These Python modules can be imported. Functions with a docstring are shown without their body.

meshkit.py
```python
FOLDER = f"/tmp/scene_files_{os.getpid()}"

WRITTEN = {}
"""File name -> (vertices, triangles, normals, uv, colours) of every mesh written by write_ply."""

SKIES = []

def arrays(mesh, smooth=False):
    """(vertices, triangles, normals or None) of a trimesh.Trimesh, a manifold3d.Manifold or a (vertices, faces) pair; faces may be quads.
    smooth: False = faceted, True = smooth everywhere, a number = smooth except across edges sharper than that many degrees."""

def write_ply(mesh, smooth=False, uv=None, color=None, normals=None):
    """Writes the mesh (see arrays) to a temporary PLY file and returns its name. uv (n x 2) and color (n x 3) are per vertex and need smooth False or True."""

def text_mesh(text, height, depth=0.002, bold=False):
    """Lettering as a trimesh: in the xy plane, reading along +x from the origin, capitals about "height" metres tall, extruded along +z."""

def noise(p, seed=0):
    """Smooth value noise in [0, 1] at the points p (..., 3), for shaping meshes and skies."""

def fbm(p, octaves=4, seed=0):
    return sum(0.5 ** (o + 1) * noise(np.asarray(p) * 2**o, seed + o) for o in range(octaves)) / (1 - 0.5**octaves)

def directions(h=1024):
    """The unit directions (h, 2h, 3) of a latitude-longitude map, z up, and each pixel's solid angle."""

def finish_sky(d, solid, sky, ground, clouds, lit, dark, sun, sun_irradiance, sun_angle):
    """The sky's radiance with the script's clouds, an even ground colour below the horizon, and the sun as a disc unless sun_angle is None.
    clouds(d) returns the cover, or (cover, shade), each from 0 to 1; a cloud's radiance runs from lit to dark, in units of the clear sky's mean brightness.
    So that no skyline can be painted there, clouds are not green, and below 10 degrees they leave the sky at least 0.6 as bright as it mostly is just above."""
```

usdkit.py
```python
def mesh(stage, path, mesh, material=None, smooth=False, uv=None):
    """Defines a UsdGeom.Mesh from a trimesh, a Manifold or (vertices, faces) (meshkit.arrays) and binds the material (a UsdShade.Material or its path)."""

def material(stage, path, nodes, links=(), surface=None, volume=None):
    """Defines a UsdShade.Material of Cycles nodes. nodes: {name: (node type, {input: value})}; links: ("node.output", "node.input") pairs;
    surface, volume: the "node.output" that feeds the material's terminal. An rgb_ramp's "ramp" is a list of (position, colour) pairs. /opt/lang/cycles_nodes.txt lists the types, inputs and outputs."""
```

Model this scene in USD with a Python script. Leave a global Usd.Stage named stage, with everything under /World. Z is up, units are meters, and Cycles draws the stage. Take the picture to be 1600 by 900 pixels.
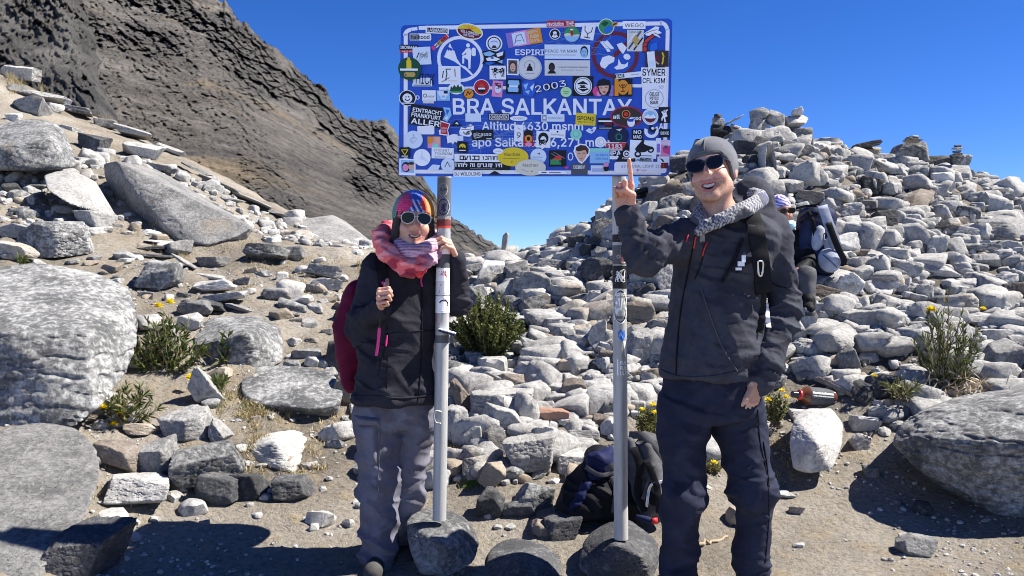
import math, numpy as np, trimesh, usdkit, meshkit
from pxr import Usd, UsdGeom, UsdLux, UsdShade, Gf, Sdf, Vt
from scipy.interpolate import RBFInterpolator
from scipy.spatial import ConvexHull
from meshkit import noise, fbm

stage = Usd.Stage.CreateInMemory()
UsdGeom.SetStageUpAxis(stage, 'Z'); UsdGeom.SetStageMetersPerUnit(stage, 1.0)
UsdGeom.Xform.Define(stage, '/World'); UsdGeom.Scope.Define(stage, '/World/Looks')

# ---------------------------------------------------------------- camera, sky, sun
F = 1400.0; CAMZ = 1.2                      # focal length in photograph pixels, eye height
cam = UsdGeom.Camera.Define(stage, '/World/camera')
cam.CreateHorizontalApertureAttr(36.0); cam.CreateFocalLengthAttr(36.0 * F / 1600)
cam.AddTranslateOp().Set(Gf.Vec3d(0, 0, CAMZ)); cam.AddRotateXOp().Set(90.0)
cam.CreateExposureAttr(1.45)
SUN_E, SUN_PHI = math.radians(49), math.radians(-2)
S = np.array([math.cos(SUN_E) * math.cos(SUN_PHI), -math.cos(SUN_E) * math.sin(SUN_PHI), math.sin(SUN_E)])
usdkit.material(stage, '/World/Looks/sky_look', {
    'sky': ('sky_texture', {'sky_type': 'single_scattering', 'sun_disc': False, 'sun_elevation': SUN_E,
            'sun_rotation': math.atan2(S[0], S[1]), 'altitude': 4600.0, 'air_density': 1.0, 'aerosol_density': 0.25, 'ozone_density': 3.0}),
    'hs': ('hsv', {'hue': 0.516, 'saturation': 1.30, 'value': 1.0}),
    'bg': ('background_shader', {'strength': 0.068})},
    [('sky.color', 'hs.color'), ('hs.color', 'bg.color')], surface='bg.background')
dome = UsdLux.DomeLight.Define(stage, '/World/sky')
UsdShade.MaterialBindingAPI.Apply(dome.GetPrim()).Bind(UsdShade.Material.Get(stage, '/World/Looks/sky_look'))
dome.GetPrim().SetCustomDataByKey('kind', 'structure')
sun = UsdLux.DistantLight.Define(stage, '/World/sun')
sun.CreateIntensityAttr(1.25); sun.CreateAngleAttr(0.5); sun.CreateNormalizeAttr(True); sun.CreateColorAttr(Gf.Vec3f(1.0, 0.955, 0.89))
_r = np.cross([0, 0, 1.0], S); _r /= np.linalg.norm(_r); _u = np.cross(S, _r)
M4 = np.eye(4); M4[0, :3], M4[1, :3], M4[2, :3] = _r, _u, S
sun.AddTransformOp().Set(Gf.Matrix4d(M4.tolist()))

# ---------------------------------------------------------------- helpers
def P(px, py, D):
    """A point D metres ahead of the viewpoint."""
    return np.array([(px - 800.0) / F * D, D, CAMZ + (450.0 - py) / F * D])
def Ps(l): return np.array([P(*q) for q in l])
def proj(v):
    v = np.asarray(v); return np.stack([800 + F * v[..., 0] / v[..., 1], 450 - F * (v[..., 2] - CAMZ) / v[..., 1]], -1)
LOC, USED = {'/World': np.zeros(3)}, {}
def fresh(parent, name):
    k = (parent, name); n = USED.get(k, -1) + 1; USED[k] = n
    return f'{parent}/{name}' if n == 0 else f'{parent}/{name}_{n:03d}'
def tag(prim, label=None, cat=None, group=None, kind=None):
    for k, v in (('label', label), ('category', cat), ('group', group), ('kind', kind)):
        if v: prim.SetCustomDataByKey(k, v)
def thing(name, label, cat, loc, group=None):
    p = fresh('/World', name); x = UsdGeom.Xform.Define(stage, p); loc = np.asarray(loc, float)
    x.AddTranslateOp().Set(Gf.Vec3d(*map(float, loc))); LOC[p] = loc
    tag(x.GetPrim(), label, cat, group); return p
def put(parent, name, mesh, mat, smooth=True, color=None, label=None, xform=None):
    """A part: mesh given in world coordinates."""
    p = fresh(parent, name)
    if not isinstance(mesh, trimesh.Trimesh): mesh = trimesh.Trimesh(np.asarray(mesh[0], float), np.asarray(mesh[1], int), process=False)
    o = LOC[parent]; v = np.asarray(mesh.vertices) - o
    m = usdkit.mesh(stage, p, (v, np.asarray(mesh.faces)), MATS[mat], smooth)
    if color is not None:
        c = np.asarray(color, np.float32)
        UsdGeom.PrimvarsAPI(m).CreatePrimvar('tint', Sdf.ValueTypeNames.Color3fArray, 'vertex').Set(Vt.Vec3fArray.FromNumpy(c))
    LOC[p] = o
    if label: tag(m.GetPrim(), label)
    return p
def solo(name, mesh, mat, label, cat, smooth=True, group=None, kind=None, color=None, loc=None):
    p = fresh('/World', name)
    v = np.asarray(mesh.vertices if isinstance(mesh, trimesh.Trimesh) else mesh[0], float); f = np.asarray(mesh.faces if isinstance(mesh, trimesh.Trimesh) else mesh[1], int)
    if loc is None: loc = np.array([v[:, 0].mean(), v[:, 1].mean(), v[:, 2].min()])
    m = usdkit.mesh(stage, p, (v - loc, f), MATS[mat], smooth)
    m.AddTranslateOp().Set(Gf.Vec3d(*map(float, loc))); LOC[p] = np.asarray(loc, float)
    if color is not None:
        UsdGeom.PrimvarsAPI(m).CreatePrimvar('tint', Sdf.ValueTypeNames.Color3fArray, 'vertex').Set(Vt.Vec3fArray.FromNumpy(np.asarray(color, np.float32)))
    tag(m.GetPrim(), label, cat, group, kind); return p
def cat(ms):
    vs, fs, o = [], [], 0
    for m in ms:
        v, f = (m.vertices, m.faces) if isinstance(m, trimesh.Trimesh) else m
        vs.append(np.asarray(v, float)); fs.append(np.asarray(f, int) + o); o += len(v)
    return trimesh.Trimesh(np.vstack(vs), np.vstack(fs), process=False)
def lin(r, g, b):
    c = np.array([r, g, b], float) / 255
    return np.where(c < 0.04045, c / 12.92, ((c + 0.055) / 1.055) ** 2.4)
def unit(v): v = np.asarray(v, float); return v / np.linalg.norm(v)
def tube(pts, rad, n=8, closed=False):
    pts = np.asarray(pts, float); k = len(pts); rad = np.broadcast_to(rad, k)
    t = np.gradient(pts, axis=0); t /= np.maximum(np.linalg.norm(t, axis=1, keepdims=True), 1e-9)
    ref = np.array([0, 0, 1.0]) if abs(t[:, 2]).mean() < .8 else np.array([1.0, 0, 0])
    a = np.cross(t, ref); a /= np.maximum(np.linalg.norm(a, axis=1, keepdims=True), 1e-9); b = np.cross(t, a)
    th = np.arange(n) / n * 2 * np.pi
    v = pts[:, None] + rad[:, None, None] * (np.cos(th)[None, :, None] * a[:, None] + np.sin(th)[None, :, None] * b[:, None])
    f = []
    for i in range(k - 1):
        for j in range(n):
            q = (i * n + j, i * n + (j + 1) % n, (i + 1) * n + (j + 1) % n, (i + 1) * n + j); f += [(q[0], q[2], q[1]), (q[0], q[3], q[2])]
    v = np.vstack([v.reshape(-1, 3), pts[0], pts[-1]]); c0, c1 = k * n, k * n + 1
    for j in range(n):
        f += [(c0, j, (j + 1) % n), (c1, (k - 1) * n + (j + 1) % n, (k - 1) * n + j)]
    return trimesh.Trimesh(v, np.array(f), process=False)
def ribbon(pts, nrm, w, th=0.004):
    """A flat strap along pts, facing nrm."""
    pts = np.asarray(pts, float); t = np.gradient(pts, axis=0); t /= np.linalg.norm(t, axis=1, keepdims=True)
    n = np.broadcast_to(np.asarray(nrm, float), pts.shape); s = np.cross(t, n); s /= np.linalg.norm(s, axis=1, keepdims=True); n = np.cross(s, t)
    w = np.broadcast_to(w, len(pts))[:, None] / 2
    ring = [pts - s * w, pts + s * w, pts + s * w + n * th, pts - s * w + n * th]
    v = np.stack(ring, 1).reshape(-1, 3); f = []
    for i in range(len(pts) - 1):
        for j in range(4):
            a, b = i * 4 + j, i * 4 + (j + 1) % 4; f += [(a, b, b + 4), (a, b + 4, a + 4)]
    e = (len(pts) - 1) * 4; f += [(0, 2, 1), (0, 3, 2), (e, e + 1, e + 2), (e, e + 2, e + 3)]
    return trimesh.Trimesh(v, np.array(f), process=False)
def bez(pts, n=24):
    """Catmull-Rom through pts."""
    p = np.asarray(pts, float); p = np.vstack([2 * p[0] - p[1], p, 2 * p[-1] - p[-2]]); out = []
    m = len(p) - 3; per = max(2, n // m)
    for i in range(m):
        t = np.linspace(0, 1, per, endpoint=(i == m - 1))[:, None]; a, b, c, d = p[i:i + 4]
        out.append(0.5 * (2 * b + (c - a) * t + (2 * a - 5 * b + 4 * c - d) * t ** 2 + (3 * b - a - 3 * c + d) * t ** 3))
    return np.vstack(out)
def box(c, s, R=None):
    m = trimesh.creation.box(s); 
    if R is not None: m.vertices = m.vertices @ np.asarray(R).T
    m.vertices += np.asarray(c); return m

# ---------------------------------------------------------------- materials
MATS = {}
def mk(name, nodes, links, surface='p.BSDF'):
    MATS[name] = usdkit.material(stage, '/World/Looks/' + name, nodes, links, surface=surface)
def plain(name, col, rough=0.6, bump=0.0, bscale=200.0, **kw):
    nodes = {'p': ('principled_bsdf', {'base_color': tuple(col), 'roughness': rough, **kw})}; links = []
    if bump:
        nodes.update(g=('geometry', {}), n=('noise_texture', {'scale': bscale, 'detail': 3.0}), b=('bump', {'strength': 1.0, 'distance': bump}))
        links = [('g.position', 'n.vector'), ('n.fac', 'b.height'), ('b.normal', 'p.normal')]
    mk(name, nodes, links)
def rock_mat(name, dark, light, scale=9.0, lichen=0.5, lcol=(0.62, 0.62, 0.59), spots=0.45, dist=0.012, stain=(0.30, 0.23, 0.15), stain_at=0.66):
    """Granite: two greys, pale lichen blotches, dark specks, rusty stains; relief as bump."""
    nodes = {'g': ('geometry', {}), 'oi': ('object_info', {}),
        'n1': ('noise_texture', {'scale': scale * .45, 'detail': 6.0, 'roughness': 0.62}),
        'n2': ('noise_texture', {'scale': scale * 3.6, 'detail': 10.0, 'roughness': 0.74, 'distortion': 0.25}),
        'n3': ('noise_texture', {'scale': scale * 9, 'detail': 4.0, 'roughness': 0.75}),
        'n4': ('noise_texture', {'scale': 1.3, 'detail': 5.0, 'roughness': 0.6}),
        'r1': ('rgb_ramp', {'ramp': [(0.30, dark), (0.68, light)]}),
        'rl': ('rgb_ramp', {'ramp': [(1 - lichen - .10, (0, 0, 0)), (1 - lichen + .03, (.55, .55, .55)), (1 - lichen + .12, (1, 1, 1))]}), 'lm': ('math', {'math_type': 'multiply_add', 'value2': 0.42, 'value3': -0.21}), 'ls': ('math', {'math_type': 'add'}),
        'rs': ('rgb_ramp', {'ramp': [(spots - .12, (1, 1, 1)), (spots, (0, 0, 0))]}),
        'rt': ('rgb_ramp', {'ramp': [(stain_at - .06, (0, 0, 0)), (stain_at + .1, (0.75, 0.75, 0.75))]}),
        'm1': ('mix_color', {'b': lcol}), 'm2': ('mix_color', {'b': tuple(np.array(dark) * .38)}), 'm3': ('mix_color', {'b': stain}),
        'vr': ('map_range', {'from_min': 0.0, 'from_max': 1.0, 'to_min': 0.62, 'to_max': 1.18}), 'ra': ('math', {'math_type': 'add'}), 'rf': ('math', {'math_type': 'fraction'}), 'hv': ('hsv', {'hue': 0.5, 'saturation': 1.0}),
        'hs': ('math', {'math_type': 'multiply_add', 'value2': 0.5, 'value3': 0.0}),
        'ha': ('math', {'math_type': 'add'}),
        'b': ('bump', {'strength': 0.85, 'distance': dist}), 'p': ('principled_bsdf', {'roughness': 0.9, 'specular_ior_level': 0.25})}
    links = [('g.position', x + '.vector') for x in ('n1', 'n2', 'n3', 'n4')] + [
        ('n1.fac', 'r1.fac'), ('n1.fac', 'lm.value1'), ('lm.value', 'ls.value1'), ('n2.fac', 'ls.value2'), ('ls.value', 'rl.fac'), ('n3.fac', 'rs.fac'), ('n4.fac', 'rt.fac'),
        ('r1.color', 'm1.a'), ('rl.color', 'm1.fac'), ('m1.result', 'm3.a'), ('rt.color', 'm3.fac'), ('m3.result', 'm2.a'), ('rs.color', 'm2.fac'),
        ('oi.random', 'ra.value1'), ('g.random_per_island', 'ra.value2'), ('ra.value', 'rf.value1'), ('rf.value', 'vr.value'), ('vr.result', 'hv.value'), ('m2.result', 'hv.color'), ('hv.color', 'p.base_color'),
        ('n3.fac', 'hs.value1'), ('hs.value', 'ha.value1'), ('n2.fac', 'ha.value2'), ('ha.value', 'b.height'), ('b.normal', 'p.normal')]
    mk(name, nodes, links)
rock_mat('granite', (0.115, 0.113, 0.110), (0.235, 0.23, 0.22), lcol=(0.34, 0.333, 0.315), lichen=.46)
rock_mat('granite_pale', (0.205, 0.20, 0.19), (0.35, 0.34, 0.32), lichen=0.5, lcol=(0.46, 0.448, 0.42), spots=0.40)
rock_mat('granite_lichen', (0.058, 0.059, 0.06), (0.14, 0.139, 0.136), scale=8, lichen=0.455, lcol=(0.34, 0.34, 0.325), spots=0.42)
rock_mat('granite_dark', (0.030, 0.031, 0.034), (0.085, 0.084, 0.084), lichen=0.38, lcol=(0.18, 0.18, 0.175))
rock_mat('stone_tan', (0.20, 0.165, 0.125), (0.34, 0.285, 0.22), lichen=0.38, lcol=(0.38, 0.35, 0.30), spots=0.36)
rock_mat('stone_brown', (0.115, 0.093, 0.076), (0.235, 0.195, 0.16), lichen=0.36, lcol=(0.32, 0.30, 0.265))
rock_mat('stone_red', (0.22, 0.11, 0.075), (0.40, 0.25, 0.18), lichen=0.3, lcol=(0.45, 0.35, 0.3), spots=0.36)
rock_mat('pebble_look', (0.21, 0.195, 0.175), (0.40, 0.37, 0.33), scale=14, lichen=0.45, dist=0.004)
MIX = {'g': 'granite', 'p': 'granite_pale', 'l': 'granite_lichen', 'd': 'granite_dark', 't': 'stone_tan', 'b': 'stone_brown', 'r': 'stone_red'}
TONE = {'g': 'grey', 'p': 'pale', 'l': 'lichen-speckled grey', 'd': 'dark grey', 't': 'tan', 'b': 'brown', 'r': 'reddish'}
# ground: trodden sand with gravel flecks and drier straw-coloured patches
mk('ground_look', {'g': ('geometry', {}),
    'n1': ('noise_texture', {'scale': 0.9, 'detail': 6.0, 'roughness': 0.6}), 'n2': ('noise_texture', {'scale': 38.0, 'detail': 6.0, 'roughness': 0.75}),
    'n3': ('noise_texture', {'scale': 6.0, 'detail': 7.0, 'roughness': 0.7}), 'v': ('voronoi_texture', {'scale': 55.0}) ,
    'r1': ('rgb_ramp', {'ramp': [(0.3, (0.125, 0.108, 0.085)), (0.5, (0.205, 0.181, 0.147)), (0.72, (0.29, 0.264, 0.222))]}),
    'r2': ('rgb_ramp', {'ramp': [(0.30, (0.45, 0.45, 0.45)), (0.5, (1, 1, 1)), (0.8, (1.25, 1.25, 1.25))]}),
    'r3': ('rgb_ramp', {'ramp': [(0.52, (0, 0, 0)), (0.68, (0.8, 0.8, 0.8))]}),
    'm3': ('mix_color', {'b': (0.24, 0.188, 0.115)}), 'at': ('attribute', {'attribute': 'tint'}), 'sp': ('separate_color', {}), 'ms': ('mix_color', {'b': (0.090, 0.080, 0.070)}), 'mx': ('mix_color', {'blend_type': 'multiply', 'fac': 1.0, 'use_clamp': False}),  # ms: dark grey for heap ground, standing in for shade between stones
    'a': ('math', {'math_type': 'multiply_add', 'value2': 3.0}), 'b': ('bump', {'strength': 0.9, 'distance': 0.02}), 'p': ('principled_bsdf', {'roughness': 0.95, 'specular_ior_level': 0.15})},
    [('g.position', 'n1.vector'), ('g.position', 'n2.vector'), ('g.position', 'n3.vector'), ('n1.fac', 'r1.fac'), ('n2.fac', 'r2.fac'), ('n3.fac', 'r3.fac'),
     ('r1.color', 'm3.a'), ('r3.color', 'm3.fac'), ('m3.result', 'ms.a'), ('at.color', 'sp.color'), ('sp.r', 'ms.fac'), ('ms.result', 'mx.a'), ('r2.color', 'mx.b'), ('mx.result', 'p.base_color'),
     ('n3.fac', 'a.value1'), ('n2.fac', 'a.value3'), ('a.value', 'b.height'), ('b.normal', 'p.normal')])
# far mountain: scree and darker outcrops, streaked down the fall line
mk('mountain_look', {'g': ('geometry', {}), 'at': ('attribute', {'attribute': 'tint'}), 'sx': ('separate_color', {}),
    'mp': ('mapping', {'rotation': (0.0, 0.6, 0.0), 'scale': (0.05, 0.02, 0.24)}),
    'n1': ('noise_texture', {'scale': 1.0, 'detail': 8.0, 'roughness': 0.68}), 'n2': ('noise_texture', {'scale': 0.5, 'detail': 10.0, 'roughness': 0.76}),
    'n3': ('noise_texture', {'scale': 0.05, 'detail': 5.0, 'roughness': 0.6}),
    'r1': ('rgb_ramp', {'ramp': [(0.3, (0.078, 0.072, 0.067)), (0.5, (0.122, 0.113, 0.103)), (0.7, (0.18, 0.166, 0.148))]}),
    'r2': ('rgb_ramp', {'ramp': [(0.32, (0.38, 0.38, 0.38)), (0.5, (1, 1, 1)), (0.68, (1.7, 1.68, 1.62))]}),
    'rk': ('rgb_ramp', {'ramp': [(0.3, (0.045, 0.043, 0.042)), (0.55, (0.092, 0.087, 0.082)), (0.75, (0.155, 0.145, 0.132))]}),
    'rt': ('rgb_ramp', {'ramp': [(0.56, (0, 0, 0)), (0.70, (0.65, 0.65, 0.65))]}),
    'mt': ('mix_color', {'b': (0.24, 0.185, 0.115)}), 'mk': ('mix_color', {}), 'mb': ('mix_color', {'b': (0.135, 0.133, 0.126)}),
    'mx': ('mix_color', {'blend_type': 'multiply', 'fac': 1.0, 'use_clamp': False}),
    'b': ('bump', {'strength': 1.0, 'distance': 1.6}), 'p': ('principled_bsdf', {'roughness': 0.95, 'specular_ior_level': 0.1})},
    [('g.position', 'mp.vector'), ('mp.vector', 'n1.vector'), ('g.position', 'n2.vector'), ('g.position', 'n3.vector'), ('at.color', 'sx.color'),
     ('n1.fac', 'r1.fac'), ('n2.fac', 'r2.fac'), ('n1.fac', 'rk.fac'), ('n3.fac', 'rt.fac'), ('r1.color', 'mt.a'), ('rt.color', 'mt.fac'),
     ('mt.result', 'mb.a'), ('sx.g', 'mb.fac'), ('mb.result', 'mk.a'), ('rk.color', 'mk.b'), ('sx.r', 'mk.fac'), ('mk.result', 'mx.a'), ('r2.color', 'mx.b'), ('mx.result', 'p.base_color'),
     ('n2.fac', 'b.height'), ('b.normal', 'p.normal')])
def tint_mat(name, rough=0.6, bump=0.0, bscale=200.0, gain=None, **kw):
    nodes = {'at': ('attribute', {'attribute': 'tint'}), 'p': ('principled_bsdf', {'roughness': rough, **kw})}; links = [('at.color', 'p.base_color')]
    if bump:
        nodes.update(g=('geometry', {}), n=('noise_texture', {'scale': bscale, 'detail': 4.0}), b=('bump', {'strength': 1.0, 'distance': bump}))
        links += [('g.position', 'n.vector'), ('n.fac', 'b.height'), ('b.normal', 'p.normal')]
    mk(name, nodes, links)
# ---------------------------------------------------------------- the ground
CTRL = [(x, 900, 3.89) for x in (100, 350, 560, 800, 1000, 1250, 1500)] + [(300, 860, 4.1), (450, 860, 4.12), (600, 880, 3.97), (700, 860, 4.1), (560, 790, 4.55), (1250, 850, 4.3), (1420, 870, 4.15), (1100, 800, 4.7), (1110, 850, 4.3), (1250, 765, 5.0), (1360, 780, 4.8), (1560, 880, 4.1),
 (1500, 780, 4.9), (1275, 735, 5.2), (1170, 700, 5.3), (1270, 630, 5.8), (1360, 650, 5.6), (1500, 640, 5.6), (1600, 600, 5.8), (1330, 540, 6.3), (1450, 520, 6.5), (1580, 520, 6.6), (1280, 440, 7.0), (1400, 430, 7.2), (1560, 420, 7.5), (1400, 340, 8.0), (1300, 300, 8.0), (1550, 340, 8.2),
 (1200, 190, 8.7), (1160, 205, 8.6), (1240, 225, 8.6), (1290, 250, 8.7), (1350, 255, 8.8), (1430, 258, 8.9), (1500, 270, 9.0), (1550, 290, 9.1), (1610, 300, 9.2), (1720, 330, 9.4), (1090, 235, 8.4), (1050, 275, 8.2), (1000, 315, 8.1), (960, 352, 8.1), (930, 365, 8.3), (900, 395, 8.5), (860, 408, 8.8), (830, 415, 9.0), (790, 408, 9.3), (750, 420, 9.8), (720, 415, 10.2),
 (1150, 320, 7.7), (1050, 360, 7.5), (960, 430, 7.5), (1050, 460, 7.0), (900, 500, 6.8), (820, 470, 7.6), (1000, 560, 6.0), (900, 600, 5.8), (850, 560, 6.2), (760, 575, 6.2), (900, 690, 5.05), (800, 700, 4.9), (740, 660, 5.3), (800, 780, 4.45), (740, 745, 4.75), (880, 800, 4.35), (980, 700, 5.0), (1010, 660, 5.3), (820, 850, 4.15), (960, 860, 4.0),
 (640, 720, 4.95), (640, 640, 5.6), (450, 560, 6.2), (480, 640, 5.5), (450, 735, 4.75), (400, 800, 4.4), (300, 760, 4.6), (230, 720, 4.75), (130, 700, 4.6), (70, 780, 4.2), (20, 860, 3.75), (-150, 800, 3.9), (300, 620, 5.5), (200, 650, 5.2), (120, 590, 5.4), (-80, 580, 5.5), (330, 520, 6.2), (250, 470, 6.8), (100, 440, 6.8), (-80, 440, 6.8),
 (470, 450, 7.5), (520, 380, 9.2), (560, 400, 8.6), (420, 420, 8.0), (300, 410, 8.2), (200, 380, 8.3), (100, 330, 9.0), (0, 340, 8.6), (250, 270, 10.8), (150, 240, 11.2), (330, 320, 10.2), (430, 370, 10.2), (50, 180, 12.6), (0, 110, 14.2), (-150, 60, 14.6), (100, 165, 14.2), (180, 198, 14.2), (300, 245, 14.2), (400, 305, 14.0), (450, 332, 13.8), (520, 360, 13.5), (570, 380, 13.0), (630, 400, 12.4), (690, 412, 11.2),
 # beyond the crests the ground drops away
 (100, 215, 19), (0, 160, 19), (-150, 120, 19), (300, 300, 19), (450, 385, 18), (600, 440, 17), (720, 455, 15), (830, 455, 13), (950, 420, 12), (1080, 360, 12), (1200, 320, 12), (1350, 350, 12.5), (1500, 370, 13), (1700, 400, 13), (1200, 480, 17), (1500, 480, 17), (900, 490, 17), (700, 480, 20)]
_p = Ps(CTRL)
_extra = np.array([[x, y, -0.05] for x in (-3, -1.5, 0, 1.5, 3.2) for y in (-2, 0.0, 2.0, 3.1)], float)
_extra[_extra[:, 0] < -2.5, 2] += .25
_all = np.vstack([_p, _extra])
RBF = RBFInterpolator(_all[:, :2], _all[:, 2], kernel='linear', smoothing=0.006, neighbors=40)
XL, XH, YL, YH = -11.0, 8.5, -3.0, 21.0
def height0(xy):
    q = np.asarray(xy, float); c = np.stack([np.clip(q[:, 0], XL, XH), np.clip(q[:, 1], YL, YH)], 1)
    z = RBF(c); d = np.linalg.norm(q - c, axis=1); return z + (-.6 - z) * (1 - np.exp(-d / 14.0))
def tick(lo, hi, step, far, n=34):
    g = step * 1.22 ** np.arange(1, n); g = np.cumsum(g); g = g[g < far]
    return np.concatenate([lo - g[::-1], np.arange(lo, hi, step), hi + g])
gx, gy = tick(-6.0, 6.2, 0.045, 900), tick(2.6, 11.5, 0.045, 900)
GX, GY = np.meshgrid(gx, gy); gxy = np.stack([GX.ravel(), GY.ravel()], 1)
# smooth the crags of the linear kernel, then add real relief
cx_, cy_ = np.arange(-13, 12, .18), np.arange(-5, 24, .18)
CX, CY = np.meshgrid(cx_, cy_); from scipy.ndimage import gaussian_filter, map_coordinates
HZ = gaussian_filter(height0(np.stack([CX.ravel(), CY.ravel()], 1)).reshape(CX.shape), 1.3)
def height(xy):
    q = np.asarray(xy, float); u, v = (q[:, 1] + 5) / .18, (q[:, 0] + 13) / .18
    inn = (u > 0) & (u < len(cy_) - 1) & (v > 0) & (v < len(cx_) - 1)
    z = map_coordinates(HZ, [np.clip(u, 0, len(cy_) - 1), np.clip(v, 0, len(cx_) - 1)], order=1)
    if not inn.all(): z[~inn] = height0(q[~inn])
    q3 = np.column_stack([q, np.zeros(len(q))]); near = np.exp(-np.maximum(np.abs(q).max(1) - 16, 0) / 10)
    rough = np.clip((z - 0.02) * 2.2, .12, 1)
    z = z + near * rough * (0.16 * (fbm(q3 * 1.7, 4, 3) - .5) + 0.07 * (fbm(q3 * 7, 3, 9) - .5)) + near * 0.012 * (fbm(q3 * 21, 2, 4) - .5)
    return z
GZ = height(gxy)
nx, ny = len(gx), len(gy); ii = np.arange(nx * ny).reshape(ny, nx)
gf = np.vstack([np.stack([ii[:-1, :-1].ravel(), ii[:-1, 1:].ravel(), ii[1:, 1:].ravel()], 1), np.stack([ii[:-1, :-1].ravel(), ii[1:, 1:].ravel(), ii[1:, :-1].ravel()], 1)])
soil = np.clip((gxy[:, 0] + .5) * 2.5, 0, 1) * np.clip((GZ - .22) * 4, 0, 1) * np.clip((fbm(np.column_stack([gxy, 0 * GZ]) * 1.6, 3, 8) - .30) * 5, .35, 1) * np.exp(-np.maximum(np.abs(gxy).max(1) - 14, 0) / 6)  # heap mask: darker earth, with the shade of stone gaps painted in
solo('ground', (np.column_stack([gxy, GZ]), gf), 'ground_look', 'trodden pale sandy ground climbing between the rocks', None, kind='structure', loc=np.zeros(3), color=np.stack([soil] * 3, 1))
_steps = np.concatenate([np.arange(2.0, 12, .06), np.arange(12, 22, .2)])
def hit(px, py, lo=2.2):
    """Distance at which the sight line through a point of the photograph meets the ground."""
    r = np.stack([(px - 800) / F * _steps, _steps], 1); z = CAMZ + (450 - py) / F * _steps
    below = (z < height(r)) & (_steps > lo); return float(_steps[np.argmax(below)]) if below.any() else None

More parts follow.
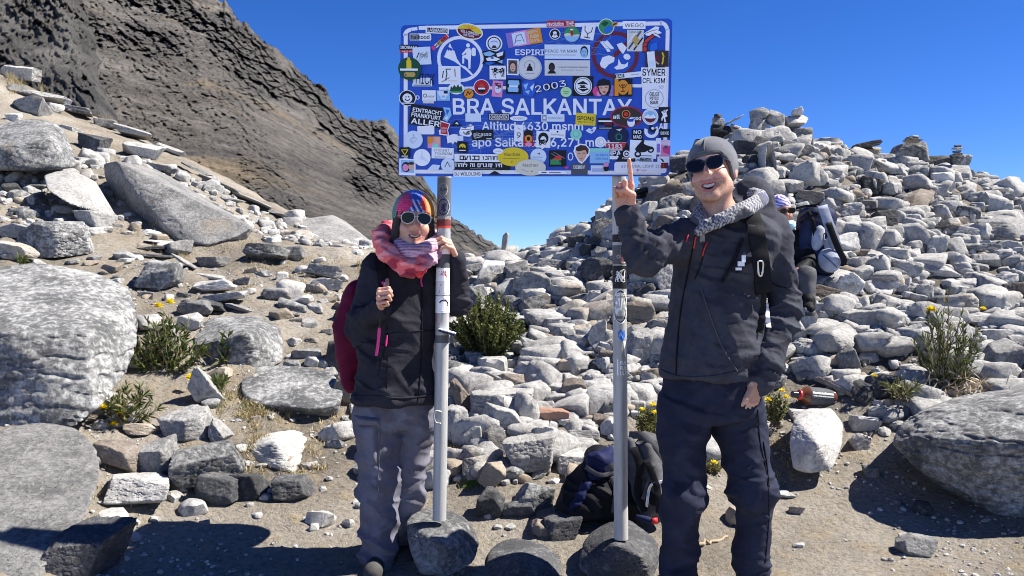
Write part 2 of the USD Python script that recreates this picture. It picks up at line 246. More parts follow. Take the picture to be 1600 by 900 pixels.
# ---------------------------------------------------------------- the mountain
RIDGE = np.array([(-900, -420), (-500, -330), (-200, -240), (0, -150), (150, -70), (250, -28), (335, -4), (347, 4), (352, 0), (372, 30), (378, 36), (384, 32), (396, 48), (420, 70), (432, 76), (450, 92), (470, 112), (490, 130), (497, 134), (505, 131), (514, 148), (522, 164), (540, 183), (556, 186), (575, 188), (592, 188), (602, 186), (612, 198), (622, 212), (640, 240), (665, 282), (690, 322), (708, 343), (725, 350), (745, 365), (765, 376), (785, 388), (800, 402), (830, 428), (860, 450), (900, 475), (1000, 490)], float)
def mountain_sheet(cols, ridge, d0, dr, py0, nt, amp, seed, buttress=0.0, outcrop=None):
    """A slope that rises from d0 to dr metres away; strata and ribs stand out of it, larger the farther they are."""
    t = np.linspace(0, 1, nt); C, T = np.meshgrid(cols, t)
    jag = np.interp(cols, ridge[:, 0], ridge[:, 1]); base = np.interp(np.linspace(cols[0], cols[-1], 400), cols, jag); base = np.interp(cols, np.linspace(cols[0], cols[-1], 400), gaussian_filter(base, 9.0, mode='nearest'))
    base = np.where(cols < cols[0] + 1, jag, base)
    top = base[None] + (jag - base)[None] * np.clip((T - .72) / .28, 0, 1) ** 2
    bot = np.maximum(py0, top + 30); PY = bot + (top - bot) * T
    D = d0 * (dr / d0) ** (T ** 1.1)
    a = math.radians(38); U = (C * math.cos(a) + PY * math.sin(a)); V = (-C * math.sin(a) + PY * math.cos(a))     # along and across the dipping strata
    W = D * .0
    warp = (fbm(np.stack([C / 70, PY / 70, W], -1), 3, seed + 1) - .5) * 50
    big = fbm(np.stack([U / 150, (V + warp) / 55, W], -1), 4, seed)
    def saw(lam, sh, wamp, k):                      # tilted beds: a long dip face, then a broken step
        w = (fbm(np.stack([U / (lam * 2.2), V / (lam * 1.3), W + k], -1), 4, seed + k) - .5) * wamp; t = (V * math.cos(sh) + U * math.sin(sh) + w) / lam; return t - np.floor(t)
    s1, s2, s3, s4 = saw(26, .10, 46, 31), saw(11, -.16, 22, 37), saw(17, 1.25, 36, 41), saw(5.5, .35, 9, 43)
    rid = s1; rid2 = .5 * s2 + .3 * s3 + .2 * s4
    chip = noise(np.stack([np.floor((U + warp) / 6 + 3 * noise(np.stack([U / 9, V / 9, W], -1), seed)), np.floor((V + warp * .5) / 3.5), W], -1) * 1.0 + .5, seed + 3)
    fine = fbm(np.stack([C / 5, PY / 4, W], -1), 4, seed + 2)
    mask = np.clip((fbm(np.stack([U / 80, (V + warp) / 32, W + 9], -1), 5, seed + 11) - .47) * 9 + .3, 0, 1)
    if outcrop is not None: mask = np.clip(outcrop(C, PY, mask, PY - np.interp(C, ridge[:, 0], ridge[:, 1])), 0, 1)
    edge = np.clip((1 - T) * 14, 0, 1)
    dd = D * amp * ((big - .5) * .8 + mask * ((rid - .5) * .34 + (s2 - .5) * .22 + (s3 - .5) * .26 + (s4 - .5) * .14 + (chip - .5) * .10) + (s3 - .5) * .05 + (s2 - .5) * .03 + (fine - .5) * (.26 + .16 * mask)) * np.clip(T * 8, 0, 1)
    D2 = D - dd * (.25 + .75 * edge)
    PY2 = PY - (rid2 - .5) * 7 * mask * np.clip((T - .9) * 10, 0, 1) - (fine - .5) * 6 * np.clip((T - .95) * 20, 0, 1)
    pts = np.stack([(C - 800) / F * D2, D2, CAMZ + (450 - PY2) / F * D2], -1)
    back = np.stack([pts[-1] + np.array([0, k, -.5 * k]) for k in (4.0, 40.0, 160.0)])
    pts = np.concatenate([pts, back]); mk_ = np.concatenate([mask] + [mask[-1:]] * 3)
    n, m = pts.shape[:2]; i = np.arange(n * m).reshape(n, m)
    f = np.vstack([np.stack([i[:-1, :-1].ravel(), i[:-1, 1:].ravel(), i[1:, 1:].ravel()], 1), np.stack([i[:-1, :-1].ravel(), i[1:, 1:].ravel(), i[1:, :-1].ravel()], 1)])
    return pts.reshape(-1, 3), f, np.stack([mk_.ravel(), np.full(n * m, buttress), np.zeros(n * m)], 1)
def crags(C, PY, m, below):
    """Bare rock in a band under the ridge, thinning downhill, and in the crag beside the sign."""
    band = np.clip(1.25 - below / (95 + 60 * np.clip((300 - C) / 200, 0, 1)), 0, 1); crag = np.exp(-((C - 590) / 60) ** 4 - ((PY - 245) / 58) ** 4); bare = np.exp(-((C - 455) / 70) ** 2 - ((PY - 180) / 22) ** 2)
    return np.clip(np.maximum(band * (.30 + 1.0 * m), crag * (.35 + .8 * m)) * (1 - .85 * bare) + .22 * m, 0, 1)
v, f, c = mountain_sheet(np.concatenate([np.arange(-900, 0, 14.), np.arange(0, 820, 2.0), np.arange(820, 1000, 12.)]), RIDGE, 20.0, 230.0, 470.0, 360, .115, 21, outcrop=crags)
solo('mountain', (v, f), 'mountain_look', 'brown-grey mountainside of scree with dark rock ribs', None, kind='structure', color=c, loc=np.zeros(3))
# the nearer buttress: rows of its own, rounding away from view along its right-hand edge
def buttress(rows=260, cols=330, seed=55):
    PYr = np.linspace(340, -330, rows); xr = np.interp(PYr[::-1], [-330, -60, 0, 75, 130, 165, 215, 340], [80, 104, 132, 150, 160, 172, 196, 300])[::-1]; xr = xr + (fbm(np.stack([PYr / 16, 0 * PYr, 0 * PYr], -1), 4, 3) - .5) * 16
    k = np.linspace(0, 1, cols) ** .75; C = -750 + (xr[:, None] + 750) * k[None]; PY = np.repeat(PYr[:, None], cols, 1); T = (340 - PY) / 670
    D = 19.5 * (60 / 19.5) ** np.clip(T, 0, 1) * (1 + .10 * np.clip((C - xr[:, None] + 40) / 40, 0, 1) ** 2); W = 0 * D; a = math.radians(52); U, V = C * math.cos(a) + PY * math.sin(a), -C * math.sin(a) + PY * math.cos(a); warp = (fbm(np.stack([C / 60, PY / 60, W], -1), 3, seed) - .5) * 40
    def saw(lam, sh, wamp, q): t = (V * math.cos(sh) + U * math.sin(sh) + (fbm(np.stack([U / (lam * 2), V / (lam * 1.2), W + q], -1), 4, seed + q) - .5) * wamp) / lam; return t - np.floor(t)
    mask = np.clip((fbm(np.stack([U / 60, (V + warp) / 30, W], -1), 4, seed + 4) - .42) * 5, .1, .8); fine = fbm(np.stack([C / 5, PY / 5, W], -1), 4, seed + 2); big = fbm(np.stack([C / 90, PY / 60, W], -1), 3, seed + 6)
    D = D - D * .075 * ((big - .5) * .7 + mask * ((saw(18, .1, 30, 3) - .5) * .34 + (saw(8, -.3, 14, 5) - .5) * .2 + (saw(12, 1.2, 24, 7) - .5) * .22) + (fine - .5) * .34)
    pts = np.stack([(C - 800) / F * D, D, CAMZ + (450 - PY) / F * D], -1); side = np.array([0, 0, CAMZ]) + (pts[:, -1:] - np.array([0, 0, CAMZ])) * 1.5 + np.array([-3.0, 0, -3.0]); pts = np.concatenate([pts, side], 1); mask = np.concatenate([mask, mask[:, -1:]], 1); n, m = pts.shape[:2]; i = np.arange(n * m).reshape(n, m)
    f = np.vstack([np.stack([i[:-1, :-1].ravel(), i[:-1, 1:].ravel(), i[1:, 1:].ravel()], 1), np.stack([i[:-1, :-1].ravel(), i[1:, 1:].ravel(), i[1:, :-1].ravel()], 1)]); return pts.reshape(-1, 3), f, np.stack([mask.ravel() * .45, np.full(n * m, .75), np.zeros(n * m)], 1)
v, f, c = buttress()
solo('rock_buttress', (v, f), 'mountain_look', 'grey-green rock buttress and scree at far left', None, kind='structure', color=c, loc=np.zeros(3))
# ---------------------------------------------------------------- rocks
_ICO = {k: trimesh.creation.icosphere(subdivisions=k) for k in (0, 1, 2, 3, 4, 5, 6)}
def from_planes(N, h, sub, p=22, amp=.04, freq=2.2, seed=0, crack=.02):
    d = np.asarray(_ICO[sub].vertices); r = np.maximum(d @ N.T, 1e-3) / h[None]
    v = d * ((r ** p).sum(1) ** (-1.0 / p))[:, None]
    o = seed * 3.71
    n = fbm(v * freq + o, 4, seed) - .5; g = 1 - np.abs(2 * fbm(v * freq * 1.7 + o + 5, 4, seed + 3) - 1); fine = fbm(v * freq * 6 + o, 3, seed + 7) - .5
    v = v * (1 + amp * 2 * n + amp * .7 * fine - crack * np.clip(g - .86, 0, 1) * 14)[:, None]
    return v, np.asarray(_ICO[sub].faces)
def rnd_rock(seed, sub=3, flat=1.0, planes=None, amp=.035, crack=.02, **kw):
    """An angular stone in the box -1..1: a skewed block with its corners struck off."""
    g = np.random.default_rng(seed); k = planes or g.integers(7, 13)
    B = np.vstack([np.eye(3), -np.eye(3)]) + g.normal(size=(6, 3)) * .22; B /= np.linalg.norm(B, axis=1, keepdims=True)
    N = g.normal(size=(k, 3)); N /= np.linalg.norm(N, axis=1, keepdims=True)
    h = np.concatenate([g.uniform(.74, 1.0, 6), np.abs(N).sum(1) * g.uniform(.52, .80, k)])
    v, f = from_planes(np.vstack([B, N]), h, sub, p=g.choice([50, 90, 140]), seed=seed, amp=amp, crack=crack, **kw)
    lo, hi = v.min(0), v.max(0); return (v - (lo + hi) / 2) / ((hi - lo) / 2), f
def hull_rock(pts, sub=5, p=30, amp=.03, freq=2.4, seed=0, crack=.007):
    """A rock that fills the hull of the given points (world)."""
    pts = np.asarray(pts, float); lo, hi = pts.min(0), pts.max(0); c, s = (lo + hi) / 2, (hi - lo) / 2
    q = (pts - c) / s; H = ConvexHull(q); E = np.unique(np.round(H.equations, 5), axis=0)
    m = q[H.vertices].mean(0); h = -(E[:, 3] + E[:, :3] @ m)
    v, f = from_planes(E[:, :3], h, sub, p, amp, freq, seed, crack)
    return (v + m) * s + c, f
def rotm(a, ax):
    c, s = math.cos(a), math.sin(a); return np.array({'x': [[1, 0, 0], [0, c, -s], [0, s, c]], 'y': [[c, 0, s], [0, 1, 0], [-s, 0, c]], 'z': [[c, -s, 0], [s, c, 0], [0, 0, 1]]}[ax])
STONES, MASK = [], np.zeros((900, 1600), bool)       # MASK: where a stone is already seen
def cover(cx, cy, w, h, k=.9):
    yy, xx = np.mgrid[max(0, int(cy - h)):min(900, int(cy + h) + 1), max(0, int(cx - w)):min(1600, int(cx + w) + 1)]
    if yy.size: MASK[yy, xx] |= ((xx - cx) / (w / 2 * k)) ** 2 + ((yy - cy) / (h / 2 * k)) ** 2 < 1
def place(cx, cy, w, h, D=None, sink=.10):
    D = D or hit(min(max(cx, -300), 1900), cy + h * .42) or 9.0
    return D
def rock(cx, cy, w, h, tone, label, roll=0.0, D=None, seed=None, catg='rock', name='rock', group=None, deep=None, sub=None, **kw):
    """A stone that fills the given box of the photograph, standing on the ground there."""
    seed = seed if seed is not None else int(cx * 7 + cy * 13) % 9973
    D = place(cx, cy, w, h, D); g = np.random.default_rng(seed + 5)
    a = math.radians(roll); W, H_ = w, h
    if roll:                                             # size before the roll
        c, s = abs(math.cos(a)), abs(math.sin(a)); k = c * c - s * s
        if abs(k) > .25: W, H_ = max((w * c - h * s) / k, .35 * w), max((h * c - w * s) / k, .25 * h)
    sub = sub or (3 if max(w, h) < 46 else 4 if max(w, h) < 100 else 5)
    v, f = rnd_rock(seed, sub, **kw); sx, sz = W * D / F / 2, H_ * D / F / 2; sy = deep or min(max(.5 * (sx + sz), .7 * sx), 1.2 * max(sz, .6 * sx))
    v = v * np.array([sx, sy, sz]) @ rotm(a, 'y').T
    c = P(cx, cy, D) + np.array([0, sy * .55, 0])
    cover(cx, cy, w, h)
    return solo(name, (v + c, f), MIX[tone], label, catg, smooth=30, group=group)
def cover_poly(poly):
    """Marks a convex outline of the photograph as taken."""
    poly = np.asarray(poly, float); H = ConvexHull(poly).equations; yy, xx = np.mgrid[0:900, 0:1600]
    MASK[(xx[..., None] * H[:, 0] + yy[..., None] * H[:, 1] + H[:, 2] < 0).all(-1)] = True
def big(pts, tone, label, name='boulder', catg='boulder', sub=5, group=None, p=30, **kw):
    pts = Ps(pts); v, f = hull_rock(pts, sub=sub, p=p, **kw); cover_poly(proj(pts))
    return solo(name, (v, f), MIX[tone], label, catg, smooth=36 if p > 20 else True, group=group)

# --- the great boulders, as hulls of points (photo x, photo y, distance)
big([(-120, 640, 5.0), (-120, 470, 5.2), (-60, 425, 5.5), (60, 412, 5.7), (150, 425, 5.8), (200, 450, 5.7), (215, 480, 5.5), (212, 540, 5.2), (190, 600, 5.0), (150, 645, 4.75), (120, 668, 4.7), (0, 690, 4.7), (-120, 700, 4.8), (20, 520, 4.75), (130, 520, 4.85), (-60, 520, 4.8), (215, 500, 6.4), (0, 430, 6.8), (-120, 500, 6.6)],
    'l', 'huge lichen-blotched boulder filling the left edge at middle height', amp=.038, freq=2.6, crack=.010, seed=2, p=110, sub=6)
big([(-160, 950, 3.4), (-160, 720, 4.2), (-40, 680, 4.5), (60, 658, 4.7), (120, 668, 4.65), (150, 700, 4.5), (158, 740, 4.3), (140, 800, 4.0), (95, 850, 3.85), (60, 930, 3.6), (0, 960, 3.4), (155, 720, 5.0), (-100, 690, 5.2), (60, 665, 5.1)],
    'g', 'broad pale smooth boulder in the bottom left corner', amp=.03, seed=4, p=50, crack=.012, sub=6)
big([(180, 250, 9.35), (200, 288, 9.15), (240, 335, 8.9), (276, 374, 8.65), (322, 384, 8.55), (360, 374, 8.65), (393, 356, 8.8), (160, 256, 9.75), (163, 280, 9.7), (180, 308, 9.55), (216, 346, 9.3), (264, 382, 9.05), (300, 396, 8.95), (330, 401, 8.9), (384, 380, 9.0), (222, 258, 10.1), (300, 300, 10.1), (392, 352, 9.8), (395, 364, 10.4), (250, 265, 11.2)],
    'g', 'long tilted slab with a dark underside on the left slope', amp=.012, seed=9, p=70, sub=6)
big([(66, 274, 9.0), (82, 268, 9.1), (110, 264, 9.2), (150, 284, 9.2), (160, 300, 9.1), (182, 338, 8.9), (170, 341, 8.75), (120, 322, 8.6), (105, 318, 8.55), (72, 296, 8.7), (150, 285, 10.0)],
    'p', 'pale wedge-shaped boulder just left of the long tilted slab', amp=.02, seed=12, p=36)
big([(-60, 270, 9.5), (-60, 200, 10), (0, 190, 10.1), (50, 182, 10.2), (92, 192, 10.2), (108, 215, 10), (122, 250, 9.7), (118, 264, 9.5), (60, 268, 9.2), (30, 262, 9.15), (0, 230, 9.2), (80, 215, 9.3), (100, 240, 11)],
    'l', 'rugged grey boulder with dark cracks at the left edge below the buttress', amp=.05, seed=15, p=20)
big([(298, 515, 6.3), (330, 494, 6.5), (400, 492, 6.6), (440, 512, 6.4), (446, 545, 6.2), (442, 568, 6.05), (405, 588, 5.9), (345, 592, 5.85), (308, 560, 6.0), (302, 540, 5.95), (385, 520, 5.8), (400, 500, 7.3)],
    'l', 'blocky boulder with a dark shaded face behind the yellow-flowered plant', amp=.03, seed=18, p=30)
big([(376, 590, 5.7), (400, 572, 5.9), (470, 570, 5.95), (525, 582, 5.8), (540, 605, 5.6), (530, 630, 5.4), (490, 640, 5.3), (440, 640, 5.35), (395, 632, 5.4), (376, 612, 5.5), (450, 660, 5.6), (530, 655, 5.5), (385, 650, 5.7), (450, 580, 6.5)],
    'l', 'low white-crusted boulder on the left of the woman, above the dry grass', amp=.035, seed=21, p=22)
big([(362, 690, 5.2), (400, 664, 5.5), (470, 662, 5.5), (495, 680, 5.3), (488, 700, 5.1), (462, 742, 4.75), (440, 738, 4.75), (400, 722, 4.85), (368, 705, 5.0), (430, 690, 4.85), (430, 670, 6.2)],
    'p', 'flat-topped pale rock with an undercut dark front, left of the woman', amp=.025, seed=24, p=26)
big([(1392, 690, 4.95), (1404, 664, 5.0), (1440, 642, 4.95), (1500, 636, 4.85), (1600, 628, 4.7), (1720, 640, 4.6), (1402, 690, 4.8), (1440, 680, 4.68), (1520, 690, 4.45), (1620, 690, 4.36), (1740, 700, 4.36), (1440, 738, 4.75), (1490, 762, 4.66), (1550, 800, 4.60), (1620, 826, 4.55), (1720, 830, 4.5), (1500, 618, 5.5), (1600, 604, 5.5), (1720, 612, 5.5), (1500, 620, 6.6), (1700, 620, 6.6), (1500, 800, 5.4), (1700, 840, 5.3)],
    'l', 'great rounded boulder at the right edge with a white-crusted top and dark belly', amp=.045, freq=2.8, crack=.014, seed=27, p=60, sub=6)
big([(1478, 600, 6.0), (1500, 575, 6.2), (1560, 565, 6.2), (1612, 600, 6.0), (1600, 640, 5.7), (1520, 645, 5.6), (1480, 630, 5.8), (1545, 570, 6.9)], 'l', 'boulder in half shade under the tall shrub on the right', seed=30, p=26)
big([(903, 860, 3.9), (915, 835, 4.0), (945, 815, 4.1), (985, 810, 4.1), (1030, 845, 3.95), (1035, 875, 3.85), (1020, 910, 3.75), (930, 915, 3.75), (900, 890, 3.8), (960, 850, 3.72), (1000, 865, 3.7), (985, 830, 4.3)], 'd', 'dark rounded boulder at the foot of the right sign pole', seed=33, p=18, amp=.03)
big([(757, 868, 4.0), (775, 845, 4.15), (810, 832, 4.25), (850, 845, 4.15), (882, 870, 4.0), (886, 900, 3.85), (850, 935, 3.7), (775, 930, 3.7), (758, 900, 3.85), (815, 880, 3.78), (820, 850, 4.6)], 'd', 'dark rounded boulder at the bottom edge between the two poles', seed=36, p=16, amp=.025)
big([(632, 815, 3.95), (648, 795, 4.05), (690, 790, 4.1), (735, 812, 4.02), (752, 850, 3.95), (742, 880, 3.85), (700, 905, 3.78), (655, 900, 3.78), (636, 860, 3.85), (690, 850, 3.72), (700, 800, 4.35)], 'l', 'rough brown and white boulder holding the left sign pole beside the woman', seed=39, p=18, amp=.045)
big([(1232, 690, 5.1), (1240, 650, 5.3), (1262, 637, 5.4), (1300, 637, 5.4), (1318, 662, 5.3), (1316, 700, 5.1), (1300, 735, 4.95), (1262, 742, 4.9), (1238, 735, 4.95), (1275, 690, 4.85), (1280, 650, 5.8)], 'p', 'speckled whitish block standing on the sand right of the man', seed=42, p=34, amp=.03)
big([(1262, 522, 6.4), (1275, 505, 6.6), (1300, 494, 6.7), (1330, 498, 6.6), (1345, 518, 6.4), (1340, 540, 6.2), (1320, 552, 6.1), (1285, 552, 6.1), (1265, 540, 6.25), (1300, 520, 6.0), (1300, 500, 7.1)], 'p', 'round white-topped boulder in the middle of the right-hand stones', seed=45, p=16)
big([(1524, 345, 8.1), (1545, 328, 8.4), (1590, 325, 8.4), (1640, 345, 8.2), (1640, 372, 7.9), (1600, 378, 7.75), (1540, 368, 7.8), (1570, 345, 7.8), (1590, 330, 9)], 'g', 'large grey block with a pale top high at the right edge', seed=48, p=30)
big([(1396, 312, 8.3), (1420, 298, 8.5), (1445, 286, 8.55), (1463, 300, 8.3), (1448, 325, 8.0), (1420, 333, 7.9), (1400, 328, 8.0), (1430, 305, 8.0), (1440, 292, 9)], 'b', 'big brownish block wedged in the upper right of the stone heap', seed=51, p=40)
big([(440, 352, 11.2), (470, 342, 11.4), (520, 335, 11.6), (570, 372, 11.2), (604, 396, 10.8), (600, 402, 10.3), (520, 402, 9.9), (470, 392, 10.0), (445, 370, 10.6), (540, 345, 12.6)], 'g', 'wide smooth grey rock face on the slope behind the woman', seed=54, p=30, amp=.02)

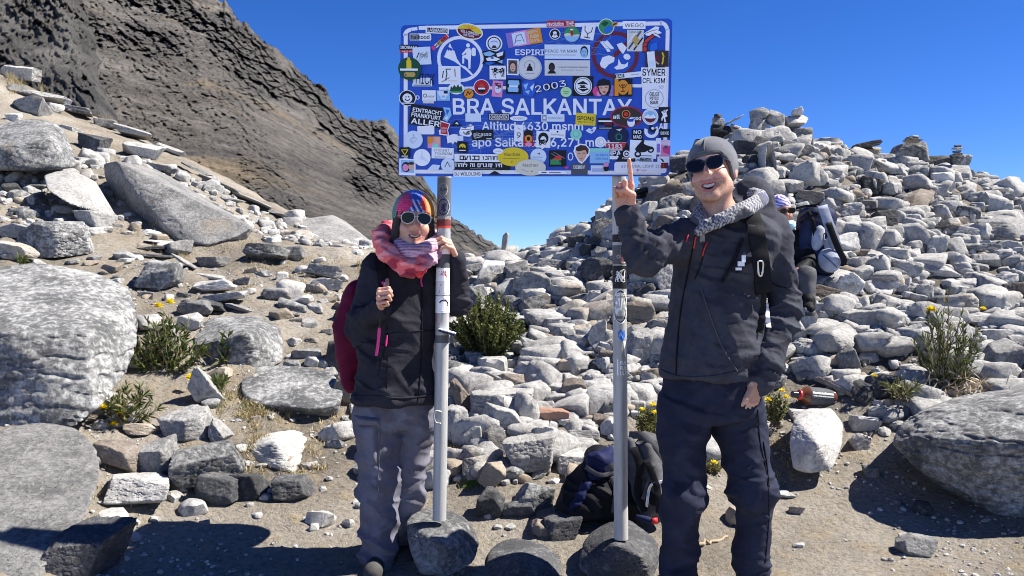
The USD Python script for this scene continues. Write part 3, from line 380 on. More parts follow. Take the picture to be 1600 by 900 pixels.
# --- stones set by hand: x, y, width, height, tone, roll, words (upper-case D=distance)
L = 'on the left slope'
for q in [
 (28, 252, 58, 52, 'g', 0, 'small pale triangular rock in front of the rugged boulder at the left edge'),
 (25, 112, 60, 34, 'p', 12, 'pale ledge rock at the top of the left slope'), (62, 150, 75, 26, 'p', 8, 'long pale ledge with straw grass above it, top left'), (118, 172, 60, 24, 'g', 12, 'flat grey ledge right of the straw tuft, upper left'),
 (140, 222, 50, 34, 'd', 10, 'dark overhanging rock near the top of the left slope'), (205, 205, 62, 30, 'p', 14, 'pale rock under the second straw tuft on the upper left crest'), (160, 192, 40, 22, 'g', 10, 'small grey rock on the upper left crest'), (216, 232, 64, 34, 'p', 10, 'wide pale rock below the upper left crest'),
 (262, 232, 46, 24, 'p', 20, 'pale rock on the crest above the long slab'), (250, 262, 42, 18, 'g', 12, 'low grey rock touching the top of the long slab'), (302, 262, 52, 22, 'g', 24, 'grey rock along the crest right of the long slab'), (345, 288, 60, 22, 'g', 24, 'long grey rock lying on the crest above the slab end'), (392, 312, 54, 22, 'p', 22, 'pale rock further down the left crest'), (440, 336, 50, 20, 'g', 22, 'low grey rock near the lower end of the left crest'),
 (318, 318, 36, 20, 'd', 10, 'dark chip resting on the long slab'), (348, 330, 30, 18, 'd', 20, 'second dark chip on the right end of the long slab'), (362, 312, 34, 16, 'p', 15, 'pale chip beside the dark chips of the long slab'),
 (72, 372, 108, 72, 'l', 6, 'layered lichen-grey rock above the huge boulder on the left'), (128, 384, 22, 28, 'r', 12, 'small reddish-brown stone by the layered rock on the left'), (20, 362, 46, 26, 'p', 0, 'pale stone above the huge boulder, near the left edge'), (18, 392, 60, 34, 'p', 8, 'pale flat stone just over the huge left boulder'), (96, 328, 34, 22, 'p', 15, 'small pale stone on the sandy patch at left'),
 (242, 430, 70, 56, 'l', 10, 'squarish lichened rock in the sand left of the woman'), (228, 398, 66, 12, 'd', 6, 'lowest dark slate of the little slate pile on the slope'), (236, 388, 56, 11, 'd', -4, 'middle dark slate of the little slate pile on the slope'), (240, 378, 44, 10, 'p', 4, 'pale top slate of the little slate pile on the slope'),
 (285, 408, 40, 26, 'g', 30, 'grey shard right of the slate pile'), (322, 432, 58, 14, 'p', 6, 'flat white stone on top of the small ruin of slabs left of the woman'), (328, 448, 62, 20, 'p', 0, 'white stone under the flat white one'), (345, 464, 74, 22, 'p', -8, 'long pale slab below the small ruin of slabs'), (318, 476, 60, 26, 'd', 12, 'dark hollow stone under the long pale slab'), (372, 482, 40, 20, 'g', 20, 'grey stone at the right end of the long pale slab'),
 (415, 394, 72, 36, 'l', 8, 'lichened hump at the right end of the tilted slab'), (330, 410, 50, 18, 'g', 0, 'flat grey stone below the tilted slab'), (461, 402, 20, 16, 'p', 0, 'round white pebble on the sandy track left of the woman'), (440, 432, 16, 14, 'p', 0, 'small white cube-like stone on the sandy track'), (505, 424, 56, 30, 'g', 10, 'low grey hump on the track near the shoulder of the woman'), (448, 447, 22, 10, 'p', 0, 'flat white stone on the sandy track'), (490, 482, 26, 16, 'p', 0, 'pale stone in the middle of the sandy track'), (514, 468, 20, 9, 't', 0, 'tan chip on the sandy track'), (452, 395, 40, 22, 'g', 0, 'small grey stone under the wide rock face'),
 (315, 606, 60, 66, 'p', -35, 'pale upright stone between the flowers and the white-crusted boulder'), (286, 666, 74, 54, 'g', 0, 'blue-grey rounded rock in the shade at lower left'), (340, 676, 44, 50, 'p', -30, 'pale leaning stone right of the blue-grey rock'), (306, 738, 116, 80, 'l', -8, 'square speckled rock in the lower left, below the blue-grey one'), (237, 716, 62, 56, 'g', 0, 'grey rounded rock left of the square speckled rock'), (182, 712, 80, 54, 'b', 15, 'brownish flat rock right of the pale corner boulder'), (200, 772, 118, 56, 'p', 6, 'broad flat pale rock at lower left'), (128, 866, 104, 74, 'd', 0, 'dark round rock at the bottom left'),
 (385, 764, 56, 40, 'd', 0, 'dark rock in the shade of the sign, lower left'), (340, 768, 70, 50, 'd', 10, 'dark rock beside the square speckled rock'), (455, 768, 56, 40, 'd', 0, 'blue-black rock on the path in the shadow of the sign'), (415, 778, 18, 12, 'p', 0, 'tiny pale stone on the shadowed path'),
 (528, 562, 44, 58, 'd', 0, 'dark rock behind the pack of the woman'), (478, 556, 46, 20, 'g', 0, 'grey stone on the track by the pack of the woman'), (456, 572, 26, 16, 'p', 0, 'white stone near the low white-crusted boulder'), (486, 566, 22, 16, 'p', 0, 'small white stone next to the grey track stone'), (535, 605, 34, 48, 't', 0, 'tan stone against the hip of the woman'),
 (185, 655, 50, 36, 'p', 0, 'pale stone among the flower stems at left'), (215, 672, 48, 22, 't', 5, 'tan flat stone below the flower stems'), (290, 505, 46, 30, 'p', 0, 'white stone above the flowered plant'), (300, 480, 50, 22, 'g', 0, 'grey stone above the flowered plant'), (255, 520, 34, 26, 'g', 0, 'grey stone hidden in the flowered plant'),
 # between the poles
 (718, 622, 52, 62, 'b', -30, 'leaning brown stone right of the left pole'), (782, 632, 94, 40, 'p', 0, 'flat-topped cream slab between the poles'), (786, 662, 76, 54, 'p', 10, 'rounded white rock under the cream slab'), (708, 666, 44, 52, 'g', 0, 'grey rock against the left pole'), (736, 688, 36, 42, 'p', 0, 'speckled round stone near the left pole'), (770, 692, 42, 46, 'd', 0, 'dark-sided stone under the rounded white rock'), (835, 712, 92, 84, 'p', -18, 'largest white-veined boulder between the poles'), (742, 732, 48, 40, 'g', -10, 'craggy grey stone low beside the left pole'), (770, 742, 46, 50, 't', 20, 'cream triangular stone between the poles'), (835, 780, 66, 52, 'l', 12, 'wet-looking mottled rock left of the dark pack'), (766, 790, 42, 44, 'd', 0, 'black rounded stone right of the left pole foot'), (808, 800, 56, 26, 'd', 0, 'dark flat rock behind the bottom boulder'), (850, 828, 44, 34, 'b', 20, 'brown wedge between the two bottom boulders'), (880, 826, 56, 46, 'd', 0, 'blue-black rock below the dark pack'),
 (862, 652, 50, 28, 'r', 6, 'rusty brown stone between the poles'), (796, 602, 46, 34, 'b', 0, 'brown-faced stone above the cream slab'), (815, 590, 42, 28, 'p', 0, 'pale stone above the cream slab'), (774, 574, 34, 28, 'p', 0, 'white round stone below the dark bush'), (850, 558, 46, 24, 'd', 8, 'dark low rock right of the bush'), (885, 572, 44, 28, 't', -12, 'tan pointed stone mid slope between the poles'), (900, 612, 46, 36, 'b', 0, 'brown shaded rock left of the right pole'), (938, 632, 40, 30, 'd', 0, 'dark stone close to the right pole'), (957, 640, 30, 34, 'g', 0, 'grey stone touching the right pole'), (938, 660, 32, 24, 'b', 0, 'squat brown stone by the right pole'), (870, 610, 26, 22, 'p', 0, 'small white stone among rubble between the poles'), (846, 594, 28, 20, 'l', 0, 'mottled stone among rubble between the poles'), (910, 576, 22, 16, 'g', 0, 'small grey stone mid slope'), (955, 562, 40, 30, 'b', 10, 'brown shaded stone left of the right pole at hip height'), (895, 722, 50, 34, 'p', 0, 'pale cracked stone above the dark pack'), (912, 680, 46, 14, 'g', 0, 'flat grey plank-like stone above the dark pack'), (850, 685, 44, 34, 'p', 0, 'white stone above the largest white-veined boulder'), (832, 672, 30, 24, 'g', 0, 'grey stone right of the rounded white rock'), (712, 576, 30, 14, 'g', 0, 'flat grey stone on the grass below the bush'),
 (1008, 548, 50, 62, 'p', 0, 'tall white stone right of the right pole'), (1008, 590, 48, 26, 't', 0, 'white and brown stone right of the right pole'), (1030, 520, 34, 40, 'g', 0, 'grey stone against the jacket of the man'), (1000, 492, 46, 40, 'g', 0, 'grey rock right of the pole sticker'), (1040, 440, 50, 56, 'p', -20, 'white pointed rock beside the elbow of the man'), (1008, 460, 40, 44, 'd', 35, 'dark leaning stone beside the elbow of the man'), (1015, 608, 22, 18, 'b', 0, 'small brown stone right of the right pole'),
 # the heap left of the man
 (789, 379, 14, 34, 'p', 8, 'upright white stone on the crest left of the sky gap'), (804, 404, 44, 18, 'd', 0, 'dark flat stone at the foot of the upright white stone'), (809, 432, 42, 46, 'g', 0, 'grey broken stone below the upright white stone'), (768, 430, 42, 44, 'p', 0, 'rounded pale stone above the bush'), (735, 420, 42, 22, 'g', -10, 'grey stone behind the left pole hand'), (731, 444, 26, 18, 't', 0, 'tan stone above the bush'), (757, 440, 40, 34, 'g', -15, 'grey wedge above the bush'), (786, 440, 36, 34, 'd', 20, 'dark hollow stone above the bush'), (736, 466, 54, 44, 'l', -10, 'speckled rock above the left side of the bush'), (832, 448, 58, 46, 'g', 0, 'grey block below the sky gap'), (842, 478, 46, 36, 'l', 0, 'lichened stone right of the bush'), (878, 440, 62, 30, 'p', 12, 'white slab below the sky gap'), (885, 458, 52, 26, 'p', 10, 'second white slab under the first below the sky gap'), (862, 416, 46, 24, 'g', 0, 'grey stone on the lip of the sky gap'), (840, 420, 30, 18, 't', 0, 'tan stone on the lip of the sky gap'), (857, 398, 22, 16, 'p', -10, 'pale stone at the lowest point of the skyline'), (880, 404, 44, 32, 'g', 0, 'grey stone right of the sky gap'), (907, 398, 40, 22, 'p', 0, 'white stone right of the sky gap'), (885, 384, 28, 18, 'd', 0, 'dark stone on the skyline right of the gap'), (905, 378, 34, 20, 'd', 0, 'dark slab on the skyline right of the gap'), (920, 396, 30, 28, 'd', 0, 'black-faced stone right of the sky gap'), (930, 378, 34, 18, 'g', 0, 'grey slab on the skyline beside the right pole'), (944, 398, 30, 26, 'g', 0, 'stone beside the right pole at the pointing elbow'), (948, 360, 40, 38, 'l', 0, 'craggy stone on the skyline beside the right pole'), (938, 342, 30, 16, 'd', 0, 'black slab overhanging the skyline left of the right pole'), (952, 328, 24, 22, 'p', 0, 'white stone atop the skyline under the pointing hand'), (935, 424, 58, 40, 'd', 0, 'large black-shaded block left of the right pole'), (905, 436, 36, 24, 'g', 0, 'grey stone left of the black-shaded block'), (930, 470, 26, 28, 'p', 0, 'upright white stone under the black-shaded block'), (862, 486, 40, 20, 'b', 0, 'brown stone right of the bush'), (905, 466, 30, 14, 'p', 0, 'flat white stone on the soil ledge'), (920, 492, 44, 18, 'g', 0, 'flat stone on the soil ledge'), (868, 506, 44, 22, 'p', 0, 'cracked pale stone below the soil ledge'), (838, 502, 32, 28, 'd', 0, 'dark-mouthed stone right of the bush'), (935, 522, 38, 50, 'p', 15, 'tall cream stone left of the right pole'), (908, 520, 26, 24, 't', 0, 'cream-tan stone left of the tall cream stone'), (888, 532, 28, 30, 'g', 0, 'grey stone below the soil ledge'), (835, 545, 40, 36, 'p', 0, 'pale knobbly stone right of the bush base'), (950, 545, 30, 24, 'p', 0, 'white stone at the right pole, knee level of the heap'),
 # behind the man
 (1042, 306, 66, 56, 'b', -28, 'brown leaning slab under the right end of the sign'), (1066, 258, 44, 34, 'd', -10, 'dark block left of the beanie'), (1012, 296, 50, 26, 'd', -20, 'black flat rock under the right corner of the sign'), (998, 322, 40, 26, 'd', 0, 'dark stone above the pointing forearm'), (1062, 322, 62, 40, 'l', 0, 'lichened rock beside the cheek of the man'), (1012, 340, 46, 30, 'd', 10, 'dark stone beside the pointing wrist'), (1040, 350, 44, 26, 'b', 0, 'brown stone over the raised arm'), (1006, 362, 34, 30, 'p', 0, 'pale stone over the raised arm'), (1030, 372, 40, 24, 'd', 0, 'dark stone behind the raised arm'), (985, 344, 30, 22, 'p', 0, 'pale stone behind the pointing hand'), (1060, 362, 44, 26, 'd', 0, 'dark stone behind the shoulder of the pointing arm'),
 (1102, 222, 40, 20, 'd', -8, 'dark block on the skyline above the beanie'), (1130, 205, 38, 20, 'd', 0, 'dark flat stone of the cairn above the beanie'), (1124, 190, 20, 14, 'p', 0, 'small pale stone on the cairn above the beanie'), (1123, 182, 12, 9, 'd', 0, 'tiny stone topping the left cairn'), (1148, 187, 30, 13, 'p', -25, 'pale tilted flake on the cairn above the beanie'), (1150, 200, 24, 16, 'p', 0, 'pale stone of the cairn above the beanie'), (1155, 212, 46, 22, 'g', -8, 'grey oval stone over the beanie'), (1187, 178, 34, 26, 'p', -15, 'white stone at the peak of the heap'), (1190, 198, 40, 38, 'p', 25, 'large white stone below the peak'), (1214, 186, 34, 34, 'g', 10, 'grey block at the peak of the heap'), (1172, 206, 60, 14, 'b', 12, 'long brown slab crossing under the peak'), (1185, 222, 34, 28, 'd', 0, 'dark stone under the long brown slab'), (1163, 232, 34, 26, 'd', 0, 'dark stone over the ear flap'), (1193, 258, 12, 62, 'p', 3, 'first upright pale slab beside the beanie'), (1208, 256, 11, 58, 'p', -4, 'second upright pale slab beside the beanie'), (1202, 230, 46, 12, 'g', 12, 'flat capstone over the upright slabs'), (1172, 252, 24, 24, 'd', 0, 'dark stone tucked behind the ear flap'),
 # the right-hand heap
 (1247, 174, 15, 13, 'p', 0, 'small white stone on the very top of the right cairn'), (1247, 189, 34, 22, 'p', 0, 'wide white stone second from the top of the right cairn'), (1251, 209, 38, 24, 'g', 0, 'grey block at the base of the right cairn'), (1224, 208, 24, 18, 'g', 0, 'grey stone between the peak and the right cairn'), (1246, 233, 52, 32, 'g', 5, 'big smooth grey stone under the right cairn'), (1280, 224, 24, 20, 'g', 0, 'grey stone right of the cairn base'), (1290, 240, 30, 28, 'b', -20, 'tan-sided block right of the cairn'), (1298, 227, 16, 12, 'p', 0, 'small white stone on the skyline right of the cairn'), (1310, 234, 18, 10, 'g', -10, 'small flat stone on the skyline'), (1328, 235, 20, 8, 'd', 0, 'flat dark stone on the skyline'), (1230, 267, 36, 34, 'g', -35, 'slanting oblong stone right of the upright slabs'), (1246, 276, 28, 24, 'p', 0, 'white faceted stone right of the slanting oblong'), (1256, 262, 24, 22, 'g', 0, 'grey stone in the middle of the upper heap'), (1286, 264, 32, 16, 'r', 10, 'flat reddish stone in the upper heap'), (1276, 276, 30, 20, 'p', 0, 'pale stone under the reddish one'), (1267, 248, 22, 20, 'g', 0, 'grey stone above the reddish one'), (1310, 266, 32, 26, 'g', 0, 'grey stone right of the reddish one'),
 (1357, 226, 44, 18, 'd', -12, 'dark jutting slab on the right skyline'), (1355, 240, 50, 22, 't', 0, 'tan slab under the dark jutting slab'), (1382, 250, 44, 18, 'p', 0, 'pale flat slab right of the jutting slab'), (1400, 243, 16, 22, 'g', 0, 'narrow grey stone left of the capped block'), (1428, 238, 60, 34, 'l', 0, 'capped block on the right skyline, under the flat cairn'), (1470, 256, 48, 28, 'd', 0, 'dark block left of the thin cairn'), (1504, 252, 34, 24, 'l', 0, 'block carrying the thin cairn'), (1512, 272, 30, 20, 'g', 0, 'grey stone under the thin cairn'), (1540, 285, 44, 22, 'p', 10, 'pale slab on the skyline at far right'), (1560, 302, 30, 16, 'g', 0, 'grey stone at far right below the skyline'), (1584, 290, 40, 22, 'p', 10, 'pale skyline stone near the right edge'), (1600, 305, 24, 20, 'g', 0, 'stone cut by the right edge below the skyline'),
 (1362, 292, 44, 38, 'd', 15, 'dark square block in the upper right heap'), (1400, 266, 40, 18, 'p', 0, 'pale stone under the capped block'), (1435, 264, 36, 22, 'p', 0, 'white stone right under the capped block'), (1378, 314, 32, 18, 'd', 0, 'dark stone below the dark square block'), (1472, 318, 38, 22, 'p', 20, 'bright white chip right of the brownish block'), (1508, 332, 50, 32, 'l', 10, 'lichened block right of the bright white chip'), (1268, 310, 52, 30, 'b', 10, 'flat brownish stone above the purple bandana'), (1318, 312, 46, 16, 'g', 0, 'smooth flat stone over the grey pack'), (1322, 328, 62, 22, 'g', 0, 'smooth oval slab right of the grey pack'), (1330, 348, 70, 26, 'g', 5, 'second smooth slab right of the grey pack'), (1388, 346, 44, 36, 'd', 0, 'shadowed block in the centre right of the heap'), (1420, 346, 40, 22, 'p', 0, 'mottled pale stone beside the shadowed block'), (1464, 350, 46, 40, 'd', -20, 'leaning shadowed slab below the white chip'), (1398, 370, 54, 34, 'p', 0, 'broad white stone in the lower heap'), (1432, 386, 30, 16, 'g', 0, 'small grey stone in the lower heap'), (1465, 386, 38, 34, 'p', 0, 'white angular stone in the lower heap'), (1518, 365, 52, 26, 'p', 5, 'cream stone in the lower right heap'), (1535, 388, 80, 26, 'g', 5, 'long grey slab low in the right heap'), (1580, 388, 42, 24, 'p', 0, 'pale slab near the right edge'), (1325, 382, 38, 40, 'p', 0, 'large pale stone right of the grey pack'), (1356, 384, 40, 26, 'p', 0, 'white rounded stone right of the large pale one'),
 # the lower right
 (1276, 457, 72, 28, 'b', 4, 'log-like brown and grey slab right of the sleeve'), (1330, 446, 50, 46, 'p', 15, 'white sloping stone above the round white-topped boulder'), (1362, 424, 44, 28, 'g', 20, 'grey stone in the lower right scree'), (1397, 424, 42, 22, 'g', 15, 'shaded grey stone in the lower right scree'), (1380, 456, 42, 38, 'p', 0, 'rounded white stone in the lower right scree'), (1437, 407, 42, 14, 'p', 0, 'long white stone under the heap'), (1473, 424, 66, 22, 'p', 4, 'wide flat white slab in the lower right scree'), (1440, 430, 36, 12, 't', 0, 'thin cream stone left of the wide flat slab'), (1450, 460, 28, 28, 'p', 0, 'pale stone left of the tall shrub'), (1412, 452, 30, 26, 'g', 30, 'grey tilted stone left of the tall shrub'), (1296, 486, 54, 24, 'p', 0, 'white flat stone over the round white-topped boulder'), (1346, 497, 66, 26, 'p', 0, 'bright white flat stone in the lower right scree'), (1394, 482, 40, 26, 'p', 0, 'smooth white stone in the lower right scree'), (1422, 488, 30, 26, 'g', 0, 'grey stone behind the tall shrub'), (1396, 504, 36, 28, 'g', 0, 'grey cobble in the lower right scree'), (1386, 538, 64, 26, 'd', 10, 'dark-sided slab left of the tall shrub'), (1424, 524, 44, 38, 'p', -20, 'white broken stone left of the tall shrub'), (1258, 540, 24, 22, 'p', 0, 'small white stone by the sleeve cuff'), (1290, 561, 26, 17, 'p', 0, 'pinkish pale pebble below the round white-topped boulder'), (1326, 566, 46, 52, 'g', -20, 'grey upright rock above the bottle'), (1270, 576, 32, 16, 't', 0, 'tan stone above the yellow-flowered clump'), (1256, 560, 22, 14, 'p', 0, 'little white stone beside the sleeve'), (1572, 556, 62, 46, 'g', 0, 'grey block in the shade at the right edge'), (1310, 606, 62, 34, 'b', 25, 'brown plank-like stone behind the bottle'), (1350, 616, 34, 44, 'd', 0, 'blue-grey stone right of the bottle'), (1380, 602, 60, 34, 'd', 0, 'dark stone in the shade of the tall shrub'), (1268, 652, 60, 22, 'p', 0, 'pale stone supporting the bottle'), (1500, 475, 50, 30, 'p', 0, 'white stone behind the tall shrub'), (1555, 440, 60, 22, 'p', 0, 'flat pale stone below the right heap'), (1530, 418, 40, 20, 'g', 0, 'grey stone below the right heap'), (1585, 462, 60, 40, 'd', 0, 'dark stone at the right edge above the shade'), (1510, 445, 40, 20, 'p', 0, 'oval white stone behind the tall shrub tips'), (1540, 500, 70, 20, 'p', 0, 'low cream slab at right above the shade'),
 (1437, 856, 58, 34, 'g', 4, 'lone flat grey stone on the sand at lower right'), (1416, 844, 18, 16, 'p', 0, 'small pale chip behind the lone flat stone'), (1362, 738, 24, 20, 'g', 0, 'small grey stone in the shade under the great boulder'), (1445, 795, 26, 20, 'd', 0, 'dark little stone under the great boulder'), (1405, 788, 14, 12, 'g', 0, 'tiny stone in the shade under the great boulder'), (1345, 690, 30, 26, 'p', 0, 'pale stone between the whitish block and the great boulder'), (1355, 662, 44, 22, 'p', 0, 'whitish crumbled stone left of the great boulder'), (1100, 758, 36, 18, 'p', 25, 'grey flake seen between the legs of the man'), (1225, 775, 36, 16, 'p', 8, 'flat pale stone right of the knee of the man'), (1245, 798, 22, 12, 'b', 0, 'brown pebble on the sand right of the man')]:
    x, y, w, h, tone, roll, words = q; k = 1.12 if y > 420 else 1.06; rock(x, y, w * k, h * k, tone, words, roll)
for i, (x, y, w, h) in enumerate([(1429, 219, 29, 5), (1428, 215.5, 22, 4), (1430, 212.8, 14, 3)]):
    rock(x, y, w, h, 'bgp'[i], ['bottom', 'middle', 'top'][i] + ' slate of the flat cairn on the right skyline', D=8.75)
for i, (x, y, w, h) in enumerate([(1497, 241, 16, 5), (1496, 236.5, 13, 4.5), (1498, 232, 20, 4), (1497, 228.5, 12, 4)]):
    rock(x, y, w, h, 'bgpd'[i], ['lowest', 'second', 'third', 'topmost'][i] + ' stone of the thin cairn near the right skyline', D=8.85)
# --- stones filling in between, copies of a few shapes
VAR = []
def stone_class(i, tone):
    p = f'/World/stone_kind_{len(VAR):02d}'; stage.CreateClassPrim(p)
    v, f = rnd_rock(300 + i, 3, amp=.04, crack=.015); m = usdkit.mesh(stage, p + '/stone_body', (v, f), MATS[MIX[tone]], 30); VAR.append((p, tone)); return p
for i in range(26): stone_class(i, 'ggpppplgpdgptbpgpplgpdgptp'[i])
RG = np.random.default_rng(77)
MARKS = [(1247, 195, 'right cairn'), (1190, 190, 'peak of the heap'), (1429, 228, 'flat cairn'), (1498, 240, 'thin cairn'), (1430, 312, 'brownish block'), (1295, 365, 'trekking rucksack'), (1570, 345, 'big grey block at the right edge'), (1302, 522, 'round white-topped boulder'), (1270, 615, 'bottle'), (1480, 540, 'tall shrub'), (1200, 260, 'upright slabs'), (1286, 264, 'reddish stone'), (1140, 250, 'beanie'), (1350, 445, 'white sloping stone'), (1473, 424, 'wide flat white slab'), (1040, 306, 'brown leaning slab'), (1005, 370, 'pointing forearm'), (970, 480, 'right pole sunburst sticker'), (789, 380, 'upright white stone'), (835, 448, 'grey block below the sky gap'), (935, 424, 'black-shaded block'), (762, 510, 'dark shrub'), (1008, 548, 'tall white stone'), (862, 652, 'rusty brown stone'), (782, 632, 'cream slab'), (835, 712, 'white-veined boulder'), (700, 640, 'left pole'), (960, 720, 'dark rucksack'), (275, 330, 'long tilted slab'), (120, 300, 'pale wedge boulder'), (55, 225, 'rugged boulder'), (105, 540, 'huge lichened boulder'), (236, 388, 'slate pile'), (340, 450, 'ruin of slabs'), (520, 370, 'wide grey rock face'), (372, 540, 'blocky shaded boulder'), (455, 600, 'white-crusted boulder'), (265, 545, 'flowering plant'), (306, 738, 'square speckled rock'), (430, 700, 'undercut flat rock'), (200, 772, 'broad flat pale rock'), (545, 520, 'burgundy rucksack'), (480, 455, 'sandy track')]
SAID = {}
def words_for(px, py, w, tone):
    size = 'small' if w < 24 else 'middling' if w < 36 else 'large'; order = sorted(MARKS, key=lambda m: (m[0] - px) ** 2 + ((m[1] - py) * 1.3) ** 2)
    for m in order[:5]:
        dx, dy = px - m[0], py - m[1]; far = '' if math.hypot(dx, dy) < 60 else 'some way '; side = ('right of' if dx > 0 else 'left of') if abs(dx) > 1.6 * abs(dy) else ('below' if dy > 0 else 'above') if abs(dy) > 1.6 * abs(dx) else ('below and ' if dy > 0 else 'above and ') + ('right of' if dx > 0 else 'left of')
        t = f"{size} {TONE[tone]} stone {far}{side} the {m[2]}"
        if t not in SAID: break
    else: t = f"{size} {TONE[tone]} stone {far}{side} the {m[2]}"
    SAID[t] = 1; return t
def stone(px, py, w, h, label, group, k=None):
    D = hit(px, py + h * .3)
    if D is None or D > 15: return False
    k = RG.integers(len(VAR)) if k is None else k
    c = P(px, py, D); s = w * D / F / 2; s3 = np.array([s, s * RG.uniform(.7, 1.1), h * D / F / 2])
    p = fresh('/World', 'stone'); x = UsdGeom.Xform.Define(stage, p); x.AddTranslateOp().Set(Gf.Vec3d(*map(float, c + np.array([0, s3[1] * .5, 0]))))
    x.AddRotateXYZOp().Set(Gf.Vec3f(*map(float, (RG.uniform(-14, 14), RG.uniform(-16, 16), RG.uniform(0, 360))))); x.AddScaleOp().Set(Gf.Vec3f(*map(float, s3)))
    x.GetPrim().GetReferences().AddInternalReference(VAR[k][0]); x.GetPrim().SetInstanceable(True)
    tag(x.GetPrim(), words_for(px, py, w, VAR[k][1]), 'stone', group); cover(px, py, w, h); return True
def inside(poly, x, y):
    r, j = False, len(poly) - 1
    for i in range(len(poly)):
        if (poly[i][1] > y) != (poly[j][1] > y) and x < (poly[j][0] - poly[i][0]) * (y - poly[i][1]) / (poly[j][1] - poly[i][1]) + poly[i][0]: r = not r
        j = i
    return r
AREAS = [([(990, 330), (1040, 275), (1090, 235), (1130, 200), (1200, 180), (1260, 205), (1300, 232), (1430, 240), (1600, 300), (1600, 420), (1250, 420), (1000, 420)], 20, 58, 75, .62, 'grey stones heaped on the tall right-hand heap'),
         ([(700, 425), (790, 405), (850, 410), (930, 385), (990, 350), (1040, 420), (1040, 560), (900, 560), (830, 520), (820, 460), (700, 460)], 16, 38, 48, .62, 'stones of the heap between the two poles'),
         ([(1240, 420), (1600, 420), (1600, 480), (1450, 530), (1400, 560), (1240, 600)], 14, 40, 55, .6, 'scree stones spread over the lower right slope'),
         ([(700, 590), (830, 540), (1040, 540), (1040, 680), (900, 700), (860, 790), (700, 760)], 12, 30, 24, .65, 'cobbles scattered below the heap between the poles'),
         ([(0, 110), (150, 200), (420, 330), (560, 400), (540, 560), (460, 560), (240, 470), (0, 400)], 16, 58, 62, .5, 'stones scattered over the left slope'),
         ([(150, 660), (520, 640), (520, 760), (300, 830), (150, 860)], 12, 30, 14, .6, 'stones lying at lower left near the path')]
WORDS = ['pale grey stone among those heaped high on the right', 'small pale stone in the heap between the two poles', 'pale scree stone on the lower right slope', 'small cobble below the heap between the two poles', 'small stone scattered on the sandy left slope', 'small stone by the path at lower left']
for (poly, w0, w1, count, asp, group), words in zip(AREAS, WORDS):
    xs, ys = [q[0] for q in poly], [q[1] for q in poly]; n = tries = 0
    while n < count and tries < count * 60:
        tries += 1; x, y = RG.uniform(min(xs), max(xs)), RG.uniform(min(ys), max(ys)); w = w0 + (w1 - w0) * RG.random() ** 1.8 * (1 - tries / (count * 75)); h = w * asp * RG.uniform(.7, 1.3)
        if not inside(poly, x, y) or MASK[int(min(y, 899)), int(min(x, 1599))] or MASK[int(min(y + h * .25, 899)), int(min(x + w * .25, 1599))] or MASK[int(y - h * .2), int(max(x - w * .25, 0))]: continue
        n += stone(x, y, w, h, words, group)
# --- rubble and gravel: too many and too small to count
def rubble(n, x0, x1, y0, y1, s0, s1, seed, weight=None, sub=1):
    g = np.random.default_rng(seed); xy = np.column_stack([g.uniform(x0, x1, n * 3), g.uniform(y0, y1, n * 3)])
    if weight is not None: xy = xy[g.random(len(xy)) < weight(xy)]
    xy = xy[:n]; z = height(xy); s = s0 + (s1 - s0) * g.random(len(xy)) ** 3
    bases = []
    for i in range(14): v, f = rnd_rock(900 + i + seed, sub, amp=.02, crack=0, planes=7); bases.append(v); F0 = f
    V = []
    for i in range(len(xy)):
        a = g.uniform(0, 6.28); b = bases[i % 14] * s[i] * np.array([1, g.uniform(.6, 1), g.uniform(.4, .8)]); b = b @ rotm(g.uniform(-.4, .4), 'x').T @ rotm(a, 'z').T
        V.append(b + np.array([xy[i, 0], xy[i, 1], z[i] + s[i] * .15]))
    m = len(bases[0]); return np.vstack(V), np.vstack([F0 + i * m for i in range(len(V))])
def heap(q):
    n = fbm(np.column_stack([q, 0 * q[:, 0]]) * .9, 3, 5); z = height(q)
    pile = np.clip((q[:, 0] + .55) * 3, 0, 1) * np.clip((z - .18) * 5, 0, 1)
    return np.clip(.05 + pile * (.78 + (n > .45) * .2) + (1 - pile) * (np.clip((n - .5) * 3, 0, .25) + .30 * (z > .95) * (n > .42)), 0, 1) * np.where(np.hypot(q[:, 0] - 1.93, q[:, 1] - 5.65) < .34, 0, 1) * np.where((np.abs(q[:, 0] - 1.45) < .9) & (q[:, 1] < 5.4), .06, 1)
solo('rubble', rubble(4200, -7.0, 5.6, 4.2, 11.0, .022, .08, 3, heap, 1), 'granite_pale', 'loose rubble filling the gaps between the stones', None, kind='stuff', smooth=30)
solo('rubble', rubble(2300, -.8, 5.8, 4.7, 9.6, .06, .175, 41, heap, 2), 'granite_pale', 'larger pale loose rubble filling the heap', None, kind='stuff', smooth=38)
solo('rubble', rubble(420, -7.0, -.8, 4.8, 11.5, .05, .15, 43, heap, 2), 'granite_pale', 'pale loose rubble on the left slope', None, kind='stuff', smooth=38)
solo('rubble', rubble(900, -6.5, 5.6, 4.4, 9.8, .03, .11, 31, heap, 1), 'granite_lichen', 'darker loose rubble between the stones of the heap', None, kind='stuff', smooth=38)
solo('rubble', rubble(600, -6.5, 5.6, 4.4, 9.8, .03, .10, 37, heap, 1), 'stone_tan', 'tan loose rubble between the stones of the heap', None, kind='stuff', smooth=38)
solo('gravel', rubble(6000, -3.2, 4.0, 3.4, 8.0, .004, .017, 8, lambda q: np.clip(.25 + (fbm(np.column_stack([q, 0 * q[:, 0]]) * 1.3, 3, 2) - .45) * 4, .05, 1), 0), 'pebble_look', 'fine gravel strewn over the sand', None, kind='stuff', smooth=False)
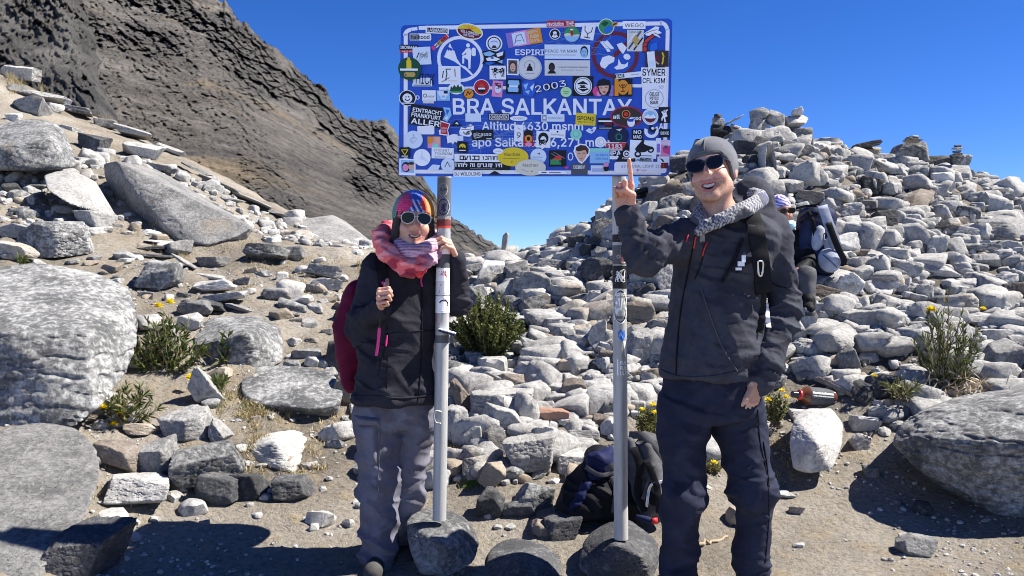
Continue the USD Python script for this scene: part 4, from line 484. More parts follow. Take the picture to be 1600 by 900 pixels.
# ---------------------------------------------------------------- the sign on its two poles
DL, DR = 3.87, 3.70
QUAD = np.array([(633, 41), (1048, 27), (1046, 275), (622, 275)], float)          # corners of the board in the photograph
_bl, _br, _tl, _tr = P(622, 275, DL), P(1046, 275, DR), P(633, 41, DL), P(1048, 27, DR)
BU = _br - _bl; BW = np.linalg.norm(BU); BU = BU / BW; BV = (_tl - _bl + _tr - _br) / 2; BV -= BU * (BV @ BU); BH = np.linalg.norm(BV); BV = BV / BH; BN = np.cross(BU, BV)   # BN looks at the walker
if BN[1] > 0: BN = -BN
def homog(src, dst):
    A, b = [], []
    for (x, y), (u, v) in zip(src, dst):
        A += [[x, y, 1, 0, 0, 0, -u * x, -u * y], [0, 0, 0, x, y, 1, -v * x, -v * y]]; b += [u, v]
    return np.append(np.linalg.solve(np.array(A), np.array(b)), 1).reshape(3, 3)
HM = homog(QUAD, [(0, BH), (BW, BH), (BW, 0), (0, 0)])
def onboard(q, z):
    """Points measured on the board, z metres proud of its face."""
    q = np.asarray(q, float); h = np.column_stack([q, np.ones(len(q))]) @ HM.T; uv = h[:, :2] / h[:, 2:]
    return _bl + uv[:, :1] * BU + uv[:, 1:] * BV + BN * np.reshape(z, (-1, 1))
C_ = dict(w=lin(244, 245, 247), W=lin(252, 252, 252), k=lin(22, 22, 26), g=lin(150, 152, 156), G=lin(220, 219, 215), b=lin(28, 70, 190), n=lin(24, 30, 72), l=lin(150, 200, 235), L=lin(222, 234, 246), r=lin(190, 30, 45), m=lin(110, 24, 44), y=lin(235, 205, 40), o=lin(236, 150, 40), v=lin(150, 120, 200), p=lin(236, 150, 190), P=lin(225, 70, 140),
          e=lin(30, 80, 50), E=lin(60, 150, 90), M=lin(150, 225, 200), c=lin(226, 220, 196), s=lin(226, 178, 150), h=lin(70, 44, 34), d=lin(62, 48, 46), t=lin(200, 165, 90), R=lin(216, 60, 50), i=lin(40, 110, 215), x=lin(86, 88, 92))
TXT = {}
def text_flat(s, bold=False):
    """Flat lettering with capitals 1 high, from the origin."""
    if (s, bold) not in TXT:
        m = meshkit.text_mesh(s, 1.0, 0.1, bold); top = m.triangles_center[:, 2] > .0999; f = m.faces[top]; u, inv = np.unique(f, return_inverse=True)
        TXT[s, bold] = (m.vertices[u][:, :2], inv.reshape(-1, 3))
    return TXT[s, bold]
class Art:
    """Flat coloured shapes, one over the other, in pixel units (y down) about the centre of a sheet."""
    def __init__(s): s.v, s.f, s.c, s.z, s.n, s.k = [], [], [], [], 0, 0
    def add(s, v, f, col, lift=True):
        v = np.asarray(v, float); f = np.asarray(f); s.v.append(v); s.f.append(f + s.n); s.n += len(v); s.k += lift
        s.z.append(np.full(len(v), s.k * .00022)); s.c.append(np.tile(C_[col] if isinstance(col, str) else col, (len(v), 1)))
    def poly(s, pts, col, lift=True):
        import shapely
        g = shapely.Polygon(pts)
        if not g.is_valid: g = g.buffer(0)
        for q in getattr(g, 'geoms', [g]):
            if q.area > 0:
                v, f = trimesh.creation.triangulate_polygon(q, engine='earcut'); s.add(v, f, col, lift); lift = False
    def rect(s, x, y, w, h, col, rot=0, r=0, lift=True):
        a = math.radians(rot); c, n = math.cos(a), math.sin(a)
        if r: b = np.array([(sx * (w / 2 - r) + r * math.cos(t), sy * (h / 2 - r) + r * math.sin(t)) for sx, sy, t0 in ((1, 1, 0), (-1, 1, 90), (-1, -1, 180), (1, -1, 270)) for t in np.radians(np.linspace(t0, t0 + 90, 5))])
        else: b = np.array([(-w / 2, -h / 2), (w / 2, -h / 2), (w / 2, h / 2), (-w / 2, h / 2)])
        v = b @ np.array([[c, n], [-n, c]]) + [x, y]; s.add(v, [(0, i, i + 1) for i in range(1, len(v) - 1)], col, lift)
    def ell(s, x, y, rx, ry, col, rot=0, lift=True, n=28):
        t = np.arange(n) / n * 2 * np.pi; a = math.radians(rot); v = np.stack([rx * np.cos(t), ry * np.sin(t)], 1) @ np.array([[math.cos(a), math.sin(a)], [-math.sin(a), math.cos(a)]]) + [x, y]
        s.add(v, [(0, i, i + 1) for i in range(1, n - 1)], col, lift)
    def ring(s, x, y, r0, r1, col, a0=0, a1=360, lift=True, ky=1.0, n=40):
        t = np.radians(np.linspace(a0, a1, n)); e = np.stack([np.cos(t), np.sin(t) * ky], 1); v = np.vstack([e * r0, e * r1]) + [x, y]
        s.add(v, [q for i in range(n - 1) for q in ((i, i + 1, n + i + 1), (i, n + i + 1, n + i))], col, lift)
    def line(s, pts, w, col, lift=True):
        for (x0, y0), (x1, y1) in zip(pts[:-1], pts[1:]):
            L = math.hypot(x1 - x0, y1 - y0); s.rect((x0 + x1) / 2, (y0 + y1) / 2, L + w * .7, w, col, math.degrees(math.atan2(y1 - y0, x1 - x0)), lift=lift); lift = False
    def text(s, t, x, y, h, col, w=None, rot=0, bold=False, left=False, lift=True):
        """Centred at x, y; capitals h high; squeezed to width w."""
        v, f = text_flat(t, bold); v = v * [1, -1] * h; ext = v[:, 0].max() - v[:, 0].min()
        if w: v = v * [w / ext, 1]
        v = v - [v[:, 0].min() if left else (v[:, 0].max() + v[:, 0].min()) / 2, -h / 2]; a = math.radians(rot)
        s.add(v @ np.array([[math.cos(a), math.sin(a)], [-math.sin(a), math.cos(a)]]) + [x, y], f, col, lift)
    def scribble(s, x, y, w, h, col, n, seed, lw=.8):
        g = np.random.default_rng(seed)
        for k in range(n):
            p = g.uniform(-.5, .5, (4, 2)) * [w, h] + [x, y]; s.line(bez(np.column_stack([p, [0] * 4]), 9)[:, :2], lw * g.uniform(.6, 1.4), col, lift=k == 0)
    def mesh(s, place, z0):
        v = np.vstack(s.v); f = np.vstack(s.f); w = place(v, z0 + np.concatenate(s.z))
        n = np.cross(w[f[:, 1]] - w[f[:, 0]], w[f[:, 2]] - w[f[:, 0]]); flip = (n * (w[f[:, 0]] - np.array([0, 0, CAMZ]))).sum(1) > 0; f[flip] = f[flip][:, ::-1]
        return trimesh.Trimesh(w, f, process=False), np.vstack(s.c)
tint_mat('print_look', 0.55, specular_ior_level=.35)
tint_mat('board_print', 0.5)
mk('board_look', {'g': ('geometry', {}), 'n': ('noise_texture', {'scale': 9.0, 'detail': 6.0, 'roughness': .7}), 'n2': ('noise_texture', {'scale': 70.0, 'detail': 5.0, 'roughness': .8}),
    'r': ('rgb_ramp', {'ramp': [(.3, (0.010, 0.055, 0.40)), (.7, (0.020, 0.10, 0.56))]}), 's': ('rgb_ramp', {'ramp': [(.70, (0, 0, 0)), (.78, (.5, .5, .5))]}), 'm': ('mix_color', {'b': (.32, .40, .62)}), 'p': ('principled_bsdf', {'roughness': 0.42})},
    [('g.position', 'n.vector'), ('g.position', 'n2.vector'), ('n.fac', 'r.fac'), ('n2.fac', 's.fac'), ('r.color', 'm.a'), ('s.color', 'm.fac'), ('m.result', 'p.base_color')])
mk('pole_look', {'g': ('geometry', {}), 'mp': ('mapping', {'scale': (1, 1, .12)}), 'n': ('noise_texture', {'scale': 40.0, 'detail': 6.0, 'roughness': .7}),
    'r': ('rgb_ramp', {'ramp': [(.3, (.30, .305, .30)), (.7, (.46, .46, .445))]}), 'b': ('bump', {'strength': .4, 'distance': .002}), 'p': ('principled_bsdf', {'roughness': 0.48, 'metallic': .25})},
    [('g.position', 'mp.vector'), ('mp.vector', 'n.vector'), ('n.fac', 'r.fac'), ('r.color', 'p.base_color'), ('n.fac', 'b.height'), ('b.normal', 'p.normal')])
SIGN = thing('trail_sign', 'blue metal pass sign crowded with stickers on two grey poles', 'sign', P(690, 795, DL))
import shapely
# board: rounded plate with a folded rim
def plate(w, h, r, d):
    g = shapely.box(r, r, w - r, h - r).buffer(r, quad_segs=6); return trimesh.creation.extrude_polygon(g, d, engine='earcut')
pb = plate(BW, BH, .02, .012); pv = np.asarray(pb.vertices); pb = trimesh.Trimesh(_bl + pv[:, :1] * BU + pv[:, 1:2] * BV - BN * (pv[:, 2:3]), pb.faces[:, ::-1], process=False)
if pb.volume < 0: pb.invert()
put(SIGN, 'board', pb, 'board_look', smooth=30)
for v_ in (.12, BH - .12):
    put(SIGN, 'rail', trimesh.Trimesh(*(lambda b: (_bl + b.vertices[:, :1] * BU + b.vertices[:, 1:2] * BV - BN * b.vertices[:, 2:3], b.faces))(box((BW / 2, v_, .022), (BW * .92, .035, .018)))), 'pole_look', smooth=False)
# printed matter of the sign itself
A = Art()
w = 6.0
for (x0, y0, x1, y1) in [(662, 45, 1030, 35), (640, 56, 634, 262), (1041, 46, 1038, 266), (640, 268, 1030, 270)]:
    A.line([(x0, y0), (x1, y1)], w, 'w', lift=x0 == 662)
A.ring(1029, 45, 8, 14, 'w', 270, 360, lift=False); A.ring(648, 57, 6, 12, 'w', 180, 270, lift=False); A.ring(1028, 260, 6, 12, 'w', 0, 90, lift=False); A.line([(690, 138), (790, 136)], 5, 'w', lift=False); A.line([(985, 132), (1004, 132)], 5, 'w', lift=False); A.line([(650, 47), (656, 46)], 5, 'w', lift=False)
A.ring(722, 92, 30.5, 35.5, 'w', lift=False)
A.poly([(697, 89), (703, 76), (706.5, 67.5), (709, 74), (713, 79), (717, 92), (723, 101), (730, 104), (737, 111), (742, 117), (738, 117), (730, 109), (722, 103), (713, 96)], 'w', lift=False)
A.poly([(702, 76.5), (704, 80), (706, 77.5), (708, 80.5), (710, 77.5), (713, 80), (712.5, 77.5), (704, 73.5)], 'b')
A.ell(734, 71, 3, 3.2, 'w', lift=False); A.poly([(731, 76), (737, 75), (739, 80), (738, 92), (737, 107), (734, 107), (733.5, 93), (728, 90), (727.5, 99), (724.5, 99), (725, 87), (731, 85), (731, 82), (726, 86.5), (724, 84.5), (729, 79)], 'w', lift=False); A.rect(742.5, 81, 6.5, 13, 'w', r=3, lift=False)
A.ring(960, 84, 30.5, 36.5, 'm'); A.line([(934.5, 108), (985, 60)], 7, 'm')
A.poly([(936, 64), (948, 62), (958, 74), (954, 76), (950, 74), (953, 79), (948, 80), (944, 74), (940, 69)], 'w'); A.poly([(962, 68), (970, 65), (978, 73), (972, 83), (966, 76)], 'w', lift=False); A.ell(978, 87, 5.5, 4.5, 'w', 20, lift=False); A.poly([(936, 98), (940, 88), (950, 85), (959, 88), (958, 95), (950, 99), (944, 106), (938, 103)], 'w', lift=False); A.poly([(958, 104), (964, 100), (965, 90), (969, 98), (975, 99), (980, 95), (979, 102), (972, 106), (962, 107)], 'w', lift=False)
A.text('ESPIRITU', 806, 81, 8.6, 'w', 62, bold=True, left=True, lift=False)
A.text('BRA SALKANTAY', 709, 165.5, 24, 'w', 277, bold=True, left=True, lift=False)
A.text('Altitud 4630 msnm', 753, 196, 12.5, 'w', 157, bold=True, left=True, lift=False); A.text('apo Salkantay 6,271 msnm', 737, 221.5, 13, 'w', 225, bold=True, left=True, lift=False); A.text('0', 886, 244, 12, 'w', left=True, lift=False)
A.scribble(900, 70, 120, 40, (.12, .25, .62), 6, 5, .6); A.scribble(760, 215, 200, 60, (.2, .33, .68), 9, 6, .5)
m, c = A.mesh(onboard, .0008); put(SIGN, 'printed_lettering', m, 'board_print', smooth=False, color=c)
# stickers: drawn from the photograph, each its own sheet
STK, BOXES = [], []
def sticker(cx, cy, w, h, fn, rot=0, label=None):
    A = Art(); fn(A, w, h); a = math.radians(rot); R = np.array([[math.cos(a), math.sin(a)], [-math.sin(a), math.cos(a)]])
    hw, hh = abs(w / 2 * math.cos(a)) + abs(h / 2 * math.sin(a)), abs(w / 2 * math.sin(a)) + abs(h / 2 * math.cos(a)); b = (cx - hw, cy - hh, cx + hw, cy + hh)
    lay = max([l for q, l in BOXES if q[0] < b[2] and q[2] > b[0] and q[1] < b[3] and q[3] > b[1]], default=0) + 1; BOXES.append((b, lay))
    m, c = A.mesh(lambda v, z: onboard(v @ R + [cx, cy], z), .0012 + lay * .0013); put(SIGN, 'sticker', m, 'print_look', smooth=False, color=c, label=label)
def R_(col, *ops, r=0):
    def fn(A, w, h): A.rect(0, 0, w, h, col, r=r); [getattr(A, o[0])(*o[1:-1], **o[-1]) if isinstance(o[-1], dict) else getattr(A, o[0])(*o[1:]) for o in ops]
    return fn
def E_(col, *ops):
    def fn(A, w, h): A.ell(0, 0, w / 2, h / 2, col); [getattr(A, o[0])(*o[1:-1], **o[-1]) if isinstance(o[-1], dict) else getattr(A, o[0])(*o[1:]) for o in ops]
    return fn
def N_(*ops):
    def fn(A, w, h): [getattr(A, o[0])(*o[1:-1], **o[-1]) if isinstance(o[-1], dict) else getattr(A, o[0])(*o[1:]) for o in ops]
    return fn
B = dict(bold=True)
HEB = {'h': [(0, 0, 0, 1), (1, 0, 1, 1), (0, 0, 1, 0)], 'v': [(1, 0, 1, 1), (.5, 0, 1, 0)], 'n': [(1, 0, 1, 1), (.4, 0, 1, 0), (.3, 1, 1, 1)], 'k': [(0, 0, 1, 0), (1, 0, 1, 1), (0, 1, 1, 1)], 'e': [(.1, 0, .35, .9), (1, 0, .6, .9), (0, 1, .7, .9)], 'M': [(0, 0, 1, 0), (0, 0, 0, 1), (1, 0, 1, 1), (0, 1, 1, 1)], 'y': [(1, 0, 1, .45), (.6, 0, 1, 0)], 's': [(0, 0, 1, 0), (.1, 0, .25, .9), (1, 0, .75, .9), (.25, 1, .75, 1)], 'g': [(.4, 0, .8, 0), (.8, 0, 1, 1), (.9, .6, .2, 1)], 'r': [(0, 0, 1, 0), (1, 0, 1, 1)], 'z': [(.2, 0, 1, 0), (.6, 0, .6, 1)], 'l': [(0, -.35, 0, .2), (0, .2, 1, .2), (1, .2, .6, 1)], 't': [(0, 0, 1, 0), (1, 0, 1, 1), (.15, 0, .15, 1), (0, 1, .15, 1)], 'H': [(0, 0, 1, 0), (1, 0, 1, 1), (.1, .45, .1, 1)], '!': [(.5, -.2, .5, .65), (.5, .9, .5, 1)]}
def heb(A, s, x, y, lw, lh, col, gap=1.5, t=1.3):
    """Square letters written from right to left."""
    for ch in s:
        wd = lw * (.45 if ch in 'vyz!' else 1) if ch != ' ' else lw * .55
        if ch != ' ':
            for q in HEB[ch]: A.line([(x - wd + q[0] * wd, y + q[1] * lh), (x - wd + q[2] * wd, y + q[3] * lh)], t, col, lift=False)
        x -= wd + gap
def hebrew(A, w, h):
    A.rect(0, -h / 4, w, h / 2, 'w'); A.rect(0, h / 4, w, h / 2, 'k', lift=False); A.k += 1
    heb(A, 'hvHnv', 23, -8.5, 4.4, 4.6, 'k'); heb(A, 'knvesM'.replace('s', ''), -5, -9, 5.2, 5.6, 'k', t=1.7); heb(A, 'hyv svgrM zH lzHv!', 30, 3, 3.6, 4.6, 'W', t=1.3); A.line([(-18, 11), (20, 11)], .8, 'g')
def face(A, x, y, rx, ry, skin, hair):
    A.ell(x, y - ry * .25, rx * 1.25, ry * 1.15, hair); A.ell(x, y + ry * .1, rx, ry, skin); A.rect(x - rx * .4, y, rx * .45, ry * .14, hair); A.rect(x + rx * .4, y, rx * .45, ry * .14, hair, lift=False); A.rect(x, y + ry * .6, rx * .7, ry * .14, 'm', lift=False)
st = sticker
st(688, 48, 35, 11, R_('w', ('rect', 0, .5, 31, 6.5, 'k'), ('text', 'LASMAVED', 0, .5, 4.6, 'w', 29, B)), 3); st(662, 59, 33, 11, R_('w', ('rect', -9, 0, 15, 10, 'g'), ('text', 'halkood', 0, 0, 6, 'k', 28, B), r=2)); st(692, 67, 32, 6, R_('w', ('rect', 9, 0, 12, 6, 'R'), ('rect', -1, 0, 8, 6, 't'), ('rect', -13, 0, 6, 6, 'P'), ('text', 'NEXT BUS', 0, 0, 3, 'k', 22, B)), -42)
st(737, 50, 41, 24, E_('W', ('ell', 0, 0, 18.8, 10.6, 'y'), ('poly', [(-18.8, 0), (-10, -2), (0, -4), (6, -1), (14, 1), (18.8, 0), (16, 6), (8, 9.6), (0, 10.6), (-8, 9.6), (-16, 6)], 'm'), ('line', [(0, -4), (-12, -8)], .8, 'o'), ('line', [(0, -4), (-4, -10)], .8, 'o'), ('line', [(0, -4), (4, -10)], .8, 'o'), ('line', [(0, -4), (11, -8)], .8, 'o'), ('text', 'YELLOWISH', 0, 1.6, 4, 'w', 28, B), ('text', 'NATION', 0, 6.4, 3, 'w', 16, B)), 12, label='oval yellow and dark red sunburst sticker')
st(644, 75, 28, 8, R_('k', ('text', 'IRONMAX', 0, 0, 4.6, 'w', 25, B))); st(644, 81, 28, 3.6, R_('R', ('text', 'RACE TEAM', 0, 0, 1.8, 'w', 20)))
st(664, 88, 27, 27, R_('L', ('scribble', 3, 0, 16, 16, 'g', 5, 3, .6), ('line', [(-8, 3), (-4, -5)], 1.4, 'k')), -3); st(663, 128, 30, 13, R_('L', ('rect', 0, 5, 26, 2, 'g'))); st(664, 123, 36, 17, N_(('text', 'THICK', 0, 0, 16, 'k', 36)), 3)
st(645, 108, 35, 35, E_('e', ('rect', -1, -6, 7.5, 16, 'y', 0, 3), ('ell', -1, -15, 2.2, 2.4, 'y'), ('rect', 0, 9, 17, 7, 't', 0, 3), ('ell', -6, 9.5, 1, 1.6, 'k'), ('rect', -1, 1.5, 27, 3.2, 'W')), label='round dark green sticker with a yellow bottle')
st(705, 117, 34, 28, R_('w', ('line', [(-6, 8), (-4, -2), (-5, -9), (2, -9)], 1.6, 'e'), ('line', [(-11, 4), (-9, -6)], 1.3, 'k'), ('line', [(-12, 11), (0, 4)], .9, 'k'), ('line', [(8, -9), (9, 2)], 1.6, 'g'), ('rect', 5, 9, 14, 1.4, 'G'))); st(715, 138, 25, 18, E_('w', ('poly', [(-10, 4), (-8, -4), (-6, -1), (-3, -6), (0, -2), (3, -7), (5, -2), (8, -5), (10, 4)], 'e'), ('rect', 0, 5, 18, 3, 'E'))); st(734, 146, 16, 16, E_('k', ('ell', 0, 0, 7.2, 7.2, 'o'), ('line', [(-4, 3), (-1, -4), (1, 1), (4, -3)], 1.3, 'k')))
st(754, 136, 25, 25, E_('w', ('ell', 0, 0, 11.4, 11.4, 'r'), ('ell', 0, -2, 4, 3.6, 'R'), ('poly', [(-8, 0), (8, 0), (5, 7), (0, 9), (-5, 7)], 'k'), ('rect', 0, 2, 11, 2.4, 'W'))); st(778, 138, 16, 25, R_('p', ('ell', 1, 0, 5, 6.5, 'L'), ('scribble', 0, -5, 12, 10, 'm', 5, 2, .8), ('rect', 0, 8, 5, 1, 'P')), 5)
st(774, 68, 25, 25, E_('w', ('ring', 0, 0, 8.6, 10.2, 'k'), ('ell', 0, 1, 8, 7.5, 'L'), ('line', [(-5, -2), (0, -4), (5, -2)], 1, 'i'), ('poly', [(-4, 7), (-2, 3), (2, 3), (4, 7)], 'd')))
st(773, 91, 36, 27, N_(('poly', [(-18, -10), (-5, -13), (8, -9), (17, -13), (17, -2), (12, 6), (16, 11), (2, 8), (-8, 13), (-12, 8), (-18, 9), (-14, 0)], 'k'), ('poly', [(-16, -8), (-6, -11), (2, -7), (-6, -3), (-13, -4)], 'l'), ('poly', [(4, -7), (15, -11), (14, -5), (6, -2)], 'w'), ('poly', [(-12, 0), (0, -3), (10, 1), (4, 4), (-10, 4)], 'w'), ('poly', [(-14, 7), (-4, 5), (2, 7), (-8, 11)], 'i'), ('poly', [(6, 5), (14, 2), (13, 8)], 'l'), ('ell', -2, -.5, 2.4, 1.6, 'i')))
st(779, 113, 25, 21, R_('w', ('scribble', 0, 0, 20, 16, 'k', 7, 8, 1.3), ('poly', [(-10, 2), (0, -3), (6, 4), (-2, 8)], 'G'), ('scribble', 0, 0, 20, 12, 'k', 4, 9, .8)))
st(820, 59, 54, 23, R_('o', ('poly', [(-27, -11.5), (-14, -11.5), (-12, 11.5), (-27, 11.5)], 'v'), ('poly', [(-14, -11.5), (6, -11.5), (8, 11.5), (-12, 11.5)], 'p'), ('rect', -8, 0, 20, 19, 'L'), ('line', [(-16, 7), (-11, -5), (-4, -6), (-1, 6)], .9, 'n'), ('line', [(-14, 3), (-6, 3)], .8, 'n'), ('text', 'HIPPY', 14, -6.5, 4.4, 'c', 18, B), ('text', 'TRIBE', 14, 0, 4.4, 'c', 18, B), ('text', 'TRAVEL', 14, 6.5, 4.4, 'c', 20, B)), -10, label='slanted purple to orange travel sticker')
def portrait(A, w, h): A.rect(0, 0, w, h, 'W'); A.rect(0, 0, w - 4, h - 4, 'x'); face(A, 0, 0, 4.2, 6.5, 's', 'h')
st(802, 104, 18, 25, portrait, 1, label='small photograph of a face in a white border')
st(828, 105, 37, 37, E_('G', ('ring', 0, 0, 16.8, 17.3, 'g'), ('poly', [(-5, 5), (-3.5, -1), (-1.5, -3), (-1.5, -6), (1.5, -6), (1.5, -3), (3.5, -1), (5, 5)], 'k'), ('ring', 0, -3, 7.5, 8.2, 'g', 150, 390), ('rect', 0, 9, 14, .9, 'g')), label='round grey sticker with a seated figure')
st(803, 134, 23, 23, R_('k', ('poly', [(-8, -9), (8, -9), (9, -3), (4, 0), (8, 4), (7, 9), (-8, 9), (-9, 3), (-4, 0), (-9, -4)], 'l'), ('rect', 0, 0, 14, 3, 'L')), 2); st(826, 138, 24, 28, N_(('poly', [(-11, -8), (-4, -13), (9, -12), (12, 2), (6, 13), (-8, 10)], lin(50, 96, 200)), ('poly', [(-8, -6), (0, -9), (-4, 2)], 'l'), ('poly', [(2, -2), (9, -8), (6, 4)], 'L'), ('poly', [(-6, 4), (2, 2), (0, 9)], 'l'), ('poly', [(4, 8), (8, 3), (9, 8)], 'i')))
st(640, 153, 26, 25, E_('w', ('ell', 0, 0, 11.8, 11.4, 'k'), ('ell', 0, 0, 7.4, 7.2, 'w'), ('ring', 0, 0, 3, 4.4, 'k', 10, 170), ('ell', -2, -2, .9, 1.2, 'k'), ('ell', 2, -2, .9, 1.2, 'k'), ('line', [(-8, 8), (8, 8)], 1.3, 'w'))); st(656, 152, 8, 7, N_(('text', 'D', 0, 0, 6, 'w', B))); st(673, 149, 21, 17, R_('w', ('ring', -6, 0, 2, 3, 'k'), ('text', 'caspar', 3, 1, 3.4, 'x', 11), ('rect', 0, 6, 16, .6, 'G'))); st(672, 159, 17, 4, R_('G')); st(695, 149, 20, 16, R_('l', ('poly', [(-9, -7), (9, -7), (7, 0), (-7, 0)], 'L'), ('ring', 0, 1, 3, 4.6, 'w'), ('rect', 4, -5, 6, 4, 'n')))
st(876, 37, 43, 10, R_('r', ('text', 'revolution', -8, 0, 6, 'w', 25, B), ('text', 'THE', 14, 0, 6, 'W', 12, B), ('rect', 0, 4.2, 40, 1, 'p')), -1); st(867, 53, 17, 17, E_('w', ('ell', 0, 0, 7.4, 7.4, 'k'), ('ell', 0, -2, 3, 2.4, 'w'), ('poly', [(-5, 4), (-2, 0), (0, 3), (2, 0), (5, 4), (0, 6)], 'w')))
st(893, 53, 24, 24, E_('E', ('poly', [(-12, 0), (-6, -2), (2, 1), (12, 0), (11, 5), (-11, 5)], 'c'), ('poly', [(-11.4, 3), (11.4, 3), (9, 8), (4, 11.4), (-4, 11.4), (-9, 8)], 'l'), ('rect', 0, -2, 3.4, 9, 'r'), ('rect', 0, -7, 4.4, 2, 'W')), label='round sticker of a red lighthouse by blue water')
st(918, 49, 20, 24, R_('w', ('line', [(-6, -8), (-5, -1), (0, 3), (5, -1), (6, -8)], 1.2, 'k'), ('line', [(0, 3), (0, 8)], 1.2, 'k'), ('line', [(-4, 9), (4, 9)], 1.4, 'k')), 10); st(946, 41, 25, 25, E_('w', ('ell', 0, 0, 11.4, 11.4, 'E'), ('poly', [(-2, 2), (8, -3), (10, 4), (3, 10), (-4, 8)], 'i'), ('poly', [(-8, -4), (-2, -9), (4, -6), (-2, 0)], 'e'))); st(959, 37, 10, 9, N_(('ell', 0, 0, 5, 3.6, 't', -30), ('ell', 0, 0, 4.6, 1.2, 'm', -30)))
st(989, 38, 35, 12, R_('W', ('text', 'WEGO', 0, .5, 5.6, 'k', 29))); st(991, 62, 26, 33, R_('G', ('line', [(-10, 12), (8, -14)], 3, 'x'), ('line', [(-2, 14), (11, -4)], 2.4, 'k'), ('line', [(-11, 3), (2, -14)], 1.6, 'W'), ('poly', [(-2, -6), (1, -9), (3, -5), (7, 0), (3, 2), (4, 9), (0, 9), (-2, 3), (-5, 0)], 't'), ('text', 'HAWAII', 0, -13, 3, 'g', 18)), label='grey striped sticker with a small golden figure')
st(1016, 60, 32, 40, N_(('poly', [(-4, -14), (6, -20), (12, -19), (10, -14), (16, -10), (10, -8), (14, -2), (6, -6), (0, -4), (-8, -6), (-12, -9)], 'W'), ('line', [(-10, -9), (0, -13), (8, -15)], .9, 'k'), ('line', [(4, -10), (14, -6)], .9, 'k'), ('poly', [(2, -9), (6, -4), (-2, 1), (-6, 8), (-6, 20), (-14, 20), (-14, 8), (-10, -1)], 'k'), ('poly', [(2, -7), (4, -4), (-4, 2), (-7.5, 8), (-7.5, 19), (-12.5, 19), (-12.5, 8), (-9, 0)], 'R'), ('line', [(-11, 6), (-5, 4)], 1, 'k'), ('line', [(-12, 12), (-7, 11)], 1, 'k'), ('poly', [(-1, 8), (8, 4), (10, 14), (2, 20), (-3, 16)], 'i')), label='orange and white winged tentacle sticker')
st(1025, 90, 36, 25, R_('d', ('rect', -5, -1, 18, 7, 'm'), ('line', [(8, 8), (10, -4), (8, -9)], 2.2, 'y'), ('line', [(-6, 11), (-2, 5), (2, 8)], 2.4, 's')))
st(1020, 111, 40, 15, R_('W', ('text', 'SYMER', 0, 0, 10.5, 'k', 36, B))); st(1020, 124, 38, 11, R_('W', ('text', 'CFL K3M', 0, 0, 7.6, 'k', 35, B))); st(1021, 149, 38, 39, R_('w', ('text', 'SIX', 11, -15, 4.5, 'g', 8), ('ring', 0, 3, 13.6, 14.4, 'g'), ('text', 'GILGI', 0, -4, 5.2, 'k', 15, B), ('text', 'PITIC', 0, 2.6, 4.6, 'k', 14, B), ('text', 'BAR', 0, 9.4, 5.2, 'k', 12, B)), label='white sticker with three lines of black letters in a ring')
st(886, 80, 70, 22, R_('L', ('text', 'PEACE YA MAN', -10, -1, 4.6, 'k', 48), ('rect', -10, 5, 46, .8, 'g'), ('ell', 26, 0, 6, 9, 'k'), ('ell', 26, 1.5, 4.8, 7.4, 'l'), ('rect', 24, 0, 2.6, .9, 'k'), ('rect', 28, 0, 2.6, .9, 'k'), ('rect', 26, 5, 3, .8, 'k')), label='long white sticker reading PEACE YA MAN')
st(886, 105, 70, 24, R_('G', ('ring', 0, 0, 0, 0, 'g'), ('text', '# THE BEST VIEWERS OF PRIMARIES', 9, -1, 2.2, 'k', 46), ('text', 'World tour', 8, 3.4, 1.8, 'g', 36), ('ell', -24, -1, 4.8, 7, 'k'), ('ell', -24, .4, 3.2, 4.2, 'd'), ('poly', [(-31, 9), (-28, 5), (-20, 5), (-17, 9)], 'k'), ('rect', -24, 0, 4.4, .9, 'k')), label='long grey sticker with a dark-haired portrait at its left end')
st(860, 134, 50, 16, N_(('rect', 0, 0, 12, 8, 'k'), ('text', '2003', 0, 0, 11, 'k', 50, B), ('text', '2003', 0, 0, 10, 'W', 48)), -12); st(884, 143, 17, 16, E_(lin(190, 232, 170), ('rect', 0, -1, 9, 1, 'E'), ('rect', 0, 2, 7, 1, 'E')))
st(910, 133, 32, 31, R_('k', ('ell', 0, 0, 14, 14, 'w'), ('ring', 0, 0, 11.6, 12.6, 'k'), ('poly', [(-9, -4), (0, -8), (8, -3), (2, 0), (9, 5), (0, 9), (-8, 4), (-3, 1)], 'k'), ('line', [(-6, -2), (5, -2)], 1.3, 'w'), ('line', [(-5, 4), (5, 4)], 1.3, 'w')))
st(942, 136, 33, 29, N_(('ell', -10, 5, 7, 8, 'P'), ('ell', 12, 4, 6, 9, 'v'), ('ell', -7, 9, 4, 4, 'p'), ('poly', [(-11, -4), (-8, -12), (0, -14.5), (9, -12), (12, -3), (10, 8), (6, 12), (-6, 10)], 'k'), ('poly', [(-8, -3), (8, -4), (7, 4), (3, 10), (-2, 11), (-6, 5)], 's'), ('rect', -4, 0, 4, 1, 'k'), ('rect', 4, -1, 4, 1, 'k'), ('ell', 1, 6.4, 2.2, 1.2, 'r')), label='sticker of a black-bobbed head among pink flowers')
st(972, 135, 29, 28, R_('k', ('rect', -10, 0, 6, 27, 'o', 0), ('rect', 11, 3, 5, 16, 'o', 0), ('ell', 0, 0, 9, 11.5, 'o'), ('ring', 0, -5, 2.4, 3.4, 'k', 0, 180), ('ring', 0, -5, 5, 6, 'k', 0, 180), ('rect', 0, 0, 1.2, 12, 'k'), ('rect', 0, 6.4, 6, 1.2, 'k')), label='black and gold candelabrum sticker'); st(981, 116, 42, 8, R_('w', ('rect', -14, 0, 14, 6, 'e'), ('text', 'BAE', -14, 0, 4.2, 'w', 11, B), ('line', [(4, 0), (16, 0)], .9, 'g')), -6)
